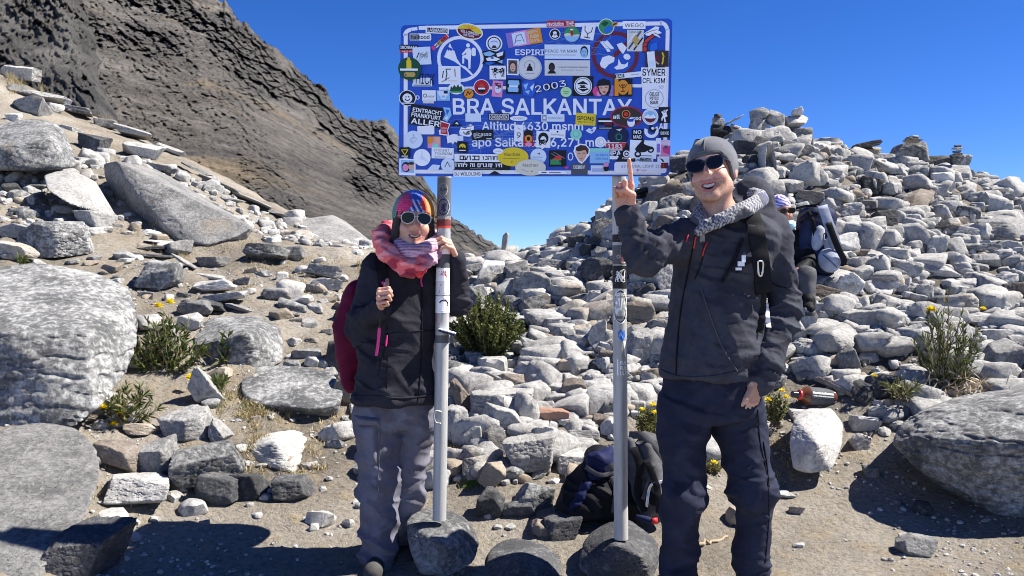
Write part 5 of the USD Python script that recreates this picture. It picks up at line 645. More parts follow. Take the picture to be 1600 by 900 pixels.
st(668, 181, 50, 32, R_('k', ('text', 'EINTRACHT', 1, -7.6, 6, 'W', 45, B), ('text', 'FRANKFURT', 0, .4, 6, 'W', 45, B), ('text', 'ALLER', 0, 10, 8, 'W', 44, B)), 8, label='tilted black sticker reading EINTRACHT FRANKFURT ALLER')
st(700, 178, 15, 24, N_(('poly', [(-6, -11), (5, -10), (7, 2), (0, 12), (-7, 8), (-2, 0)], 'l'), ('poly', [(-2, -8), (4, -6), (0, 2)], 'i'), ('poly', [(-4, 6), (2, 3), (0, 9)], 'w'))); st(696, 200, 19, 25, N_(('poly', [(-6, -12), (9, -7), (5, 3), (7, 12), (-8, 10), (-9, 4), (-6, 1)], 'W'), ('poly', [(-5, -10), (7.4, -6.2), (4, 2), (5, 10), (-6.5, 8.6)], 'r'), ('text', 'UGH', -1, 0, 3.2, 'w', 8), ('text', 'OST', -1, 5, 3.2, 'w', 8)), label='red flag-shaped sticker'); st(667, 203, 26, 13, R_('w', r=2)); st(648, 218, 28, 28, E_('L', ('ring', 0, 1, 2.4, 3, 'g', 0, 300), ('ring', 0, 1, 4.4, 5, 'g', 90, 350), ('line', [(0, -8), (1, -5)], 1, 'g'))); st(679, 222, 20, 18, R_('p', ('poly', [(-10, -9), (0, -9), (-2, 0), (-10, 4)], 'o'), ('poly', [(0, -9), (10, -9), (10, 2), (2, 0)], lin(240, 180, 140)), ('poly', [(-4, 9), (-2, 2), (6, 2), (8, 9)], 'M'))); st(707, 217, 18, 15, N_(('poly', [(-8, -4), (2, -8), (9, -7), (8, 6), (4, 4), (2, 8), (-2, 5), (-7, 7)], 'w')), 0)
st(634, 238, 16, 16, R_('k', ('line', [(-5, -4), (5, -4), (0, 4), (-5, -4)], 1.2, 'y'), ('rect', 0, 6, 10, 1.2, 'w'))); st(637, 261, 25, 26, lambda A, w, h: (A.rect(0, 0, w, h, 'W'), A.rect(0, -1, w - 4, h - 6, 'l'), A.ell(-2, 0, 7, 8, 'n'), A.ell(-3, 1, 4.6, 5.6, 'p'), A.ell(6, -1, 4.4, 6, 's'), A.ell(6, -6, 4.4, 2.4, 'h')), 2, label='square photograph of two pink faces in a white border'); st(660, 246, 26, 27, E_('W', ('poly', [(0, -12), (2, -2), (10, 8), (-3, 2)], 'L'))); st(692, 239, 34, 17, R_('w', ('text', 'STUDENT', -2, -4.4, 3.8, 'x', 24), ('text', 'TOURISM', 1, .8, 3.8, 'x', 26), ('text', 'Germany', -4, 6, 2.6, 'g', 18)), 2); st(700, 258, 22, 22, E_('L', ('line', [(-5, 3), (-1, -5), (3, 3)], 1, 'k'), ('poly', [(1, -5), (6, 4), (4, 0)], 'k'))); st(678, 262, 22, 11, N_(('poly', [(-11, 4), (-2, -5), (10, -4), (6, 5)], 'L'))); st(740, 183, 24, 13, R_('L'))
st(780, 182, 33, 12, R_('k', ('rect', 0, 0, 30, 9.6, 'W', 0, 1), ('rect', 0, 0, 28.4, 8, 'k'), ('text', 'CHOSSVICK', 0, 0, 4.6, 'W', 26, B), ('ring', 0, -7, 1.6, 2.6, 'k'), r=2)); st(810, 184, 27, 8, E_('W', ('text', 'VOGEO', 0, 0, 3, 'x', 18))); st(730, 203, 24, 22, N_(('poly', [(-12, 2), (-9, -5), (-2, -3), (6, -10), (11, -6), (10, 4), (4, 10), (-6, 9), (-11, 7)], 'W'), ('ring', -1, 2, 4, 5, 'k', 0, 180), ('line', [(-8, -1), (6, -2)], .9, 'k'), ('line', [(2, -6), (8, -7)], .9, 'k'), ('scribble', 0, 3, 14, 6, 'k', 3, 4, .7))); st(714, 192, 17, 11, N_(('poly', [(-8, 4), (0, -5), (8, 4), (2, 5), (0, 2), (-3, 5)], 'k'), ('poly', [(-2, 1), (1, -2), (4, 2)], 'w'))); st(754, 210, 33, 16, R_('k', ('text', 'picasso', 0, -1, 6, 'W', 27), ('line', [(-12, 5), (-2, 3)], .9, 'W'), ('line', [(6, 6), (14, 6)], 1, 'W')), -2); st(723, 230, 16, 17, R_('k', ('ell', 0, -1, 5, 4.6, 'y'), ('poly', [(-6, 4), (-2, -2), (0, 1), (2, -1), (6, 4)], 'k'), ('rect', 0, 5, 10, 1.6, 'w')))
st(753, 253, 86, 25, hebrew, .4, label='long half white half black sticker in square letters'); st(801, 245, 48, 30, E_('y', ('text', 'Nuchas', -1, -4, 5, 'd', 24), ('line', [(-16, 3), (10, 2)], .6, 'd'), ('ell', -2, 8, 1, 1, 'd')), label='yellow oval sticker'); st(840, 244, 25, 25, E_('L', ('rect', -1, 1, 16, .9, 'g'), ('poly', [(-2, -4), (2, -6), (3, -3)], 'k'))); st(828, 262, 48, 26, E_('c', ('text', 'Nacher', 0, -4, 5, 'x', 24), ('line', [(-14, 3), (-4, 7)], .6, 'g'), ('ell', 2, 6, .9, .9, 'k')), label='cream oval sticker overlapping the bottom edge'); st(730, 272, 44, 9, R_('W', ('text', 'DJ WILDLING', 0, 0, 5, 'k', 40, B), r=2)); st(772, 270, 21, 6, N_(('poly', [(-10, 3), (-4, -1), (0, -3), (4, -1), (10, 3)], 'k')))
st(810, 207, 14, 26, R_('w', ('ring', 0, 2, 2, 3.2, 'x'), ('line', [(-2, 8), (2, 5)], 1.2, 'x'), ('line', [(-2, -8), (2, -6)], .8, 'g')), 2); st(825, 216, 17, 27, N_(('poly', [(-7, -12), (6, -13), (8, 12), (-8, 12)], 'r'), ('ell', 0, -8, 7, 6, 'k'), ('ell', 0, 0, 5.4, 6, 'o'), ('ell', 0, 0, 2.6, 3.4, 'k'), ('poly', [(-6, 8), (0, 5), (6, 8), (4, 12), (-4, 12)], 'p')))
st(863, 183, 36, 12, R_('L', ('rect', -13, 0, 7, 9, 'g'), ('rect', -13, 0, 4, 4, 'L'), ('text', 'oooooo', 4, 0, 3.8, 'g', 22))); st(914, 185, 31, 19, R_('y', ('text', 'SPONS', 0, -1.4, 6, 'k', 27, B), ('text', 'INITIATIVE', 0, 4.6, 2.2, 'k', 24)), 3, label='yellow rectangular sticker'); st(945, 192, 25, 18, R_('k', ('rect', 0, -4, 22, 2.6, 'W'), ('rect', 4, .5, 12, 4, 'm'), ('rect', -6, 4, 10, 2.6, 'b'), ('rect', 0, 7, 20, 1, 'G'))); st(978, 181, 51, 33, E_('r', ('ell', 0, 0, 23.6, 14.6, 'd'), ('ell', -1, -4, 5, 5, 'k'), ('ring', -1, -4, 5.4, 6.6, 'o'), ('ell', -1, -4, 3.4, 3.4, 'R'), ('text', 'all', -16, 0, 6, 'W', 11, B), ('text', 'good', 14, 2, 6, 'W', 17, B), ('ell', 7, 9, 6, 7, 'W'), ('poly', [(1, 4), (12, 3), (10, 8), (3, 8)], 'b')), label='dark oval sticker with a red rim reading all good')
st(1015, 181, 25, 26, E_('W', ('ring', 0, 0, 10.4, 11, 'g'), ('ell', 0, 0, 9.4, 9.4, 'l'), ('poly', [(-9, 0), (-4, -4), (0, -1), (5, -4), (9, 1), (7, 3), (-7, 3)], 'W'), ('poly', [(-9, 2), (0, 3), (9, 2), (6, 7), (0, 9.4), (-6, 7)], 'm')), label='round white-ringed mountain sticker'); st(1037, 178, 18, 25, R_('k', ('poly', [(-5, -5), (2, -8), (6, -9), (3, -4), (5, 2), (1, 4), (3, 11), (0, 11), (-1, 4), (-4, 10), (-5, 6), (-2, 0)], 'W'), ('ring', 0, -6, 1, 2.4, 'g'))); st(848, 217, 22, 26, R_('w', ('ell', 0, -2, 8, 9, 'k'), ('ell', 0, 1, 4.6, 6, 'w'), ('scribble', 0, 5, 14, 10, 'k', 5, 11, 1)), 2); st(870, 208, 25, 13, R_('w', ('text', 'SouthFreeway', 0, 1.6, 2.4, 'x', 20), ('ell', 0, -3, 1.4, 1.4, 'k')), 3); st(899, 209, 18, 17, E_('M', ('ring', 0, -1, 4.4, 5.4, lin(110, 190, 165)))); st(937, 221, 17, 17, E_('W', ('ring', 0, 0, 5, 5.6, 'g'), ('ring', 0, 0, 2, 2.5, 'g', 60, 300))); st(923, 202, 18, 12, N_(('poly', [(-9, 1), (-4, -3), (0, -1), (4, -6), (8, -4), (5, 2), (0, 6), (-5, 4)], 'L'), ('poly', [(-2, 1), (3, -2), (2, 3)], 'v')))
st(965, 211, 33, 30, E_('k', ('ell', 0, 0, 15, 14, 'n'), ('ring', 1, 2, 4, 5.2, 'E'), ('ring', 2, 2, 7, 7.8, 'e', 30, 280), ('poly', [(-4, -10), (6, -11), (2, -7)], 'c'))); st(962, 235, 32, 27, R_('W', ('rect', -2, -7, 28, 10, 'r'), ('text', '1183', -2, -7, 7, 'w', 23, B), ('rect', 0, 4, 32, 9, 'k'), ('text', 'HPAS', 0, 4, 7.4, 'W', 28, B), ('poly', [(4, -13), (16, -13), (16, -4)], 'R')), label='red, black and white poster sticker'); st(995, 209, 18, 17, R_('k', ('text', 'NO', 0, -4, 5.6, 'W', 12, B), ('text', 'MAD', 0, 3.6, 5, 'W', 13, B)), label='black sticker reading NOMAD'); st(1017, 203, 24, 18, N_(('ring', 0, 0, 6.4, 11.4, 'W', -40, 200), ('ring', 2, -4, 3, 6.2, 'k', 0, 260), ('ell', 2, -4, 2.4, 2, 'W'))); st(1035, 196, 16, 10, N_(('text', 'AL', 0, 0, 9, 'W', 13, B))); st(1038, 207, 17, 13, R_('k', ('text', 'BIKE', 0, 0, 4.4, 'w', 13, B)))
st(978, 238, 34, 32, N_(('poly', [(0, -16), (17, 15), (-17, 15)], 'k'), ('ring', 0, 2, 3.6, 5.4, 'W'), ('ell', 0, 2, 1.8, 1.8, 'W'), ('text', 'PLASTIK', 2, 9, 2.6, 'W', 17, B))); st(1004, 233, 42, 29, R_('W', ('poly', [(-13, 0), (-9, -6), (-4, -12), (0, -13), (1, -9), (5, -7), (12, -5), (15, -1), (8, 1), (4, 4), (-4, 5), (-10, 4)], 'k'), ('ring', -8, 8, 2.8, 5.2, 'k'), ('ring', 12, 0, 2.8, 5.2, 'k'), ('ell', -1, -12.5, 2.4, 2.4, 'k'), ('line', [(-12, 10), (14, 10)], 1, 'k')), 2, label='white sticker with a black motorcycle rider'); st(1006, 250, 29, 9, N_(('rect', 0, 0, 28, 8, 'L'), ('scribble', 0, 0, 24, 6, 'x', 6, 5, .8)), 2); st(1038, 231, 18, 27, R_('p', ('poly', [(-9, -13), (9, -13), (9, -4), (-6, -6)], lin(240, 210, 225)), ('poly', [(-4, -2), (9, -4), (8, 10), (-2, 6)], 'P'), ('rect', 2, -2, 5, 5, 'x'))); st(1028, 228, 8, 26, R_('w', ('rect', 0, 3, 5, 14, 'v'))); st(1036, 251, 19, 14, R_('w', ('poly', [(-6, -5), (0, -2), (3, 4), (0, 3)], 'k')))
st(870, 247, 27, 26, R_('k', ('line', [(-10, -8), (6, 2)], .8, 'g'), ('line', [(-6, -10), (11, 0)], .8, 'g'), ('poly', [(-9, 2), (0, -5), (8, -2), (5, 2)], 'R'), ('rect', -3, 6, 17, 8, 'E'), ('ell', 4, 5, 2, 2, 'e'))); st(936, 243, 31, 24, R_('l', ('rect', 0, -9, 30, 5, 'M'), ('text', 'SALKANTI', 3, -1, 3.2, 'i', 20), ('text', 'TREK 2018', 3, 5, 3.2, 'i', 20)))
st(904, 264, 26, 18, R_('x', ('text', 'DIBBY', 0, -3, 5, 'w', 18, B))); st(908, 240, 28, 34, N_(('poly', [(-13, -4), (-11, -12), (-3, -16), (6, -15), (13, -8), (12, 2), (6, 10), (0, 16), (-5, 13), (-10, 4)], 'W'), ('poly', [(-10, 0), (-9, -10), (-2, -14), (6, -13), (11, -7), (10, 0), (7, 1), (6, -5), (-4, -3), (-9, -5)], 'h'), ('poly', [(-9, -4), (-3, -4), (6, -6), (8, 0), (6, 6), (1, 13), (-3, 12), (-8, 4)], 's'), ('rect', -4, 0, 4, 1, 'h'), ('rect', 3.4, -1, 4, 1, 'h'), ('rect', -.5, 8, 4, .9, 'm')), label='cut-out sticker of a winking brown-haired face'); st(933, 264, 22, 12, R_('L', ('rect', 0, 3, 18, 1.2, 'i'), ('rect', 0, 0, 18, 1.2, 'v'))); st(946, 261, 9, 15, N_(('rect', 0, 0, 8, 14, 'k', 0, 3.6), ('rect', 0, -3.4, 8, 6, 'p', 0, 2))); st(1000, 262, 82, 18, R_('w', ('text', '62 CRUSAL LIGHT 110', 2, -2, 4.4, 'x', 64), ('line', [(-4, 6), (-6, 4), (-4.6, 3), (-4, 4), (-3.4, 3), (-2, 4), (-4, 6)], .8, 'P'), ('text', 'TRIP', 5, 5, 3, 'P', 10), r=4), label='long white sticker along the bottom right edge'); st(1038, 259, 11, 9, R_('m', ('rect', -2, 0, 1.4, 6, 'R'), ('rect', 2, 0, 1.4, 6, 'h'))); st(884, 262, 7, 6, N_(('poly', [(0, 3), (-3.4, -1), (-2, -3), (0, -1.4), (2, -3), (3.4, -1)], 'P')))
st(862, 270, 44, 5, R_('W', ('rect', -13, 0, 8, 1.4, 'k'), ('rect', 4, 0, 18, 1.2, 'x'))); st(1016, 92, 12, 26, R_('w', ('rect', 0, 6, 8, 8, 'L')), -6); st(780, 118, 8, 8, E_('w')); st(720, 216, 9, 8, R_('L')); st(778, 236, 16, 9, E_('w', ('rect', 0, 0, 9, .8, 'g')))
# poles
def pole_axis(x0, y0, x1, y1, D0, D1): return P(x0, y0, D0), P(x1, y1, D1)
PR = .0298
def pole(x0, y0, x1, y1, D):
    D = onboard([(x0, 250)], -.012 - .018 - PR - .004)[0, 1]; a, b = P(x0, y0, D), P(x1, y1, D)
    p = put(SIGN, 'pole', tube([a + (a - b) * .0, b], PR, 28), 'pole_look', smooth=30)
    put(p, 'pole_cap', tube([a, a + np.array([0, 0, .006])], PR + .002, 20), 'pole_look', smooth=30); return a, b
PL = pole(697.5, 60, 686.5, 812, DL); PRR = pole(966, 50, 970.5, 842, DR)
def wrap(pl, cy, h, fn, half=11.0, label=None):
    """A sheet wrapped round the front of a pole at photograph height cy; x runs -1..1 across the front in units of ten pixels."""
    a, b = pl; A = Art(); fn(A, 2 * half, h); ax = unit(b - a)
    def onpole(v, z):
        t = (450 + F * (CAMZ - a[2]) / a[1]); zz = CAMZ + (450 - (cy + v[:, 1])) / F * (a[1] - PR); k = (zz - a[2]) / (b[2] - a[2]); c = a + k[:, None] * (b - a)
        th = np.clip(v[:, 0] / 10.8, -1.9, 1.9) - .0; d = np.stack([np.sin(th), -np.cos(th), 0 * th], 1); return c + d * (PR + z)[:, None]
    # finely cut so that it bends
    m, c = A.mesh(onpole, .0006); put(SIGN, 'sticker', m, 'print_look', smooth=False, color=c, label=label)
def band(col, *ops):
    def fn(A, w, h):
        n = 12
        for i in range(n): A.rect(-w / 2 * 1.55 + (i + .5) * w * 1.55 / n, 0, w * 1.55 / n + .02, h, col, lift=i == 0)
        for o in ops: getattr(A, o[0])(*o[1:-1], **o[-1]) if isinstance(o[-1], dict) else getattr(A, o[0])(*o[1:])
    return fn
wrap(PL, 315, 76, band('x'), label='dark grey wrapping on the left pole'); wrap(PL, 296, 21, N_(('ell', -1, 0, 8, 9.6, 'G'), ('ring', -4, 0, 1, 2, 'k'), ('ring', 3, 0, 1, 2, 'k'), ('line', [(-2, 3), (2, -2)], 1, 'k'))); wrap(PL, 323, 30, N_(('ell', 0, 0, 10.5, 14.5, 'W'), ('ring', 0, 0, 8, 9.6, 'n', dict(ky=1.35)), ('scribble', 0, 0, 9, 14, 'n', 6, 4, 1.2)), label='oval blue and white sticker high on the left pole'); wrap(PL, 349, 14, band('R', ('rect', -4, -3, 9, 8, 'm'))); wrap(PL, 340, 5, band('W')); wrap(PL, 375, 26, band('g')); wrap(PL, 370, 30, N_(('poly', [(-11, 12), (-9, -12), (-2, -8), (6, 6), (2, 14), (-6, 16)], 'w'))); wrap(PL, 392, 10, band('W', ('rect', 0, 1, 20, 1.4, 'g'))); wrap(PL, 408, 22, band('x', ('line', [(-6, 3), (-2, -6)], 1.4, 'r'))); wrap(PL, 428, 22, band('w', ('scribble', 0, 2, 14, 12, 'r', 3, 6, .8), ('rect', 3, -3, 5, 2, 'r'))); wrap(PL, 450, 22, band('G', ('line', [(-5, 8), (-2, -6), (4, 8)], 1.2, 'g'))); wrap(PL, 476, 26, band('W', ('ell', -1, 0, 10, 11, 'm'), ('ell', 1, 2, 6.4, 8, 'W'), ('ring', 3, 0, 6, 8, 'k', 200, 380)), label='dark red swirl sticker on the left pole'); wrap(PL, 500, 16, N_(('poly', [(-9, -7), (0, -2), (-4, 7), (-10, 5)], 'r')))
wrap(PL, 530, 12, band('x'))
lid = cat([box((0, 0, 0), (.075, .06, .004)), box((0, .002, -.007), (.073, .056, .009))]); ca = rotm(math.radians(16), 'y'); lid.vertices = lid.vertices @ ca.T + P(699, 517, DL - .0)
put(SIGN, 'metal_plate', lid, 'print_look', smooth=False, color=np.vstack([np.tile(C_['w'], (8, 1)), np.tile(C_['n'], (8, 1))]), label='loose white and navy plate tied round the left pole')
put(SIGN, 'pole_hook', tube(bez([P(690, 644, DL), P(681, 642, DL - .01), P(678, 650, DL - .01), P(681, 660, DL), P(689, 662, DL)], 20), .004, 8), 'pole_look', label='small welded eye low on the left pole')
wrap(PRR, 372, 12, band('k', ('poly', [(-5, 2), (2, -3), (6, 1), (2, 3)], 'W'))); wrap(PRR, 398, 30, band('x', ('rect', 5, 0, 9, 26, 'W', 0, 3), ('rect', 5, 0, 7.4, 24, 'r', 0, 3), ('ell', -3, 3, 3, 3, 'g'), ('ring', 5, 0, 1, 2.6, 'k')), label='dark wrap with a red and white tag on the right pole'); wrap(PRR, 433, 36, band('k', ('scribble', 0, -2, 17, 20, 'w', 9, 12, .8), ('rect', 0, 11, 15, 1.4, 'i')), label='black scribbled sticker on the right pole')
def rays(A, w, h):
    A.ell(0, 0, 12, 27, 'W'); A.ell(0, 0, 10.8, 25, 'k')
    for t in range(-80, 81, 32):
        a0, a1 = math.radians(t - 8), math.radians(t + 8); A.poly([(0, 6), (10 * math.sin(a0), 6 - 20 * math.cos(a0)), (10 * math.sin(a1), 6 - 20 * math.cos(a1))], 'W', lift=t == -80)
    A.poly([(-9.4, 8), (-6, 3), (0, 1.4), (6, 3), (9.4, 8), (6, 13), (-6, 13)], 'G'); A.rect(0, 17, 21, 8, 'W'); A.text('TRAVELS', 0, 17, 4.6, 'k', 17, bold=True); A.text('BUS & CO', 0, -19, 4.4, 'W', 15, bold=True)
wrap(PRR, 479, 54, rays, label='black and white sunburst sticker on the right pole'); wrap(PRR, 524, 22, N_(('poly', [(-4, -6), (0, -10), (3, -4), (6, -9), (7, 2), (3, 10), (-1, 6), (-4, 2)], 'i'), ('line', [(0, -4), (3, 4)], 1, 'l'))); wrap(PRR, 547, 26, N_(('poly', [(4, -14), (8, -14), (9, 13), (6, 8)], 'w'))); wrap(PRR, 575, 26, N_(('rect', -5, -1, 1.8, 25, 'w'), ('text', 'FUL', 4, -8, 6, 'W', 11, B), ('text', 'FUL', 4, 0, 6, 'W', 11, B), ('text', 'ULT', 4, 8, 6, 'W', 11, B)))
# ---------------------------------------------------------------- shaping tools for soft things
def rc(p, a, b, r1, r2):
    a, b = np.asarray(a, float), np.asarray(b, float); d = b - a; t = np.clip((p - a) @ d / max(d @ d, 1e-12), 0, 1)
    return np.linalg.norm(p - a - t[..., None] * d, axis=-1) - (r1 + (r2 - r1) * t)
def el(p, c, r, R=None):
    q = p - np.asarray(c, float); q = q if R is None else q @ np.asarray(R); r = np.asarray(r, float)
    k0 = np.linalg.norm(q / r, axis=-1); k1 = np.linalg.norm(q / r ** 2, axis=-1); return k0 * (k0 - 1) / np.maximum(k1, 1e-9)
def rbox(p, c, s, r, R=None):
    q = p - np.asarray(c, float); q = q if R is None else q @ np.asarray(R); q = np.abs(q) - (np.asarray(s, float) - r)
    return np.linalg.norm(np.maximum(q, 0), axis=-1) + np.minimum(q.max(-1), 0) - r
def smin(a, b, k): h = np.maximum(k - np.abs(a - b), 0) / k; return np.minimum(a, b) - h * h * k * .25
def smax(a, b, k): return -smin(-a, -b, k)
def union(ds, k):
    o = ds[0]
    for d in ds[1:]: o = smin(o, d, k)
    return o
def loft(p, rows, k=.03):
    """Elliptic rings (x, y, z, rx, ry, turn in degrees) from top to bottom."""
    r = np.array(sorted(rows, key=lambda q: q[2]), float); z = p[..., 2]; c = [np.interp(z, r[:, 2], r[:, i]) for i in (0, 1, 3, 4, 5)]
    dx, dy, a = p[..., 0] - c[0], p[..., 1] - c[1], np.radians(c[4]); u, v = dx * np.cos(a) + dy * np.sin(a), -dx * np.sin(a) + dy * np.cos(a)
    d = (np.sqrt((u / c[2]) ** 2 + (v / c[3]) ** 2 + 1e-9) - 1) * np.minimum(c[2], c[3]); return smax(smax(d, z - r[-1, 2], k), r[0, 2] - z, k)
def nets(f, lo, hi, h):
    """Surface nets: the zero set of f as a closed mesh."""
    lo, hi = np.asarray(lo, float), np.asarray(hi, float); n = np.ceil((hi - lo) / h).astype(int) + 1
    ax = [lo[i] + np.arange(n[i]) * h for i in range(3)]; V = np.empty(n, np.float32)
    step = max(1, int(600000 / (n[1] * n[2])))
    for i in range(0, n[0], step):
        g = np.stack(np.meshgrid(ax[0][i:i + step], ax[1], ax[2], indexing='ij'), -1); V[i:i + step] = f(g)
    S_ = V < 0; c8 = [S_[i:n[0] - 1 + i, j:n[1] - 1 + j, k:n[2] - 1 + k] for i in (0, 1) for j in (0, 1) for k in (0, 1)]
    tot = sum(c.astype(np.int8) for c in c8); cells = np.argwhere((tot > 0) & (tot < 8)); idx = np.full(n - 1, -1); idx[tuple(cells.T)] = np.arange(len(cells))
    acc, cnt = np.zeros((len(cells), 3)), np.zeros(len(cells)); cor = np.array([(i, j, k) for i in (0, 1) for j in (0, 1) for k in (0, 1)])
    for a in range(8):
        for b in range(a + 1, 8):
            if np.abs(cor[a] - cor[b]).sum() != 1: continue
            va, vb = V[tuple((cells + cor[a]).T)], V[tuple((cells + cor[b]).T)]; m = (va < 0) != (vb < 0); t = np.where(m, va / np.where(m, va - vb, 1), 0)
            acc += np.where(m[:, None], cor[a] + t[:, None] * (cor[b] - cor[a]), 0); cnt += m
    v = lo + (cells + acc / cnt[:, None]) * h; F_ = []
    for d in range(3):
        e = np.zeros(3, int); e[d] = 1; u, w = [x for x in range(3) if x != d]
        A, B_ = S_[tuple(slice(0, n[x] - e[x]) for x in range(3))], S_[tuple(slice(e[x], n[x]) for x in range(3))]
        q = np.argwhere(A != B_); q = q[(q[:, u] > 0) & (q[:, w] > 0) & (q[:, u] < n[u] - 1) & (q[:, w] < n[w] - 1)]; eu, ew = np.eye(3, dtype=int)[u], np.eye(3, dtype=int)[w]
        quad = np.stack([idx[tuple((q - o).T)] for o in (eu + ew, ew, 0 * ew, eu)], 1); fl = A[tuple(q.T)] ^ (d == 1); quad = np.where(fl[:, None], quad, quad[:, ::-1]); F_ += [quad[:, [0, 1, 2]], quad[:, [0, 2, 3]]]
    m = trimesh.Trimesh(v, np.vstack(F_), process=False); return m
def vnorm(m): _, _, n = meshkit.arrays(m, True); return n
def folds(m, d, across, along, amp, seed, where=None, sharp=3.2):
    """Cloth folds: ridges that run across the direction d."""
    v, n = np.asarray(m.vertices), vnorm(m); d = unit(d); a = unit(np.cross(d, [0.31, .9, .2])); b = np.cross(d, a)
    warp = (fbm(v * 5, 3, seed + 9) - .5) * .10
    q = np.stack([(v @ d + warp) * across, (v @ a) * along, (v @ b) * along], -1) + seed * 5.3
    r = (1 - np.abs(2 * noise(q, seed) - 1)) ** sharp - .30 + .4 * ((1 - np.abs(2 * noise(q * 2.1 + 3, seed + 1) - 1)) ** sharp - .30)
    w = 1.0 if where is None else where(v); m.vertices = v + n * (amp * r * w)[:, None]; return m
def front(m, cell=3.0):
    """Distance of the side of a mesh that the walker sees, looked up by photograph position."""
    v, n = np.asarray(m.vertices), vnorm(m); keep = (n * (v - np.array([0, 0, CAMZ]))).sum(1) < 0; q = proj(v[keep]); D = v[keep][:, 1]
    o = q.min(0) - 6; sh = ((q.max(0) - o) / cell).astype(int) + 4; Z = np.full(sh, np.inf); ij = ((q - o) / cell).astype(int); np.minimum.at(Z, (ij[:, 0], ij[:, 1]), D)
    from scipy.ndimage import distance_transform_edt
    bad = ~np.isfinite(Z); k = distance_transform_edt(bad, return_distances=False, return_indices=True); Z = gaussian_filter(Z[k[0], k[1]], .6)
    return lambda x, y: map_coordinates(Z, [(np.atleast_1d(x) - o[0]) / cell - .5, (np.atleast_1d(y) - o[1]) / cell - .5], order=1, mode='nearest')
def on(fr, pts, off=.004, n=24):
    """A line drawn on a soft surface, off metres before it."""
    q = bez([(x, y, 0) for x, y in pts], n)[:, :2]; D = fr(q[:, 0], q[:, 1]) - off; return np.array([P(a, b, c) for (a, b), c in zip(q, D)])
def seam(fr, pts, r=.0022, off=.001, n=24): return tube(on(fr, pts, off, n), r, 6)
def strap(fr, pts, w, off=.006, th=.004, n=24):
    q = on(fr, pts, off, n); return ribbon(q, np.array([0.0, -1, .12]), w, th)
def patch(fr, poly, th=.006, step=4.0, puff=.0):
    """A pocket or pad sewn on: a quad of the photograph laid on the surface."""
    a, b, c, d = [np.array(q, float) for q in poly]; nu = max(4, int(np.linalg.norm(b - a) / step)); nv = max(4, int(np.linalg.norm(d - a) / step)); U, V = np.meshgrid(np.linspace(0, 1, nu), np.linspace(0, 1, nv))
    q = (1 - V)[..., None] * ((1 - U)[..., None] * a + U[..., None] * b) + V[..., None] * ((1 - U)[..., None] * d + U[..., None] * c)
    D = fr(q[..., 0].ravel(), q[..., 1].ravel()).reshape(U.shape); ed = np.minimum(np.minimum(U, 1 - U), np.minimum(V, 1 - V)); lift = np.where(ed > 1e-6, th + puff * np.minimum(1, ed * 5), -.004)
    v = np.stack([(q[..., 0] - 800) / F, np.ones_like(U), (450 - q[..., 1]) / F], -1) * (D - lift)[..., None]; v[..., 2] += CAMZ
    i = np.arange(nu * nv).reshape(nv, nu); f = np.vstack([np.stack([i[:-1, :-1].ravel(), i[1:, :-1].ravel(), i[1:, 1:].ravel()], 1), np.stack([i[:-1, :-1].ravel(), i[1:, 1:].ravel(), i[:-1, 1:].ravel()], 1)])
    return trimesh.Trimesh(v.reshape(-1, 3), f, process=False)

def cloth_mat(name, col, rough=.75, weave=900., bump=.0006, sheen=.0, var=.25):
    c = np.array(col)
    mk(name, {'g': ('geometry', {}), 'n': ('noise_texture', {'scale': weave, 'detail': 2.0}), 'n2': ('noise_texture', {'scale': 14.0, 'detail': 5.0, 'roughness': .65}), 'n3': ('noise_texture', {'scale': 45.0, 'detail': 4.0, 'roughness': .6, 'distortion': .6}),
        'r': ('rgb_ramp', {'ramp': [(.3, tuple(c * (1 - var))), (.7, tuple(c * (1 + var)))]}), 'a': ('math', {'math_type': 'multiply_add', 'value2': .25}), 'b': ('bump', {'strength': .6, 'distance': .0022}),
        'p': ('principled_bsdf', {'roughness': rough, 'specular_ior_level': .05, 'sheen_weight': sheen, 'sheen_roughness': .5})},
       [('g.position', 'n.vector'), ('g.position', 'n2.vector'), ('g.position', 'n3.vector'), ('n2.fac', 'r.fac'), ('r.color', 'p.base_color'), ('n.fac', 'a.value1'), ('n3.fac', 'a.value3'), ('a.value', 'b.height'), ('b.normal', 'p.normal')])
cloth_mat('woman_jacket', (.026, .026, .034)); cloth_mat('man_jacket', (.042, .044, .056)); cloth_mat('woman_trousers', (.125, .122, .148), .85); cloth_mat('man_trousers', (.022, .025, .042)); cloth_mat('beanie_wool', (.105, .109, .122), .9, 500., sheen=.2)
cloth_mat('pack_black', (.012, .012, .014), .6); cloth_mat('pack_grey', (.075, .075, .08), .6); cloth_mat('pack_navy', (.014, .018, .055), .6); cloth_mat('pack_burgundy', (.10, .008, .03), .6); cloth_mat('pack_blue', (.022, .028, .062), .6); cloth_mat('pack_pale', (.30, .33, .40), .7); cloth_mat('boot_grey', (.06, .058, .055), .8); cloth_mat('boot_black', (.012, .012, .013), .6)
plain('pink_plastic', lin(205, 40, 120), .4); plain('red_plastic', lin(205, 45, 45), .4); plain('white_plastic', (.75, .75, .74), .35); plain('black_plastic', (.012, .012, .013), .25); plain('silver_frame', (.62, .60, .58), .3, metallic=.8); plain('steel', (.6, .6, .62), .3, metallic=1.0); plain('lens', (.006, .006, .009), .12, specular_ior_level=.22); plain('teeth', (.50, .46, .40), .4); plain('hair', (.018, .011, .008), .6, bump=.004, bscale=300.); plain('sole', (.03, .03, .03), .8); plain('mask_blue', lin(165, 208, 222), .8, bump=.001)
tint_mat('knit', .95, .004, 190., sheen_weight=.15); tint_mat('scarf_cloth', .9, .0015, 420., sheen_weight=.1)
tint_mat('skin', .48, .0007, 600., subsurface_weight=.12, subsurface_scale=.01, specular_ior_level=.4)

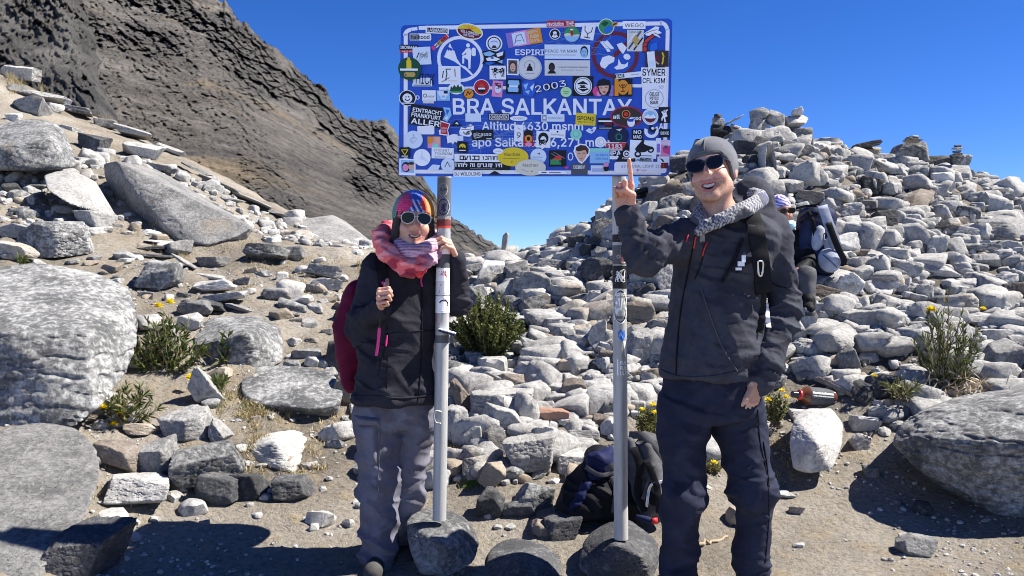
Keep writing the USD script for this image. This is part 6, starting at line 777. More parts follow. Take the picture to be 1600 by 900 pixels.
# ---------------------------------------------------------------- heads and hands
def head_fn(open_=.010, wide=.026):
    def f(p):
        q = p.copy(); q[..., 0] = np.abs(q[..., 0])
        d = union([el(p, (0, .014, .03), (.074, .094, .086)), el(p, (0, -.026, -.03), (.061, .066, .086)), rc(q, (.046, -.012, -.062), (.012, -.066, -.100), .025, .018), el(p, (0, -.078, -.102), (.02, .016, .015)), rc(q, (.0, -.078, .034), (.04, -.072, .03), .013, .011), el(q, (.038, -.066, -.036), (.024, .024, .026))], .022)
        d = smin(d, rc(p, (0, .02, -.06), (0, .042, -.22), .053, .06), .03); d = smin(d, el(p, (0, -.066, -.066), (.034, .024, .026)), .02)
        d = smin(d, rc(p, (0, -.088, .018), (0, -.106, -.022), .0065, .0095), .012); d = smin(d, rc(q, (.0, -.098, -.029), (.011, -.093, -.029), .0065, .007), .008); d = smin(d, el(q, (.079, .014, -.004), (.009, .021, .033)), .008)
        d = smax(d, -el(q, (.032, -.108, .008), (.018, .022, .014)), .014)
        z = q[..., 2] - q[..., 0] ** 2 * 14; m = np.stack([p[..., 0], p[..., 1], z], -1)
        d = smin(d, rc(m, (-wide, -.077, -.066 + open_), (wide, -.077, -.066 + open_), .0055, .0055) , .010); d = smin(d, rc(m, (-wide * .8, -.079, -.074 - open_ * .9), (wide * .8, -.079, -.074 - open_ * .9), .0065, .0065), .010)
        d = smax(d, -rc(q, (.0185, -.0975, -.030), (.036, -.088, -.060), .0022, .0028), .006)
        return smax(d, -el(m, (0, -.094, -.070), (wide, .026, open_)), .004)
    return f
def head_paint(v, stubble=0.0, open_=.010, wide=.026, base=(.50, .29, .20)):
    """Natural colour of skin, lips, beard shadow and mouth, in head coordinates."""
    c = np.tile(np.array(base), (len(v), 1)); x, y, z = v.T; zz = z - x ** 2 * 14
    def mixc(w, col): nonlocal c; w = np.clip(w, 0, 1)[:, None]; c = c * (1 - w) + np.array(col) * w
    mixc(np.exp(-((np.abs(x) - .04) / .022) ** 2 - ((z + .03) / .025) ** 2) * (y < -.03) * .45, (.56, .24, .17)); mixc(np.exp(-(x / .014) ** 2 - ((z + .02) / .016) ** 2) * (y < -.09) * .4, (.56, .24, .17))
    if stubble: mixc(stubble * ((y < .0) & (z < -.045)) * np.clip(1.2 - np.abs(zz + .07) * 9, .25, 1) * (fbm(v * 400, 2, 3) > .45), (.14, .085, .06))
    lip = ((np.abs(zz + .066 - open_) < .0065) | (np.abs(zz + .075 + open_ * .9) < .008)) & (np.abs(x) < wide + .002) & (y < -.07); mixc(lip * .8, (.42, .13, .11)); mixc(((np.abs(zz + .070) < open_ * .95) & (np.abs(x) < wide) & (y > -.088) & (y < -.05)) * 1.0, (.24, .05, .05)); return c
def frame(yaw, pitch, roll): return rotm(math.radians(yaw), 'z') @ rotm(math.radians(pitch), 'x') @ rotm(math.radians(roll), 'y')
def glasses(par, R, c, sc, shape, fmat, w=.026, h=.020, gap=.033, drop=0.0, tw=.0032):
    g = put(par, 'sunglasses', tube((np.array([(-.010, -.113, .014 + drop), (0, -.116, .017 + drop), (.010, -.113, .014 + drop)]) * sc) @ R.T + c, .0022, 6), fmat)
    for s in (-1, 1):
        t = np.linspace(0, 2 * np.pi, 40, endpoint=False); e = 2.6 if shape == 'square' else 2.2; o = np.stack([np.sign(np.cos(t)) * np.abs(np.cos(t)) ** (2 / e) * w, np.sign(np.sin(t)) * np.abs(np.sin(t)) ** (2 / e) * h], 1); o[:, 0] *= 1 + .10 * o[:, 1] / h; o[:, 1] -= .003 * s * o[:, 0] / w * (shape != 'square')
        pg = shapely.Polygon(o); ring = pg.buffer(tw).difference(pg.buffer(-.0004)); B_ = rotm(math.radians(-10 * s), 'z')
        def lay(m, y0):
            v = np.asarray(m.vertices); v = np.stack([v[:, 0], y0 - v[:, 2], v[:, 1]], 1) @ B_.T + [s * gap, -.1085 + .002, .008 + drop]; return trimesh.Trimesh(v * sc @ R.T + c, m.faces[:, ::-1] if False else m.faces, process=False)
        put(g, 'frame', lay(trimesh.creation.extrude_polygon(ring, .0045, engine='earcut'), .0035), fmat, smooth=30); put(g, 'lens', lay(trimesh.creation.extrude_polygon(pg, .0018, engine='earcut'), .0015), 'lens', smooth=30)
        put(g, 'temple', tube((np.array([(s * (gap + w - .002), -.100, .016 + drop), (s * .074, -.075, .016 + drop), (s * .080, .0, .012 + drop), (s * .080, .02, -.002 + drop)]) * sc) @ R.T + c, .0026 if shape == 'square' else .0016, 6), fmat)
FL = [(.045, .027, .020), (.049, .031, .021), (.045, .029, .020), (.035, .022, .018)]
def hand(wrist, f, n, s, curls, thumb, sc=1.0):
    f = unit(f); n = np.asarray(n, float); n = unit(n - f * (n @ f)); s = np.asarray(s, float); s = unit(s - f * (s @ f) - n * (s @ n)); w = np.asarray(wrist, float); out = []
    for i, (so, fo) in enumerate(((.029, .088), (.0095, .093), (-.0095, .088), (-.028, .078))):
        k = w + (f * fo + s * so) * sc; out.append((w + (f * .012 + s * so * .55) * sc, k, .0155 * sc, .0118 * sc)); a = 0; p = k; r = .0098 * (1, 1.02, .97, .87)[i] * sc
        for j in range(3):
            a += math.radians(curls[i][j]); e = p + (f * math.cos(a) + n * math.sin(a)) * FL[i][j] * sc; out.append((p, e, r, r * .9)); r *= .9; p = e
    p = w + (f * .020 + s * .024 + n * .008) * sc; out.append((w + f * .01 * sc, p, .018 * sc, .017 * sc))
    for d, L, r0, r1 in zip(thumb, (.044, .034, .027), (.0145, .0118, .0104), (.0118, .0104, .0082)):
        d = unit(d); e = p + (f * d[0] + n * d[1] + s * d[2]) * L * sc; out.append((p, e, r0 * sc, r1 * sc)); p = e
    return out
def hand_mesh(cs, fore, h=.0024):
    cs = cs + [fore]; pts = np.array([x for c in cs for x in c[:2]]); groups = cs
    def fn(p):
        d = rc(p, *cs[-1])
        for i in range(0, len(cs) - 5, 4):
            ch = rc(p, *cs[i + 1])
            for j in (2, 3): ch = smin(ch, rc(p, *cs[i + j]), .004)
            ch = smin(ch, rc(p, *cs[i]), .006); d = np.minimum(d, 9) if False else smin(d, ch, .0045)
        th = smin(rc(p, *cs[16]), rc(p, *cs[17]), .006)
        for j in (18, 19): th = smin(th, rc(p, *cs[j]), .004)
        return smin(d, th, .007)
    lo, hi = pts.min(0) - .03, pts.max(0) + .03; return nets(fn, lo, hi, h)
def nails(cs, n_dir, sc=1.0): return None
def joined(ms):
    """One continuous skin out of overlapping closed meshes."""
    import manifold3d as mf
    try:
        o = None
        for m in ms:
            w = trimesh.Trimesh(m.vertices, m.faces, process=True); q = mf.Manifold(mf.Mesh(np.asarray(w.vertices, np.float32), np.asarray(w.faces, np.uint32)))
            if q.is_empty(): raise ValueError
            o = q if o is None else o + q
        r = o.to_mesh(); return trimesh.Trimesh(r.vert_properties[:, :3], r.tri_verts, process=False)
    except Exception: return cat(ms)

# ---------------------------------------------------------------- the woman
wl = P(590, 895, 3.95); WO = thing('person', 'person in a dark jacket and rainbow knitted hat giving a thumbs-up beside the left pole', 'person', wl)
WH, WR, WS = P(646, 346, 3.92), frame(12, 1, 3), 1.0
def J(*a): return P(*a)
hm = nets(head_fn(.0075, .0245), (-.1, -.14, -.2), (.1, .13, .125), .0032); hw = trimesh.Trimesh(np.asarray(hm.vertices) * WS @ WR.T + WH, hm.faces, process=False)
wsh_r, wel_r, wwr_r = J(588, 418, 3.97), J(562, 512, 3.93), J(596, 482, 3.745)
wsh_l, wel_l, wwr_l = J(688, 416, 4.02), J(716, 474, 4.03), J(713, 405, 3.935)
fist = hand(J(598, 479, 3.735), (-.06, -.78, .5), (.95, -.1, .05), (-.2, .45, .85), [(72, 98, 62), (76, 98, 62), (80, 96, 62), (84, 94, 62)], [(.25, .15, .95), (-.05, .0, 1), (-.3, -.05, .95)], .95)
hr = hand_mesh(fist, (J(598, 479, 3.735), wel_r + (wwr_r - wel_r) * .55, .024, .03)); grip = hand(J(713, 403, 3.935), (-.28, -.62, .72), (-.9, -.1, -.3), (.05, .75, .6), [(30, 55, 40), (34, 58, 40), (36, 58, 40), (36, 56, 40)], [(.6, .5, .6), (.7, .6, .3), (.7, .7, 0)], .92); hl = hand_mesh(grip, (J(713, 403, 3.935), wel_l + (wwr_l - wel_l) * .5, .024, .03))
def wbody(p):
    t = loft(p, [(*J(640, 398, 4.0), .10, .07, 0), (*J(634, 430, 4.0), .15, .09, 0), (*J(624, 560, 4.0), .14, .10, 0), (*J(620, 640, 4.0), .15, .11, 0)])
    return union([t, rc(p, WH + [0, .03, -.10], J(642, 412, 4.0), .05, .06), rc(p, wsh_r, wel_r, .04, .034), rc(p, wel_r, wwr_r, .034, .026), rc(p, wsh_l, wel_l, .04, .034), rc(p, wel_l, wwr_l, .034, .026), rc(p, J(594, 640, 4.0), J(592, 760, 3.97), .07, .045), rc(p, J(592, 760, 3.97), J(590, 868, 3.98), .045, .035), rc(p, J(650, 640, 4.02), J(634, 760, 4.06), .07, .045), rc(p, J(634, 760, 4.06), J(620, 855, 4.1), .045, .035)], .03)
bm = nets(wbody, np.array([wel_r[0] - .1, 3.6, -.08]), np.array([wel_l[0] + .1, 4.3, 1.50]), .014)
skin = joined([bm, hw, hr, hl]); loc_ = (np.asarray(skin.vertices) - WH) @ WR / WS; body_w = put(WO, 'body', skin, 'skin', color=head_paint(loc_, 0, .0075, .0245, (.50, .285, .20)))
def teeth(par, R, c, sc, op, wd):
    xs = np.linspace(-wd * .82, wd * .82, 15); pts = np.stack([xs, -.0862 + xs ** 2 * 9, -.070 + op * .80 + xs ** 2 * 14 - .001], 1); v, f = [], []
    for i, (a, b) in enumerate(zip(pts[:-1], pts[1:])):
        hgt = op * .62; q = np.array([a, b, b - [0, 0, 2 * hgt * .8], a - [0, 0, 2 * hgt * .8]]); q = np.vstack([q, q + [0, .004, 0]]); v.append(q); o = i * 8; f += [(o, o + 2, o + 1), (o, o + 3, o + 2), (o + 2, o + 3, o + 6), (o + 3, o + 7, o + 6), (o, o + 1, o + 4), (o + 1, o + 5, o + 4)]
    put(par, 'teeth', trimesh.Trimesh(np.vstack(v) * sc @ R.T + c, np.array(f), process=False), 'teeth', smooth=False)
teeth(body_w, WR, WH, WS, .0075, .0245); glasses(WO, WR, WH, WS, 'round', 'silver_frame', .0285, .0235, .0345, tw=.0019)
def locks(p): q = p.copy(); q[..., 0] = np.abs(q[..., 0]); return union([rc(q, (.066, -.045, .03), (.072, -.03, -.06), .014, .016), rc(q, (.07, -.01, .0), (.07, .0, -.10), .022, .03), el(p, (0, .05, -.03), (.08, .07, .09))], .02)
hm = nets(locks, (-.13, -.09, -.16), (.13, .15, .08), .005); put(body_w, 'hair', trimesh.Trimesh(folds(hm, (1, .3, 0), 120, 12, .002, 3).vertices @ WR.T + WH, hm.faces, process=False), 'hair')
# knitted hat with zigzag and lozenge bands
def hat_w(p):
    o = el(p, (0, .012, .032), (.092, .112, .106)); i = el(p, (0, .012, .028), (.080, .100, .094)); y = p[..., 1]; x = np.abs(p[..., 0])
    cut = np.where(y < -.02, .036 - np.clip((x - .058) * 3.2, 0, .075), .036 - np.clip((x - .04) * 3.2, 0, .085)); return smax(smax(o, -i, .004), (cut - p[..., 2]) * .5, .006)
hm = nets(hat_w, (-.11, -.12, -.07), (.11, .14, .15), .0026); v = np.asarray(hm.vertices); ang = np.arctan2(v[:, 0], -v[:, 1] - .012); row = v[:, 2] * 260
import colorsys
zig = np.abs(((ang * .95 + .5) % 1.0) - .5) * 2; lev = (v[:, 2] - .035) / .105; k = lev * .9 + zig * .95; band_ = np.floor(k * 2.4).astype(int); sect = np.floor(ang * .95 + 1.0).astype(int)
hv_ = np.clip((v[:, 2] - .02) / .115, -1, 1); jit = .10 * (noise(v * 220, 5) - .5) + .05 * np.sin(row * 1.6)
dv_ = np.abs(ang + jit); xw = .16 + 1.0 * np.abs(hv_ - .42)                        # a blue cross between magenta and orange fields
col = np.where((dv_ < xw)[:, None], lin(34, 96, 205), np.where((ang < 0)[:, None], lin(214, 34, 112), lin(226, 54, 40)))
col = np.where(((ang > 0) & (dv_ > xw) & (dv_ > .62 + jit))[:, None], lin(242, 132, 36), col); col = np.where((dv_ > 1.25)[:, None], np.where((ang < 0)[:, None], lin(20, 128, 118), lin(214, 196, 70)), col); col = np.where((hv_ > .86)[:, None], lin(40, 120, 225), col)
wh = (np.sin((ang * 22 + row * .55)) > .45) & (dv_ < xw) & (hv_ < .6); col[wh] = np.array([.72, .74, .78]); nv = (np.sin((ang * 22 + row * .55)) < -.75) & (dv_ < xw); col[nv] = lin(16, 36, 110); k = hv_
st_ = (np.sin(row * 3.1) * np.sin(ang * 75) > .55); col[st_] = col[st_] * .72 + np.array([.75, .75, .72]) * .28
v = v + vnorm(hm) * (.0030 * np.sin(ang * 75) * np.sin(row * 3.1))[:, None]; hat = put(WO, 'hat', trimesh.Trimesh(v * WS @ WR.T + WH, hm.faces, process=False), 'knit', color=col, label='rainbow knitted hat with ear flaps')
def whereband(v, c, r): return np.exp(-((v - c) ** 2).sum(1) / r ** 2)
# jacket
def wjacket(p):
    t = loft(p, [(*J(641, 392, 3.99), .09, .075, 0), (*J(640, 402, 3.99), .145, .095, 14), (*J(635, 425, 3.98), .178, .122, 18), (*J(628, 500, 3.97), .172, .135, 20), (*J(622, 560, 3.97), .172, .135, 20), (*J(620, 605, 3.97), .188, .145, 18), (*J(619, 628, 3.97), .194, .148, 16)], .02)
    ar = smin(rc(p, wsh_r, wel_r, .064, .055), rc(p, wel_r, wwr_r, .055, .040), .04); al = smin(rc(p, wsh_l, wel_l, .062, .050), rc(p, wel_l, wwr_l, .050, .037), .04)
    return smin(smin(t, ar, .035), al, .035)
jm = nets(wjacket, (wel_r[0] - .1, 3.62, J(0, 634, 3.97)[2] - .03), (wel_l[0] + .1, 4.2, J(0, 380, 3.99)[2]), .0058)
jm = folds(jm, (.25, 0, 1), 17, 4.5, .016, 3, lambda v: .16 + .8 * np.clip(1 - (v[:, 2] - J(0, 622, 3.97)[2]) / .16, 0, 1) + 1.2 * whereband(v, wel_r, .15) + 1.0 * whereband(v, wel_l, .12)); jm = folds(jm, (1, 0, .8), 9, 3, .010, 14); jm = folds(jm, (.3, 0, 1), 34, 9, .005, 73, lambda v: .3 + whereband(v, wel_r, .14) + whereband(v, wel_l, .14)); put(WO, 'jacket', jm, 'woman_jacket'); fr = front(jm)
put(WO, 'zip', seam(fr, [(657, 424), (660, 480), (659, 540), (656, 600), (653, 626)], .003), 'pack_black'); put(WO, 'zip_pull', tube(on(fr, [(659, 432), (658, 440), (660, 448)], .006, 8), .004, 6), 'pink_plastic')
put(WO, 'pocket_zip', seam(fr, [(604, 528), (600, 548), (594, 575), (590, 588)], .003), 'pack_black'); put(WO, 'zip_pull', tube(on(fr, [(605, 524), (604, 532), (603, 541)], .008, 8), .0045, 6), 'pink_plastic'); put(WO, 'seam', seam(fr, [(600, 522), (625, 519), (660, 517), (684, 518)], .0018), 'pack_black'); put(WO, 'seam', seam(fr, [(586, 418), (594, 440), (600, 470), (604, 510), (606, 560), (604, 622)], .0018), 'pack_black'); put(WO, 'hem', seam(fr, [(553, 619), (590, 619), (630, 622), (686, 616)], .003), 'woman_jacket'); put(WO, 'cord', tube(bez([J(593, 486, 3.70), J(594, 500, 3.74), J(593, 514, 3.80)], 10), .0016, 6), 'pack_grey'); put(WO, 'strap_end', ribbon(bez([J(593, 512, 3.79), J(591, 535, 3.80), J(588, 556, 3.80)], 10), (0, -1, 0), .012, .003), 'pink_plastic', label='pink webbing end hanging from the raised fist')
put(WO, 'zip_pull', ribbon(bez([J(597, 440, 3.82), J(601, 446, 3.82), J(599, 456, 3.82)], 6), (0, -1, 0), .012, .004), 'pink_plastic')
# scarf: a thick coral loop and a mauve inner loop
def scarf_loop(pts, rad, seed, colf, name, label, amp=.011):
    q = bez(np.vstack([pts, pts[:1]]), 60)
    def f(p):
        d = None
        for a, b in zip(q[:-1:2], np.vstack([q[2::2], q[-1:]])): e = rc(p, a, b, rad, rad); d = e if d is None else np.minimum(d, e)
        return d
    m = nets(f, q.min(0) - rad - .03, q.max(0) + rad + .03, .006); m = folds(m, (.5, .2, 1), 34, 7, amp, seed); put(WO, name, m, 'scarf_cloth', color=colf(np.asarray(m.vertices)), label=label)
coral, mauve, berry = lin(226, 104, 104), lin(186, 138, 160), lin(150, 40, 62)
def coral_c(v):
    n = fbm(v * np.array([14, 14, 30]), 3, 5); q = proj(v); w = np.clip((q[:, 0] - 652) / 22 + (n - .5), 0, 1)[:, None]; c = np.where((n > .56)[:, None], lin(238, 150, 148), coral); c = np.where((n < .38)[:, None], berry, c); return c * (1 - w) + mauve * w
def mauve_c(v): n = np.sin(v[:, 2] * 520 + 12 * fbm(v * 16, 2, 4)); return np.where((n > .3)[:, None], lin(206, 172, 186), np.where((n < -.75)[:, None], lin(104, 62, 88), mauve))
scarf_loop(np.array([J(594, 368, 3.96), J(606, 396, 3.84), J(642, 420, 3.80), J(672, 402, 3.85), J(686, 384, 3.98), J(660, 372, 4.12), J(612, 356, 4.10)]), .035, 4, coral_c, 'scarf', 'bulky coral and mauve scarf', .014); scarf_loop(np.array([J(624, 378, 3.90), J(640, 394, 3.82), J(668, 388, 3.84), J(682, 372, 3.95), J(658, 366, 4.06), J(624, 366, 4.03)]), .030, 8, mauve_c, 'scarf', 'mauve inner loop of the scarf', .008)
tri = nets(lambda p: union([rc(p, J(628, 410, 3.815), J(655, 428, 3.80), .022, .012), rc(p, J(670, 408, 3.83), J(657, 428, 3.80), .022, .012)], .02), J(600, 450, 3.75) - .02, J(700, 390, 3.9) + .03, .005); put(WO, 'scarf_end', folds(tri, (1, 0, .5), 50, 12, .006, 6), 'scarf_cloth', color=np.where((fbm(np.asarray(tri.vertices) * 60, 2, 7) > .5)[:, None], lin(226, 60, 62), lin(200, 120, 150)))
# rucksack on her back
def wpack(p): return union([rbox(p, J(600, 505, 4.20), (.19, .11, .21), .09), el(p, J(552, 515, 4.17), (.085, .09, .14)), el(p, J(548, 575, 4.17), (.05, .07, .12))], .06)
pm = folds(nets(wpack, J(500, 640, 4.0) - .05, J(700, 380, 4.4) + .05, .010), (0, .3, 1), 9, 4, .012, 7); put(WO, 'rucksack', pm, 'pack_burgundy', label='burgundy rucksack on the back'); 
put(WO, 'shoulder_strap', strap(fr, [(592, 402), (597, 425), (600, 450), (596, 476)], .045, .008, .008), 'pack_black'); put(WO, 'shoulder_strap', strap(fr, [(682, 404), (684, 425), (684, 450)], .04, .008, .008), 'pack_black'); put(WO, 'buckle', box(J(590, 470, 3.80), (.03, .008, .018)), 'pack_grey')
# trousers
wk1, wk2 = J(593, 758, 3.96), J(634, 762, 4.05)
def wtrs(p):
    hip = loft(p, [(*J(620, 606, 3.98), .165, .12, 6), (*J(620, 640, 3.99), .172, .125, 6), (*J(620, 668, 4.0), .168, .118, 6)], .03)
    l1 = smin(rc(p, J(592, 650, 3.97), wk1, .104, .086), rc(p, wk1, J(590, 872, 3.97), .086, .066), .05); l2 = smin(rc(p, J(652, 648, 4.02), wk2, .098, .068), rc(p, wk2, J(620, 852, 4.10), .068, .060), .05); l1, l2 = smax(l1, J(0, 884, 3.97)[2] - p[..., 2], .02), smax(l2, J(0, 866, 4.1)[2] - p[..., 2], .02)
    return smin(hip, smin(l1, l2, .006), .03)
tm = nets(wtrs, (J(540, 0, 3.97)[0] - .05, 3.8, J(0, 890, 3.97)[2] - .03), (J(700, 0, 4)[0] + .05, 4.25, J(0, 604, 3.97)[2] + .03), .0075)
tm = folds(tm, (.45, 0, 1), 13, 4.5, .019, 22, lambda v: .5 + 1.1 * np.exp(-((v[:, 2] - J(0, 770, 3.97)[2]) / .09) ** 2) + 1.5 * np.clip((.22 - v[:, 2]) / .2, 0, 1)); tm = folds(tm, (-.6, 0, 1), 8, 3, .015, 33); put(WO, 'trousers', tm, 'woman_trousers'); fr = front(tm)
put(WO, 'cargo_pocket', patch(fr, [(557, 664), (592, 660), (590, 726), (566, 730)], .008, puff=.006), 'woman_trousers'); put(WO, 'pocket_flap', patch(fr, [(551, 648), (596, 652), (594, 668), (556, 664)], .018, puff=.006), 'woman_trousers'); put(WO, 'seam', seam(fr, [(593, 650), (594, 690), (592, 732), (590, 780)], .0022), 'woman_trousers')
def boot(par, ankle, toe, ground, mat, lab=None, sc=1.0):
    a, t = np.asarray(ankle, float), np.asarray(toe, float); d = unit([t[0] - a[0], t[1] - a[1], 0]); heel = np.array([a[0], a[1], ground]) - d * .05
    def f(p): return smax(union([rc(p, a + [0, 0, .04], np.array([a[0], a[1], ground + .06]), .052, .05), rc(p, heel + [0, 0, .045], np.array([t[0], t[1], ground + .04]) - d * .05, .042, .043)], .03), ground + .018 - p[..., 2], .008)
    lo = np.minimum(np.minimum(a, t), heel) - .1; hi = np.maximum(np.maximum(a, t), heel) + .1; b = put(par, 'boot', folds(nets(f, lo, hi, .006), d, 30, 9, .004, 3), mat, label=lab); sd = np.array([-d[1], d[0], 0])
    g = shapely.LineString([(heel + d * .01)[:2], (np.array([t[0], t[1]]) - d[:2] * .045)]).buffer(.05); m = trimesh.creation.extrude_polygon(g, .026, engine='earcut'); m.vertices += [0, 0, ground - .004]; put(b, 'sole', m, 'sole', smooth=30)
    for k in (.02, .045, .07): c = np.array([a[0], a[1], ground + .115 - k * .8]) + d * (.03 + k); put(b, 'lace', tube([c - sd * .028 + [0, 0, -.012], c + [0, 0, .006], c + sd * .028 + [0, 0, -.012]], .003, 6), 'pack_grey')
boot(WO, J(590, 862, 3.97), J(578, 893, 3.80), -.065, 'boot_grey'); boot(WO, J(622, 848, 4.09), J(640, 888, 3.97), -.05, 'boot_grey')

# ---------------------------------------------------------------- the man
ml = P(1115, 930, 3.58); MA = thing('person', 'person in a grey beanie and dark jacket pointing up at the sign', 'person', ml)
MH, MR, MS = P(1113, 270, 3.5), frame(-26, -6, -9), 1.06
hm = nets(head_fn(.0105, .026), (-.1, -.14, -.2), (.1, .13, .125), .0032); hw = trimesh.Trimesh(np.asarray(hm.vertices) * MS @ MR.T + MH, hm.faces, process=False)
msh_r, mel_r, mwr_r = J(1075, 372, 3.50), J(1003, 398, 3.42), J(978, 334, 3.40); msh_l, mel_l, mwr_l = J(1204, 362, 3.60), J(1227, 482, 3.60), J(1190, 590, 3.475)
mc = hand(J(977, 328, 3.40), (-.10, -.12, 1), (-.18, -1, -.1), (1, -.15, .1), [(3, 8, 6), (78, 98, 62), (82, 98, 60), (84, 96, 60)], [(.75, .62, .2), (.55, .45, -.7), (.1, .2, -.97)], 1.04); hr = hand_mesh(mc, (J(977, 330, 3.40), mel_r + (mwr_r - mel_r) * .6, .027, .034))
pc = hand(J(1186, 594, 3.465), (-.40, -.12, -.92), (-.55, .8, .1), (-.7, -.5, .3), [(22, 30, 18), (24, 32, 20), (26, 34, 20), (28, 36, 22)], [(.8, .6, .0), (.85, .6, -.3), (.9, .5, -.3)], 1.04); hl = hand_mesh(pc, (J(1186, 592, 3.465), mel_l + (mwr_l - mel_l) * .6, .027, .034))
def mbody(p):
    t = loft(p, [(*J(1138, 345, 3.57), .12, .08, -20), (*J(1132, 390, 3.57), .17, .10, -24), (*J(1112, 520, 3.57), .145, .10, -20), (*J(1105, 620, 3.57), .15, .11, -10)])
    return union([t, rc(p, MH + MR @ [0, .03, -.10], J(1138, 350, 3.57), .052, .065), rc(p, msh_r, mel_r, .045, .038), rc(p, mel_r, mwr_r, .038, .028), rc(p, msh_l, mel_l, .045, .038), rc(p, mel_l, mwr_l, .038, .028), rc(p, J(1070, 640, 3.55), J(1066, 765, 3.52), .075, .05), rc(p, J(1066, 765, 3.52), J(1063, 905, 3.56), .05, .04), rc(p, J(1148, 640, 3.6), J(1176, 770, 3.54), .075, .05), rc(p, J(1176, 770, 3.54), J(1174, 905, 3.62), .05, .04)], .03)
bm = nets(mbody, (J(960, 0, 3.4)[0] - .08, 3.3, -.06), (J(1245, 0, 3.6)[0] + .08, 3.82, 1.62), .014)
skin = joined([bm, hw, hr, hl]); loc_ = (np.asarray(skin.vertices) - MH) @ MR / MS; body_m = put(MA, 'body', skin, 'skin', color=head_paint(loc_, .55, .0105, .026, (.47, .275, .195)))
teeth(body_m, MR, MH, MS, .0105, .026); glasses(MA, MR, MH, MS, 'square', 'black_plastic', .0295, .0205, .0345, tw=.0040); put(body_m, 'nose_ring', trimesh.Trimesh(*(lambda m: ((np.asarray(m.vertices) @ rotm(math.pi / 2, 'x').T + [.008, -.108, -.040]) * MS @ MR.T + MH, m.faces))(trimesh.creation.torus(.0055, .0010, 16, 6))), 'steel')
ring_at = mc[9]; put(body_m, 'finger_ring', trimesh.Trimesh(*(lambda m: (np.asarray(m.vertices) @ trimesh.geometry.align_vectors([0, 0, 1], pc[9][1] - pc[9][0])[:3, :3].T + (pc[9][0] * .6 + pc[9][1] * .4), m.faces))(trimesh.creation.torus(.0108, .0022, 18, 8))), 'steel')
def beanie(p):
    o = smin(el(p, (0, .016, .030), (.0925, .108, .106)), el(p, (0, .055, .075), (.062, .062, .055)), .05); i = el(p, (0, .014, .03), (.0775, .098, .090)); y, x = p[..., 1], np.abs(p[..., 0])
    cut = .046 - np.clip((x - .05) * 1.0, 0, .03) - np.clip((y + .055) * 1.15, 0, .095); return smax(smax(o, -i, .004), (cut - p[..., 2]) * .6, .006)
hm = nets(beanie, (-.11, -.12, -.08), (.11, .15, .16), .004); hm = folds(hm, (0, 1, .4), 26, 10, .003, 5, lambda v: np.clip(.3 + v[:, 1] * 6, .1, 1)); hb = trimesh.Trimesh(np.asarray(hm.vertices) * MS @ MR.T + MH, hm.faces, process=False); hat = put(MA, 'beanie', hb, 'beanie_wool'); fr = front(hb)
ln = [(0, -.094 + .0 * t, 0) for t in (0,)]; y_ = np.linspace(-.088, .03, 14); sv = []
for y in y_:
    z = .036 + .100 * math.sqrt(max(0, 1 - ((y - .016) / .108) ** 2)); sv.append((0, y * 1.012, z + .0012))
put(hat, 'seam', tube(np.array(sv) * MS @ MR.T + MH, .0016, 6), 'beanie_wool'); bd = np.array([(x, -.0 - .109 * math.sqrt(max(0, 1 - (x / .0875) ** 2)) * .985 + .0135, .058 - max(0, abs(x) - .05)) for x in np.linspace(-.07, .07, 16)]); put(hat, 'seam', tube(bd * MS @ MR.T + MH, .0013, 6), 'beanie_wool')
def mjacket(p):
    t = loft(p, [(*J(1140, 332, 3.56), .09, .075, -20), (*J(1138, 345, 3.56), .15, .098, -22), (*J(1135, 365, 3.56), .20, .122, -24), (*J(1128, 420, 3.56), .195, .145, -26), (*J(1114, 500, 3.56), .182, .148, -24), (*J(1104, 555, 3.55), .188, .152, -20), (*J(1098, 590, 3.55), .172, .145, -16)], .02)
    ar = smin(rc(p, msh_r, mel_r, .078, .064), rc(p, mel_r, mwr_r, .064, .041), .05); al = smin(rc(p, msh_l, mel_l, .078, .064), rc(p, mel_l, mwr_l, .064, .045), .05)
    hood = smin(smin(rc(p, J(1158, 334, 3.60), J(1184, 318, 3.68), .05, .05), rc(p, J(1138, 322, 3.70), J(1178, 300, 3.69), .062, .056), .05), rc(p, J(1178, 300, 3.69), J(1196, 336, 3.66), .056, .05), .05); return smin(smin(smin(t, ar, .05), al, .035), hood, .03)
jm = nets(mjacket, (J(965, 0, 3.4)[0] - .07, 3.28, J(0, 598, 3.45)[2] - .03), (J(1262, 0, 3.6)[0] + .06, 3.85, J(0, 262, 3.6)[2]), .0058)
jm = folds(jm, (.35, 0, 1), 12, 3.6, .030, 4, lambda v: .16 + 1.3 * whereband(v, mel_l, .14) + 1.2 * whereband(v, mwr_l, .13) + .8 * whereband(v, J(1150, 430, 3.45), .16)); jm = folds(jm, (1, 0, -.5), 16, 4, .019, 17, lambda v: .15 + 1.3 * whereband(v, mel_r, .14) + .9 * whereband(v, (mel_r + mwr_r) / 2, .10)); jm = folds(jm, (.9, 0, .6), 8, 3, .012, 29); jm = folds(jm, (.3, 0, 1), 34, 9, .006, 71, lambda v: .25 + whereband(v, mel_l, .16) + whereband(v, mel_r, .16) + whereband(v, mwr_l, .12)); put(MA, 'jacket', jm, 'man_jacket'); fr = front(jm)
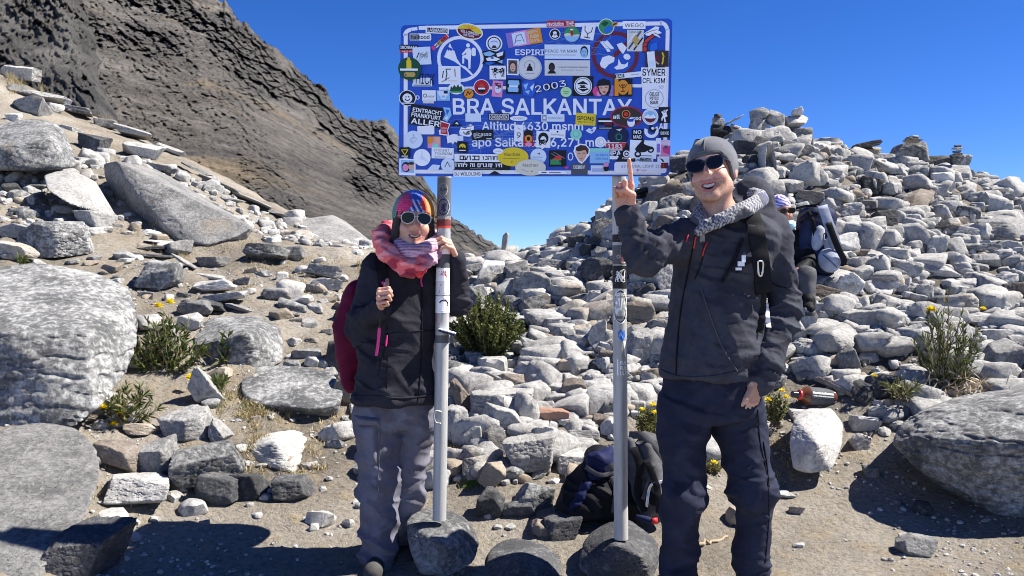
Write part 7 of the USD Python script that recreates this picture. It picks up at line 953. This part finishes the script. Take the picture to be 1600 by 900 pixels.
put(MA, 'zip', seam(fr, [(1088, 362), (1076, 420), (1064, 480), (1058, 540), (1056, 588)], .003), 'pack_black'); put(MA, 'zip_pull', seam(fr, [(1075, 367), (1072, 378)], .003, .004, 6), 'red_plastic'); put(MA, 'zip_pull', seam(fr, [(1087, 370), (1084, 388)], .003, .005, 6), 'red_plastic'); put(MA, 'zip_pull', seam(fr, [(1105, 378), (1100, 390), (1098, 400)], .003, .005, 6), 'red_plastic'); put(MA, 'pocket_zip', seam(fr, [(1104, 378), (1096, 410), (1086, 436)], .0025), 'pack_black'); put(MA, 'pocket_zip', seam(fr, [(1096, 452), (1112, 500), (1130, 545), (1152, 580)], .003), 'pack_grey'); put(MA, 'hem', seam(fr, [(1032, 578), (1060, 588), (1110, 588), (1152, 580)], .0035), 'man_jacket'); put(MA, 'seam', seam(fr, [(1170, 360), (1190, 400), (1205, 440), (1235, 452)], .002), 'pack_black'); put(MA, 'cuff', tube([J(1186, 592, 3.475) + unit(mel_l - mwr_l) * .004, J(1186, 592, 3.475) + unit(mel_l - mwr_l) * .05], [.047, .05], 20), 'pack_black'); put(MA, 'cuff', tube([mwr_r - unit(mwr_r - mel_r) * .03, mwr_r + unit(mwr_r - mel_r) * .022], [.05, .041], 20), 'man_jacket')
# rucksack harness
put(MA, 'shoulder_strap', strap(fr, [(1172, 330), (1178, 350), (1184, 380), (1190, 420), (1192, 456)], .062, .012, .012), 'pack_black'); put(MA, 'shoulder_strap', strap(fr, [(1192, 456), (1190, 490), (1186, 520)], .030, .006, .004), 'pack_black'); put(MA, 'strap_edge', seam(fr, [(1178, 334), (1186, 352), (1196, 390), (1202, 430)], .0035, .018), 'pack_grey'); put(MA, 'strap_buckle', ribbon(on(fr, [(1184, 408), (1185, 428), (1190, 430), (1192, 410), (1184, 408)], .030, 16), (0, -1, 0), .006, .004), 'steel'); put(MA, 'chest_buckle', cat([box(J(1160, 412, 3.36) + [0, .02, 0], (.024, .012, .018)), box(J(1164, 404, 3.365) + [0, .02, 0], (.014, .012, .026)), box(J(1156, 420, 3.365) + [0, .02, 0], (.022, .012, .010))]), 'white_plastic', smooth=False); put(MA, 'chest_strap', strap(fr, [(1150, 424), (1162, 412), (1178, 404)], .02, .006, .003), 'pack_black'); put(MA, 'adjuster_strap', strap(fr, [(1128, 440), (1146, 408), (1160, 372)], .014, .005, .003), 'pack_black'); put(MA, 'strap_patch', box(J(1174, 358, 3.40) + [0, .01, 0], (.026, .006, .035), rotm(.15, 'y')), 'pack_grey'); put(MA, 'care_tag', strap(fr, [(1196, 468), (1198, 488), (1201, 512)], .02, .006, .002), 'white_plastic')
def mpack(p): return rbox(p, J(1160, 440, 3.84), (.15, .10, .24), .07, rotm(math.radians(-24), 'z'))
put(MA, 'rucksack', folds(nets(mpack, J(1080, 580, 3.7) - .08, J(1240, 310, 4.0) + .08, .012), (0, .3, 1), 9, 4, .010, 9), 'pack_black', label='black rucksack on the back')
# black and white scarf
q = bez([J(1090, 362, 3.425), J(1106, 352, 3.405), J(1138, 338, 3.40), J(1168, 324, 3.44), J(1188, 312, 3.54), J(1168, 304, 3.67), J(1130, 308, 3.67), J(1098, 328, 3.56), J(1092, 346, 3.455)], 60)
def mscarf(p):
    d = None
    for i, (a, b) in enumerate(zip(q[:-1:2], np.vstack([q[2::2], q[-1:]]))): w = .015 + .016 * math.sin(min(1, i / 12) * 1.57); e = rc(p, a, b, w, w); d = e if d is None else np.minimum(d, e)
    return d
sm = folds(nets(mscarf, q.min(0) - .07, q.max(0) + .07, .0045), (.35, 0, 1), 26, 6, .006, 6); v = np.asarray(sm.vertices); u1, u2 = v @ unit([.86, .2, .42]) * 60, v @ unit([-.42, 0, .86]) * 150; wv = np.abs(((u1 + .25 * np.sin(u2)) % 1) - .5) * 2
pat = ((np.sin(u2 + 6 * wv) > .25) & (noise(v * 9, 3) > .3)); col = np.where(pat[:, None], np.array([.40, .40, .43]), np.array([.055, .055, .065])); bb = noise(v * 14, 8) > .66; col[bb] = col[bb] * .6 + np.array([.10, .11, .22]) * .4; put(MA, 'scarf', sm, 'scarf_cloth', color=col, label='black and white patterned scarf')
mk1, mk2 = J(1066, 768, 3.53), J(1178, 772, 3.55)
def mtrs(p):
    hip = loft(p, [(*J(1102, 570, 3.57), .165, .125, -12), (*J(1108, 620, 3.57), .192, .135, -10), (*J(1110, 655, 3.58), .19, .13, -10)], .03)
    l1 = smin(rc(p, J(1070, 640, 3.56), mk1, .106, .070), rc(p, mk1, J(1062, 915, 3.58), .070, .068), .05); l2 = smin(rc(p, J(1148, 645, 3.60), mk2, .104, .072), rc(p, mk2, J(1172, 915, 3.62), .072, .064), .05); return smin(hip, smin(l1, l2, .006), .03)
tm = nets(mtrs, (J(1020, 0, 3.5)[0] - .06, 3.36, J(0, 925, 3.6)[2] - .06), (J(1215, 0, 3.6)[0] + .06, 3.80, J(0, 570, 3.57)[2] + .04), .0075)
tm = folds(tm, (.4, 0, 1), 13, 4.2, .019, 51, lambda v: .40 + 1.1 * np.exp(-((v[:, 2] - mk2[2]) / .10) ** 2) + 1.4 * np.clip((.20 - v[:, 2]) / .2, 0, 1)); tm = folds(tm, (-.7, 0, 1), 7, 3, .015, 63); put(MA, 'trousers', tm, 'man_trousers'); fr = front(tm); put(MA, 'seam', seam(fr, [(1184, 640), (1188, 690), (1198, 740), (1202, 800), (1196, 880)], .002), 'pack_black'); put(MA, 'pocket_zip', seam(fr, [(1193, 690), (1199, 730), (1202, 760)], .003), 'pack_black')
boot(MA, J(1063, 905, 3.57), J(1050, 930, 3.40), -.045, 'boot_black'); boot(MA, J(1173, 905, 3.62), J(1182, 930, 3.45), -.045, 'boot_black')

# ---------------------------------------------------------------- the person sitting behind
sl = P(1245, 440, 7.0); SE = thing('person', 'person in dark clothes and purple-patterned bandana sitting on the stones behind the man', 'person', sl)
SH, SR = P(1219, 330, 6.95), frame(14, 8, -6); hm = nets(head_fn(.006, .022), (-.1, -.14, -.2), (.1, .13, .125), .006); hw = trimesh.Trimesh(np.asarray(hm.vertices) @ SR.T + SH, hm.faces, process=False)
def sbody(p): return union([loft(p, [(*J(1232, 362, 7.05), .12, .09, 0), (*J(1240, 400, 7.05), .16, .11, 0), (*J(1242, 446, 7.05), .15, .12, 0)]), rc(p, SH + [0, .03, -.1], J(1232, 366, 7.05), .05, .06), rc(p, J(1225, 445, 7.0), J(1215, 425, 6.62), .075, .06), rc(p, J(1215, 425, 6.62), J(1218, 470, 6.55), .055, .045), rc(p, J(1252, 448, 7.0), J(1258, 432, 6.65), .075, .06), rc(p, J(1258, 432, 6.65), J(1262, 475, 6.58), .055, .045), rc(p, J(1208, 372, 7.02), J(1200, 410, 6.85), .045, .038), rc(p, J(1252, 374, 7.02), J(1262, 410, 6.88), .045, .038), rc(p, J(1262, 410, 6.88), J(1246, 424, 6.66), .036, .03)], .03)
skin = joined([nets(sbody, J(1180, 500, 6.5) - .1, J(1280, 340, 7.2) + .12, .018), hw]); body_s = put(SE, 'body', skin, 'skin', color=head_paint((np.asarray(skin.vertices) - SH) @ SR, 0, .006, .022, (.40, .22, .15)))
jm = nets(lambda p: union([loft(p, [(*J(1232, 362, 7.05), .15, .11, 0), (*J(1240, 400, 7.05), .19, .14, 0), (*J(1242, 446, 7.05), .18, .14, 0)]), rc(p, J(1208, 374, 7.02), J(1200, 410, 6.85), .065, .055), rc(p, J(1252, 374, 7.02), J(1264, 410, 6.88), .068, .06), rc(p, J(1264, 410, 6.88), J(1248, 424, 6.68), .056, .045)], .04), J(1170, 470, 6.6) - .1, J(1290, 345, 7.25) + .1, .012); put(SE, 'jacket', folds(jm, (.3, 0, 1), 13, 4, .014, 9), 'pack_black')
jm = nets(lambda p: union([rc(p, J(1225, 447, 7.02), J(1215, 425, 6.62), .095, .078), rc(p, J(1215, 425, 6.62), J(1218, 474, 6.55), .075, .06), rc(p, J(1252, 450, 7.02), J(1258, 432, 6.65), .095, .078), rc(p, J(1258, 432, 6.65), J(1262, 478, 6.58), .075, .06)], .03), J(1190, 495, 6.45) - .1, J(1280, 410, 7.1) + .1, .014); put(SE, 'trousers', folds(jm, (.3, 0, 1), 13, 4, .012, 5), 'pack_grey')
hm = nets(lambda p: smax(smax(el(p, (0, .014, .034), (.083, .103, .096)), -el(p, (0, .014, .03), (.075, .095, .087)), .004), (.028 - .3 * np.clip(p[..., 1] + .03, 0, .2) - p[..., 2]), .006), (-.1, -.11, -.06), (.1, .14, .15), .005); v = np.asarray(hm.vertices); n_ = np.sin(v[:, 2] * 260 + np.arctan2(v[:, 0], -v[:, 1]) * 7 + 5 * noise(v * 40, 2)); put(SE, 'bandana', trimesh.Trimesh(v @ SR.T + SH, hm.faces, process=False), 'scarf_cloth', color=np.where((n_ > .1)[:, None], np.array([.62, .60, .70]), lin(86, 66, 168)), label='white and purple patterned bandana')
glasses(SE, SR, SH, 1.0, 'square', 'black_plastic', .029, .019, .034); mm = nets(lambda p: smax(el(p, (0, -.055, -.085), (.062, .062, .045)), -el(p, (0, -.045, -.085), (.058, .058, .05)), .003), (-.08, -.13, -.14), (.08, .02, -.03), .004); put(SE, 'face_mask', trimesh.Trimesh(np.asarray(folds(mm, (0, 0, 1), 70, 3, .003, 3).vertices) @ SR.T + SH + [.03, 0, -.02], mm.faces, process=False), 'mask_blue', label='pale blue face mask pulled under the chin')
for s in (-1, 1): boot(SE, J(1218 + 44 * (s > 0), 478, 6.56), J(1216 + 48 * (s > 0), 490, 6.38), J(0, 492, 6.5)[2], 'boot_black')
# ---------------------------------------------------------------- plants
def leaf_mat(name, trans=.3, rough=.55):
    mk(name, {'at': ('attribute', {'attribute': 'tint'}), 'p': ('principled_bsdf', {'roughness': rough, 'specular_ior_level': .3}), 't': ('translucent_bsdf', {}), 'm': ('mix_closure', {'fac': trans})},
       [('at.color', 'p.base_color'), ('at.color', 't.color'), ('p.BSDF', 'm.closure1'), ('t.BSDF', 'm.closure2')], surface='m.closure')
leaf_mat('leaf'); leaf_mat('dry_blade', .2, .8); plain('twig', (.12, .085, .055), .9); plain('dry_twig', (.26, .20, .13), .9)
def leaves(base, d, L, w, col, seed, bend=.25):
    """Folded blades from base along d: two quads and a tip each."""
    g = np.random.default_rng(seed); base, d = np.asarray(base, float), np.asarray(d, float); n = len(base); d = d / np.maximum(np.linalg.norm(d, axis=1, keepdims=True), 1e-9); L = np.broadcast_to(L, n)[:, None]; w = np.broadcast_to(w, n)[:, None]
    s = np.cross(d, g.normal(size=(n, 3))); s /= np.maximum(np.linalg.norm(s, axis=1, keepdims=True), 1e-9); u = np.cross(s, d); b = g.uniform(-.2, 1, n)[:, None] * bend
    m = base + d * L * .5 + u * L * b * .25; t = base + d * L * .97 + u * L * b - np.array([0, 0, 1]) * L * abs(b) * .2
    v = np.stack([base - s * w * .12, base + s * w * .12, m + s * w * .5 + u * w * .12, m - s * w * .5 + u * w * .12, m, t], 1).reshape(-1, 3); o = np.arange(n)[:, None] * 6
    f = np.concatenate([o + np.array(q) for q in ((0, 4, 3), (0, 1, 4), (1, 2, 4), (3, 4, 5), (4, 2, 5))]); return trimesh.Trimesh(v, f, process=False), np.repeat(col, 6, 0)
def mixcol(g, n, cols): c = np.array(cols)[g.integers(len(cols), size=n)]; return c * g.uniform(.7, 1.3, (n, 1))
def bush(name, label, catg, c, rx, rz, nb, nl, L, w, cols, seed, tips=None, ry=None, upright=.5, stem='twig', r0=.006, leaf_from=.3, spread=.9, group=None):
    g = np.random.default_rng(seed); t = thing(name, label, catg, c, group); ry = ry or rx; tubes, B, Dv, C = [], [], [], []
    for i in range(nb):
        a = g.uniform(0, 6.283); q = math.sqrt(g.random()); hgt = rz * (1 - .45 * q * q) * g.uniform(.72, 1.05); e = c + np.array([rx * q * math.cos(a), ry * q * math.sin(a), hgt]); k = c + np.array([rx * q * .45 * math.cos(a), ry * q * .45 * math.sin(a), hgt * (.55 - .25 * upright + g.uniform(-.05, .05))]); st_ = c + np.array([rx * .18 * g.normal(), ry * .18 * g.normal(), -.02])
        p = bez([st_, k, e], 10); p[1:-1] += g.normal(size=(len(p) - 2, 3)) * rz * .015; tubes.append(tube(p, np.linspace(r0, r0 * .35, len(p)), 5)); u = leaf_from + (1 - leaf_from) * g.random(nl) ** .8; j = u * (len(p) - 1.001); ji = j.astype(int); pos = p[ji] + (p[ji + 1] - p[ji]) * (j - ji)[:, None]; ax = unit(p[-1] - p[-3])
        dv = ax * upright + g.normal(size=(nl, 3)) * spread * .6; B.append(pos); Dv.append(dv); cc = mixcol(g, nl, cols)
        if tips is not None: wt = (np.clip((u - .75) * 4, 0, 1) * (g.random() < .8))[:, None]; cc = cc * (1 - wt) + np.array(tips) * g.uniform(.7, 1.2, (nl, 1)) * wt
        C.append(cc)
    put(t, 'stem', cat(tubes), stem); B, Dv, C = np.vstack(B), np.vstack(Dv), np.vstack(C); m, c6 = leaves(B, Dv, L * g.uniform(.6, 1.2, len(B)), w * g.uniform(.7, 1.2, len(B)), C, seed + 1); put(t, 'foliage', m, 'leaf', smooth=False, color=c6); return t
def bloom(t, c, r, seed, n=60):
    g = np.random.default_rng(seed); d = g.normal(size=(n, 3)); d[:, 2] = abs(d[:, 2]) + .2; d /= np.linalg.norm(d, axis=1, keepdims=True); m, c6 = leaves(np.asarray(c) + d * r * .2, d, r, r * .45, np.array([lin(236, 214, 30)]) * g.uniform(.75, 1.1, (n, 1)), seed); put(t, 'flower', m, 'leaf', smooth=False, color=c6)
def G(px, py, dz=0.0):
    D = hit(px, py) or 6.0; return P(px, py, D) + [0, 0, dz]
GREEN = [(.035, .055, .012), (.055, .085, .018), (.085, .115, .025), (.025, .04, .012)]; OLIVE = [(.08, .095, .025), (.12, .13, .035), (.05, .065, .02), (.16, .14, .06)]; LANCE = [(.045, .075, .016), (.07, .105, .022), (.10, .13, .03), (.03, .05, .012), (.13, .125, .045)]
b = bush('dark_shrub', 'rounded dark green shrub among the stones between the poles', 'shrub', P(762, 572, 6.35), .285, .52, 170, 110, .028, .011, GREEN, 5, tips=(.15, .165, .04), ry=.24, upright=.7)
b = bush('flowering_plant', 'leafy green plant with yellow flowers beside the huge lichened boulder', 'plant', P(262, 612, 5.75), .27, .50, 46, 40, .065, .014, LANCE, 8, ry=.2, upright=.75, r0=.005, stem='dry_twig'); [bloom(b, P(*q), .032, 3 + i) for i, q in enumerate([(266, 474, 5.7), (297, 592, 5.5), (248, 480, 5.75)])]
b = bush('flowering_plant', 'lower straggling green plant with yellow heads at the foot of the huge lichened boulder', 'plant', P(196, 668, 5.0), .19, .26, 28, 24, .055, .012, LANCE + [(.22, .17, .08)], 11, ry=.12, upright=.7, stem='dry_twig', r0=.004); [bloom(b, P(*q), .026, 13 + i) for i, q in enumerate([(160, 638, 4.95), (186, 646, 4.95), (178, 664, 4.95)])]
bush('sprout', 'small green sprout in front of the blocky shaded boulder', 'plant', P(356, 572, 5.85), .10, .20, 7, 14, .075, .020, LANCE, 15, upright=.9, r0=.004); bush('sprout', 'tuft of fresh green blades right of the pale upright stone', 'plant', P(345, 612, 5.45), .05, .10, 12, 5, .075, .012, LANCE, 16, upright=1.6, r0=.002); bush('sprout', 'little green-topped stem on the boulders at the left edge', 'plant', P(30, 432, 5.9), .05, .15, 5, 12, .05, .014, LANCE, 17, upright=1.0, leaf_from=.7)
b = bush('tall_shrub', 'tall upright shrub with narrow leaves and dry stems on the right', 'shrub', P(1482, 622, 5.75), .25, .66, 30, 46, .062, .010, OLIVE + LANCE[:3], 21, ry=.15, upright=1.1, stem='dry_twig', r0=.007, leaf_from=.35); bloom(b, P(1455, 486, 5.7), .035, 24); bloom(b, P(1536, 484, 5.7), .022, 25); g = np.random.default_rng(4)
m, c6 = leaves(P(1482, 612, 5.7) + g.normal(size=(420, 3)) * [.13, .07, .05], g.normal(size=(420, 3)) + [0, -.2, -.1], .10, .012, mixcol(g, 420, [(.34, .27, .18), (.45, .38, .27), (.25, .19, .12)]), 26); put(b, 'dry_leaves', m, 'dry_blade', smooth=False, color=c6)
b = bush('sprout', 'low pale-leaved plant in the shade below the tall shrub', 'plant', P(1412, 622, 5.55), .13, .12, 9, 14, .075, .012, OLIVE, 27, upright=.6); bloom(b, P(1366, 588, 5.6), .02, 28, 24)
b = bush('yellow_shrublet', 'small grey-green shrublet with yellow heads right of the hand of the man', 'shrub', P(1212, 662, 5.35), .085, .20, 46, 36, .022, .010, [(.16, .17, .06), (.24, .24, .10), (.10, .11, .04)], 31, upright=.7, r0=.003); [bloom(b, P(*q), .022, 33 + i, 40) for i, q in enumerate([(1222, 612, 5.3), (1200, 626, 5.28), (1229, 622, 5.3), (1203, 612, 5.4)])]
b = bush('yellow_shrublet', 'yellow-headed shrublet between the right pole and the leg of the man', 'shrub', P(1010, 690, 5.0), .085, .20, 46, 36, .022, .010, [(.16, .17, .05), (.22, .22, .08), (.10, .11, .04)], 36, upright=.7, r0=.003); [bloom(b, P(*q), .022, 38 + i, 40) for i, q in enumerate([(1020, 634, 4.95), (1004, 642, 4.95), (1024, 646, 4.95)])]
b = bush('yellow_shrublet', 'tiny yellow-headed plant seen between the legs of the man', 'shrub', P(1112, 742, 5.0), .06, .09, 26, 24, .020, .009, [(.14, .13, .05), (.2, .18, .08)], 41, upright=.6, r0=.003); bloom(b, P(1116, 724, 4.95), .022, 42, 30)
def grass(n, area, L, cols, seed, lean=.5):
    g = np.random.default_rng(seed); x0, y0, x1, y1 = area; q = np.column_stack([g.uniform(x0, x1, n), g.uniform(y0, y1, n)]); k = 7; keep = fbm(np.column_stack([q / 26, np.zeros(n)]), 3, seed) > .47; q = q[keep]; xy = []
    for a in q:
        D = hit(*a)
        if D: xy.append(P(a[0], a[1], D)[:2])
    xy = np.repeat(np.array(xy), k, 0) + g.normal(size=(len(xy) * k, 2)) * .018; z = height(xy); d = np.column_stack([g.normal(size=(len(xy), 2)) * lean, np.ones(len(xy))]); return leaves(np.column_stack([xy, z - .004]), d, L * g.uniform(.4, 1.2, len(xy)), .0045, mixcol(g, len(xy), cols), seed + 1, .5)
STRAW = [(.34, .27, .14), (.42, .34, .19), (.26, .20, .10), (.30, .26, .12)]
ms = [grass(520, (380, 630, 600, 745), .05, STRAW, 51), grass(240, (340, 618, 420, 660), .045, STRAW + [(.16, .19, .06)], 52), grass(240, (700, 540, 760, 610), .045, STRAW + [(.20, .20, .07)], 53), grass(160, (0, 120, 70, 150), .16, STRAW, 54, .35), grass(110, (160, 178, 200, 202), .16, STRAW, 55, .35), grass(200, (180, 350, 330, 420), .05, STRAW, 56), grass(160, (215, 330, 400, 400), .06, STRAW, 57), grass(220, (150, 735, 270, 790), .035, STRAW + [(.14, .15, .06)], 58), grass(150, (690, 690, 760, 760), .04, STRAW, 59), grass(120, (1180, 680, 1250, 760), .035, STRAW, 60), grass(120, (560, 410, 600, 440), .05, STRAW, 61), grass(200, (60, 290, 190, 330), .06, STRAW, 62), grass(240, (380, 400, 560, 470), .04, STRAW, 64)]
m = cat([a for a, _ in ms]); solo('dry_grass', m, 'dry_blade', 'straw-coloured dry grass in patches on the slope and around the rocks', None, kind='stuff', smooth=False, color=np.vstack([c for _, c in ms]), loc=np.zeros(3))
mm, cc = grass(60, (728, 748, 752, 768), .03, [(.12, .2, .04), (.18, .24, .06)], 63); solo('grass', mm, 'leaf', 'small patch of fresh green grass low between the poles', None, kind='stuff', smooth=False, color=cc, loc=np.zeros(3))
# twigs and sticks
def stick(pts, r, label, mat='dry_twig', name='stick'): p = bez(pts, 14); p[1:-1] += np.random.default_rng(int(abs(pts[0][0]) * 1000)).normal(size=(len(p) - 2, 3)) * r * .5; solo(name, tube(p, np.linspace(r, r * .6, len(p)), 7), mat, label, 'stick')
stick([G(994, 498, .02), G(1012, 486, .05), G(1040, 470, .04)], .013, 'pale dead stick lying on the stones right of the right pole'); stick([G(1216, 752, .01), G(1224, 766, .012), G(1232, 780, .01)], .009, 'short dark twig on the sand right of the knee of the man', 'twig'); stick([G(1080, 858, .012), G(1108, 852, .014), G(1136, 842, .012)], .010, 'grey stick on the ground between the feet of the man'); stick([G(1262, 792, .006), G(1285, 788, .008), G(1298, 786, .006)], .004, 'thin pale twig on the sand at right')
solo('strap', ribbon(bez([G(1082, 780, .02), G(1105, 790, .012), G(1130, 802, .01), G(1152, 818, .008)], 16), (0, -.3, 1), .045, .006), 'pack_grey', 'grey webbing strap trailing on the sand behind the legs of the man', 'strap'); solo('strap', ribbon(bez([G(1086, 800, .02), G(1110, 808, .012), G(1136, 818, .01), G(1150, 824, .008)], 16), (0, -.3, 1), .028, .005), 'pack_black', 'narrow black strap lying under the grey webbing strap', 'strap')
m, c6 = leaves([G(1326, 754, .004)], [[1, 0, .1]], .03, .022, np.array([lin(230, 190, 30)]), 3); solo('fallen_petal', m, 'leaf', 'single yellow petal on the sand left of the great boulder', 'petal', smooth=False, color=c6)

# ---------------------------------------------------------------- the dark rucksack on the ground
PK = thing('rucksack', 'black and navy rucksack lying on the ground behind the right pole', 'rucksack', P(955, 812, 4.25))
def lump(f, lo, hi, h, fd, amp, seed): return folds(nets(f, np.minimum(lo, hi), np.maximum(lo, hi), h), fd, 13, 5, amp, seed, sharp=2.0)
lo, hi = P(860, 835, 4.0) - .08, P(1060, 650, 4.6) + .08
pb = lump(lambda p: union([el(p, P(930, 770, 4.33), (.155, .13, .115)), el(p, P(900, 795, 4.28), (.09, .10, .06)), el(p, P(975, 775, 4.36), (.12, .11, .13)), rbox(p, P(936, 735, 4.33), (.075, .08, .105), .05, rotm(.35, 'y'))], .06), lo, hi, .008, (.5, 0, 1), .020, 3); put(PK, 'main_bag', pb, 'pack_black'); fr = front(pb)
pr = lump(lambda p: union([el(p, P(1003, 742, 4.36), (.105, .10, .21), rotm(.25, 'y')), el(p, P(1024, 780, 4.32), (.065, .07, .12)), rc(p, P(984, 690, 4.30), P(1010, 800, 4.24), .022, .03), rc(p, P(1012, 700, 4.28), P(1032, 790, 4.24), .018, .024)], .05), lo, hi, .009, (.6, 0, 1), .016, 6); put(PK, 'back_panel', pr, 'pack_grey'); fr2 = front(pr)
ld = folds(patch(fr, [(914, 712), (957, 696), (962, 738), (922, 752)], .018, 3.0, .012), (.8, 0, 1), 26, 9, .010, 9); put(PK, 'lid', ld, 'pack_navy', label='crumpled navy lid')
put(PK, 'side_flap', folds(patch(fr, [(908, 752), (926, 752), (908, 792), (888, 798)], .014, 3.0, .008), (.8, 0, 1), 26, 9, .008, 12), 'pack_navy', label='navy flap hanging over the side'); put(PK, 'strap', strap(fr, [(955, 745), (962, 765), (958, 800)], .022, .012, .005), 'pack_grey'); put(PK, 'strap', strap(fr, [(915, 730), (938, 742), (960, 738)], .02, .036, .005), 'pack_grey')
put(PK, 'strap', strap(fr, [(945, 735), (965, 724), (985, 718)], .03, .03, .005), 'pack_grey'); put(PK, 'strap', strap(fr2, [(990, 700), (1000, 730), (996, 770), (1008, 800)], .035, .010, .007), 'pack_black'); put(PK, 'strap', strap(fr2, [(1030, 725), (1015, 748), (1004, 780)], .016, .010, .004), 'pack_grey'); put(PK, 'strap', strap(fr2, [(1034, 752), (1016, 760), (1010, 792)], .012, .012, .004), 'steel'); put(PK, 'strap', strap(fr2, [(1010, 720), (1026, 760), (1030, 800)], .03, .012, .006), 'pack_black'); put(PK, 'shoulder_strap', ribbon(bez([P(985, 680, 4.34), P(1005, 682, 4.30), P(1022, 700, 4.28), P(1034, 724, 4.30)], 16), (0, -1, .3), .035, .014), 'pack_grey'); put(PK, 'mesh_pocket', patch(fr2, [(1012, 768), (1034, 764), (1034, 790), (1014, 792)], .008), 'pack_black'); put(PK, 'rolled_end', tube([P(995, 808, 4.2), P(1018, 814, 4.17)], .016, 12), 'pack_blue'); put(PK, 'red_toggle', box(P(1023, 814, 4.16), (.026, .02, .026)), 'red_plastic'); put(PK, 'buckle', box(P(996, 786, 4.26), (.03, .012, .02)), 'black_plastic')
# ---------------------------------------------------------------- the pack standing on the stones
GP = thing('rucksack', 'blue-grey trekking rucksack leaning on the stones right of the seated person', 'rucksack', P(1290, 428, 6.9)); lo, hi = P(1235, 440, 6.6) - .05, P(1330, 310, 7.2) + .05
T = rotm(math.radians(12), 'y'); gb = lump(lambda p: union([rbox(p, P(1272, 365, 7.0), (.13, .12, .21), .08, T), el(p, P(1288, 405, 6.95), (.12, .11, .12))], .05), lo, hi, .012, (.3, 0, 1), .014, 4); put(GP, 'main_bag', gb, 'pack_blue'); fr = front(gb, 4)
pp = lump(lambda p: union([el(p, P(1278, 372, 6.88), (.05, .035, .10), T), el(p, P(1296, 385, 6.88), (.045, .035, .09), T)], .02), lo, hi, .008, (.3, 0, 1), .005, 8); put(GP, 'back_padding', pp, 'pack_pale'); pp = lump(lambda p: smax(el(p, P(1296, 407, 6.85), (.085, .05, .095), rotm(math.radians(-38), 'y')), -(p[..., 1] - 6.78), .01), lo, hi, .008, (.3, 0, 1), .004, 5); put(GP, 'hip_pad', pp, 'pack_pale', label='pale grey hip pad at the foot'); put(GP, 'pad_line', tube([P(1286, 398, 6.79), P(1298, 408, 6.785), P(1308, 418, 6.80)], .004, 6), 'pack_blue'); put(GP, 'frame_strip', ribbon(bez([P(1284, 322, 6.86), P(1292, 345, 6.84), P(1300, 366, 6.83), P(1307, 388, 6.84)], 14), (0, -1, .1), .075, .02), 'pack_pale'); put(GP, 'shoulder_strap', ribbon(bez([P(1294, 348, 6.80), P(1302, 370, 6.79), P(1311, 392, 6.80), P(1318, 406, 6.83), P(1314, 412, 6.84), P(1308, 398, 6.84)], 22), (0, -1, .1), .045, .012), 'pack_black'); put(GP, 'strap', strap(fr, [(1262, 330), (1270, 345), (1274, 372)], .03, .012, .006), 'pack_black')
for i, (a, b_) in enumerate((((1244, 326), (1276, 322)), ((1246, 340), (1272, 326)), ((1250, 348), (1278, 334)), ((1288, 366), (1304, 362)))): put(GP, 'strap', strap(fr, [a, ((a[0] + b_[0]) / 2, (a[1] + b_[1]) / 2 - 2), b_], .018, .02, .005, 8), 'pack_grey' if i % 2 else 'pack_black')
# ---------------------------------------------------------------- the bottle
ba, bb_ = P(1240, 616, 5.72), P(1303, 622, 5.80); ax = unit(bb_ - ba); Lb = np.linalg.norm(bb_ - ba); BT = thing('bottle', 'brown plastic bottle with a dark label and red collar lying on the stones', 'bottle', (ba + bb_) / 2 - [0, 0, .055])
mk('bottle_plastic', {'p': ('principled_bsdf', {'base_color': (.16, .055, .02), 'roughness': .12, 'specular_ior_level': .6, 'transmission_weight': .25})}, [])
def lathe(prof, mat, name, par, n=28, **kw):
    x = unit(np.cross(ax, [0, 0, 1])); y = np.cross(x, ax); t = np.arange(n) / n * 2 * np.pi; pr = np.array(prof); v = ba + pr[:, :1, None] * ax + pr[:, 1:, None] * (np.cos(t)[None, :, None] * x + np.sin(t)[None, :, None] * y); k = len(pr); f = []
    for i in range(k - 1):
        for j in range(n): a, b, c, d = i * n + j, i * n + (j + 1) % n, (i + 1) * n + (j + 1) % n, (i + 1) * n + j; f += [(a, c, b), (a, d, c)]
    m = trimesh.Trimesh(v.reshape(-1, 3), np.array(f), process=False)
    return put(par, name, m, mat, smooth=40, **kw)
lathe([(0.012, .0), (.012, .019), (.04, .021), (.06, .036), (.085, .053), (.10, .057), (Lb - .02, .057), (Lb - .006, .052), (Lb, .04), (Lb - .004, .0)], 'bottle_plastic', 'bottle_body', BT); lab = lathe([(.098, .0572), (.098, .0580), (Lb - .035, .0580), (Lb - .035, .0572)], 'pack_grey', 'paper_label', BT, label='dark label with rows of white print'); lathe([(.034, .0), (.034, .028), (.038, .033), (.046, .034), (.050, .030), (.050, .02)], 'red_plastic', 'red_collar', BT); lathe([(-.012, 0), (-.012, .018), (-.008, .021), (.026, .021), (.026, .0)], 'black_plastic', 'screw_cap', BT)
x_ = unit(np.cross(ax, [0, 0, 1])); y_ = np.cross(x_, ax); x_ = x_ if x_[1] < 0 else -x_; V_, F_ = [], []; g = np.random.default_rng(8); k = 0
for th, hh in ((28, 9), (8, 5)):
    s = .108
    while s < Lb - .045:
        wd = g.uniform(.003, .007)
        for t0 in (0,):
            q = [(s, th - hh * .9), (s + wd, th - hh * .9), (s + wd, th + hh * g.uniform(.2, .9)), (s, th + hh * g.uniform(.2, .9))]; V_ += [ba + ax * a + .0587 * (math.cos(math.radians(d)) * x_ + math.sin(math.radians(d)) * np.array(y_ if y_[2] > 0 else -y_)) for a, d in q]; F_ += [(k, k + 1, k + 2), (k, k + 2, k + 3)]; k += 4
        s += wd + .0025
put(lab, 'label_print', trimesh.Trimesh(np.array(V_), np.array(F_), process=False), 'white_plastic', smooth=False)
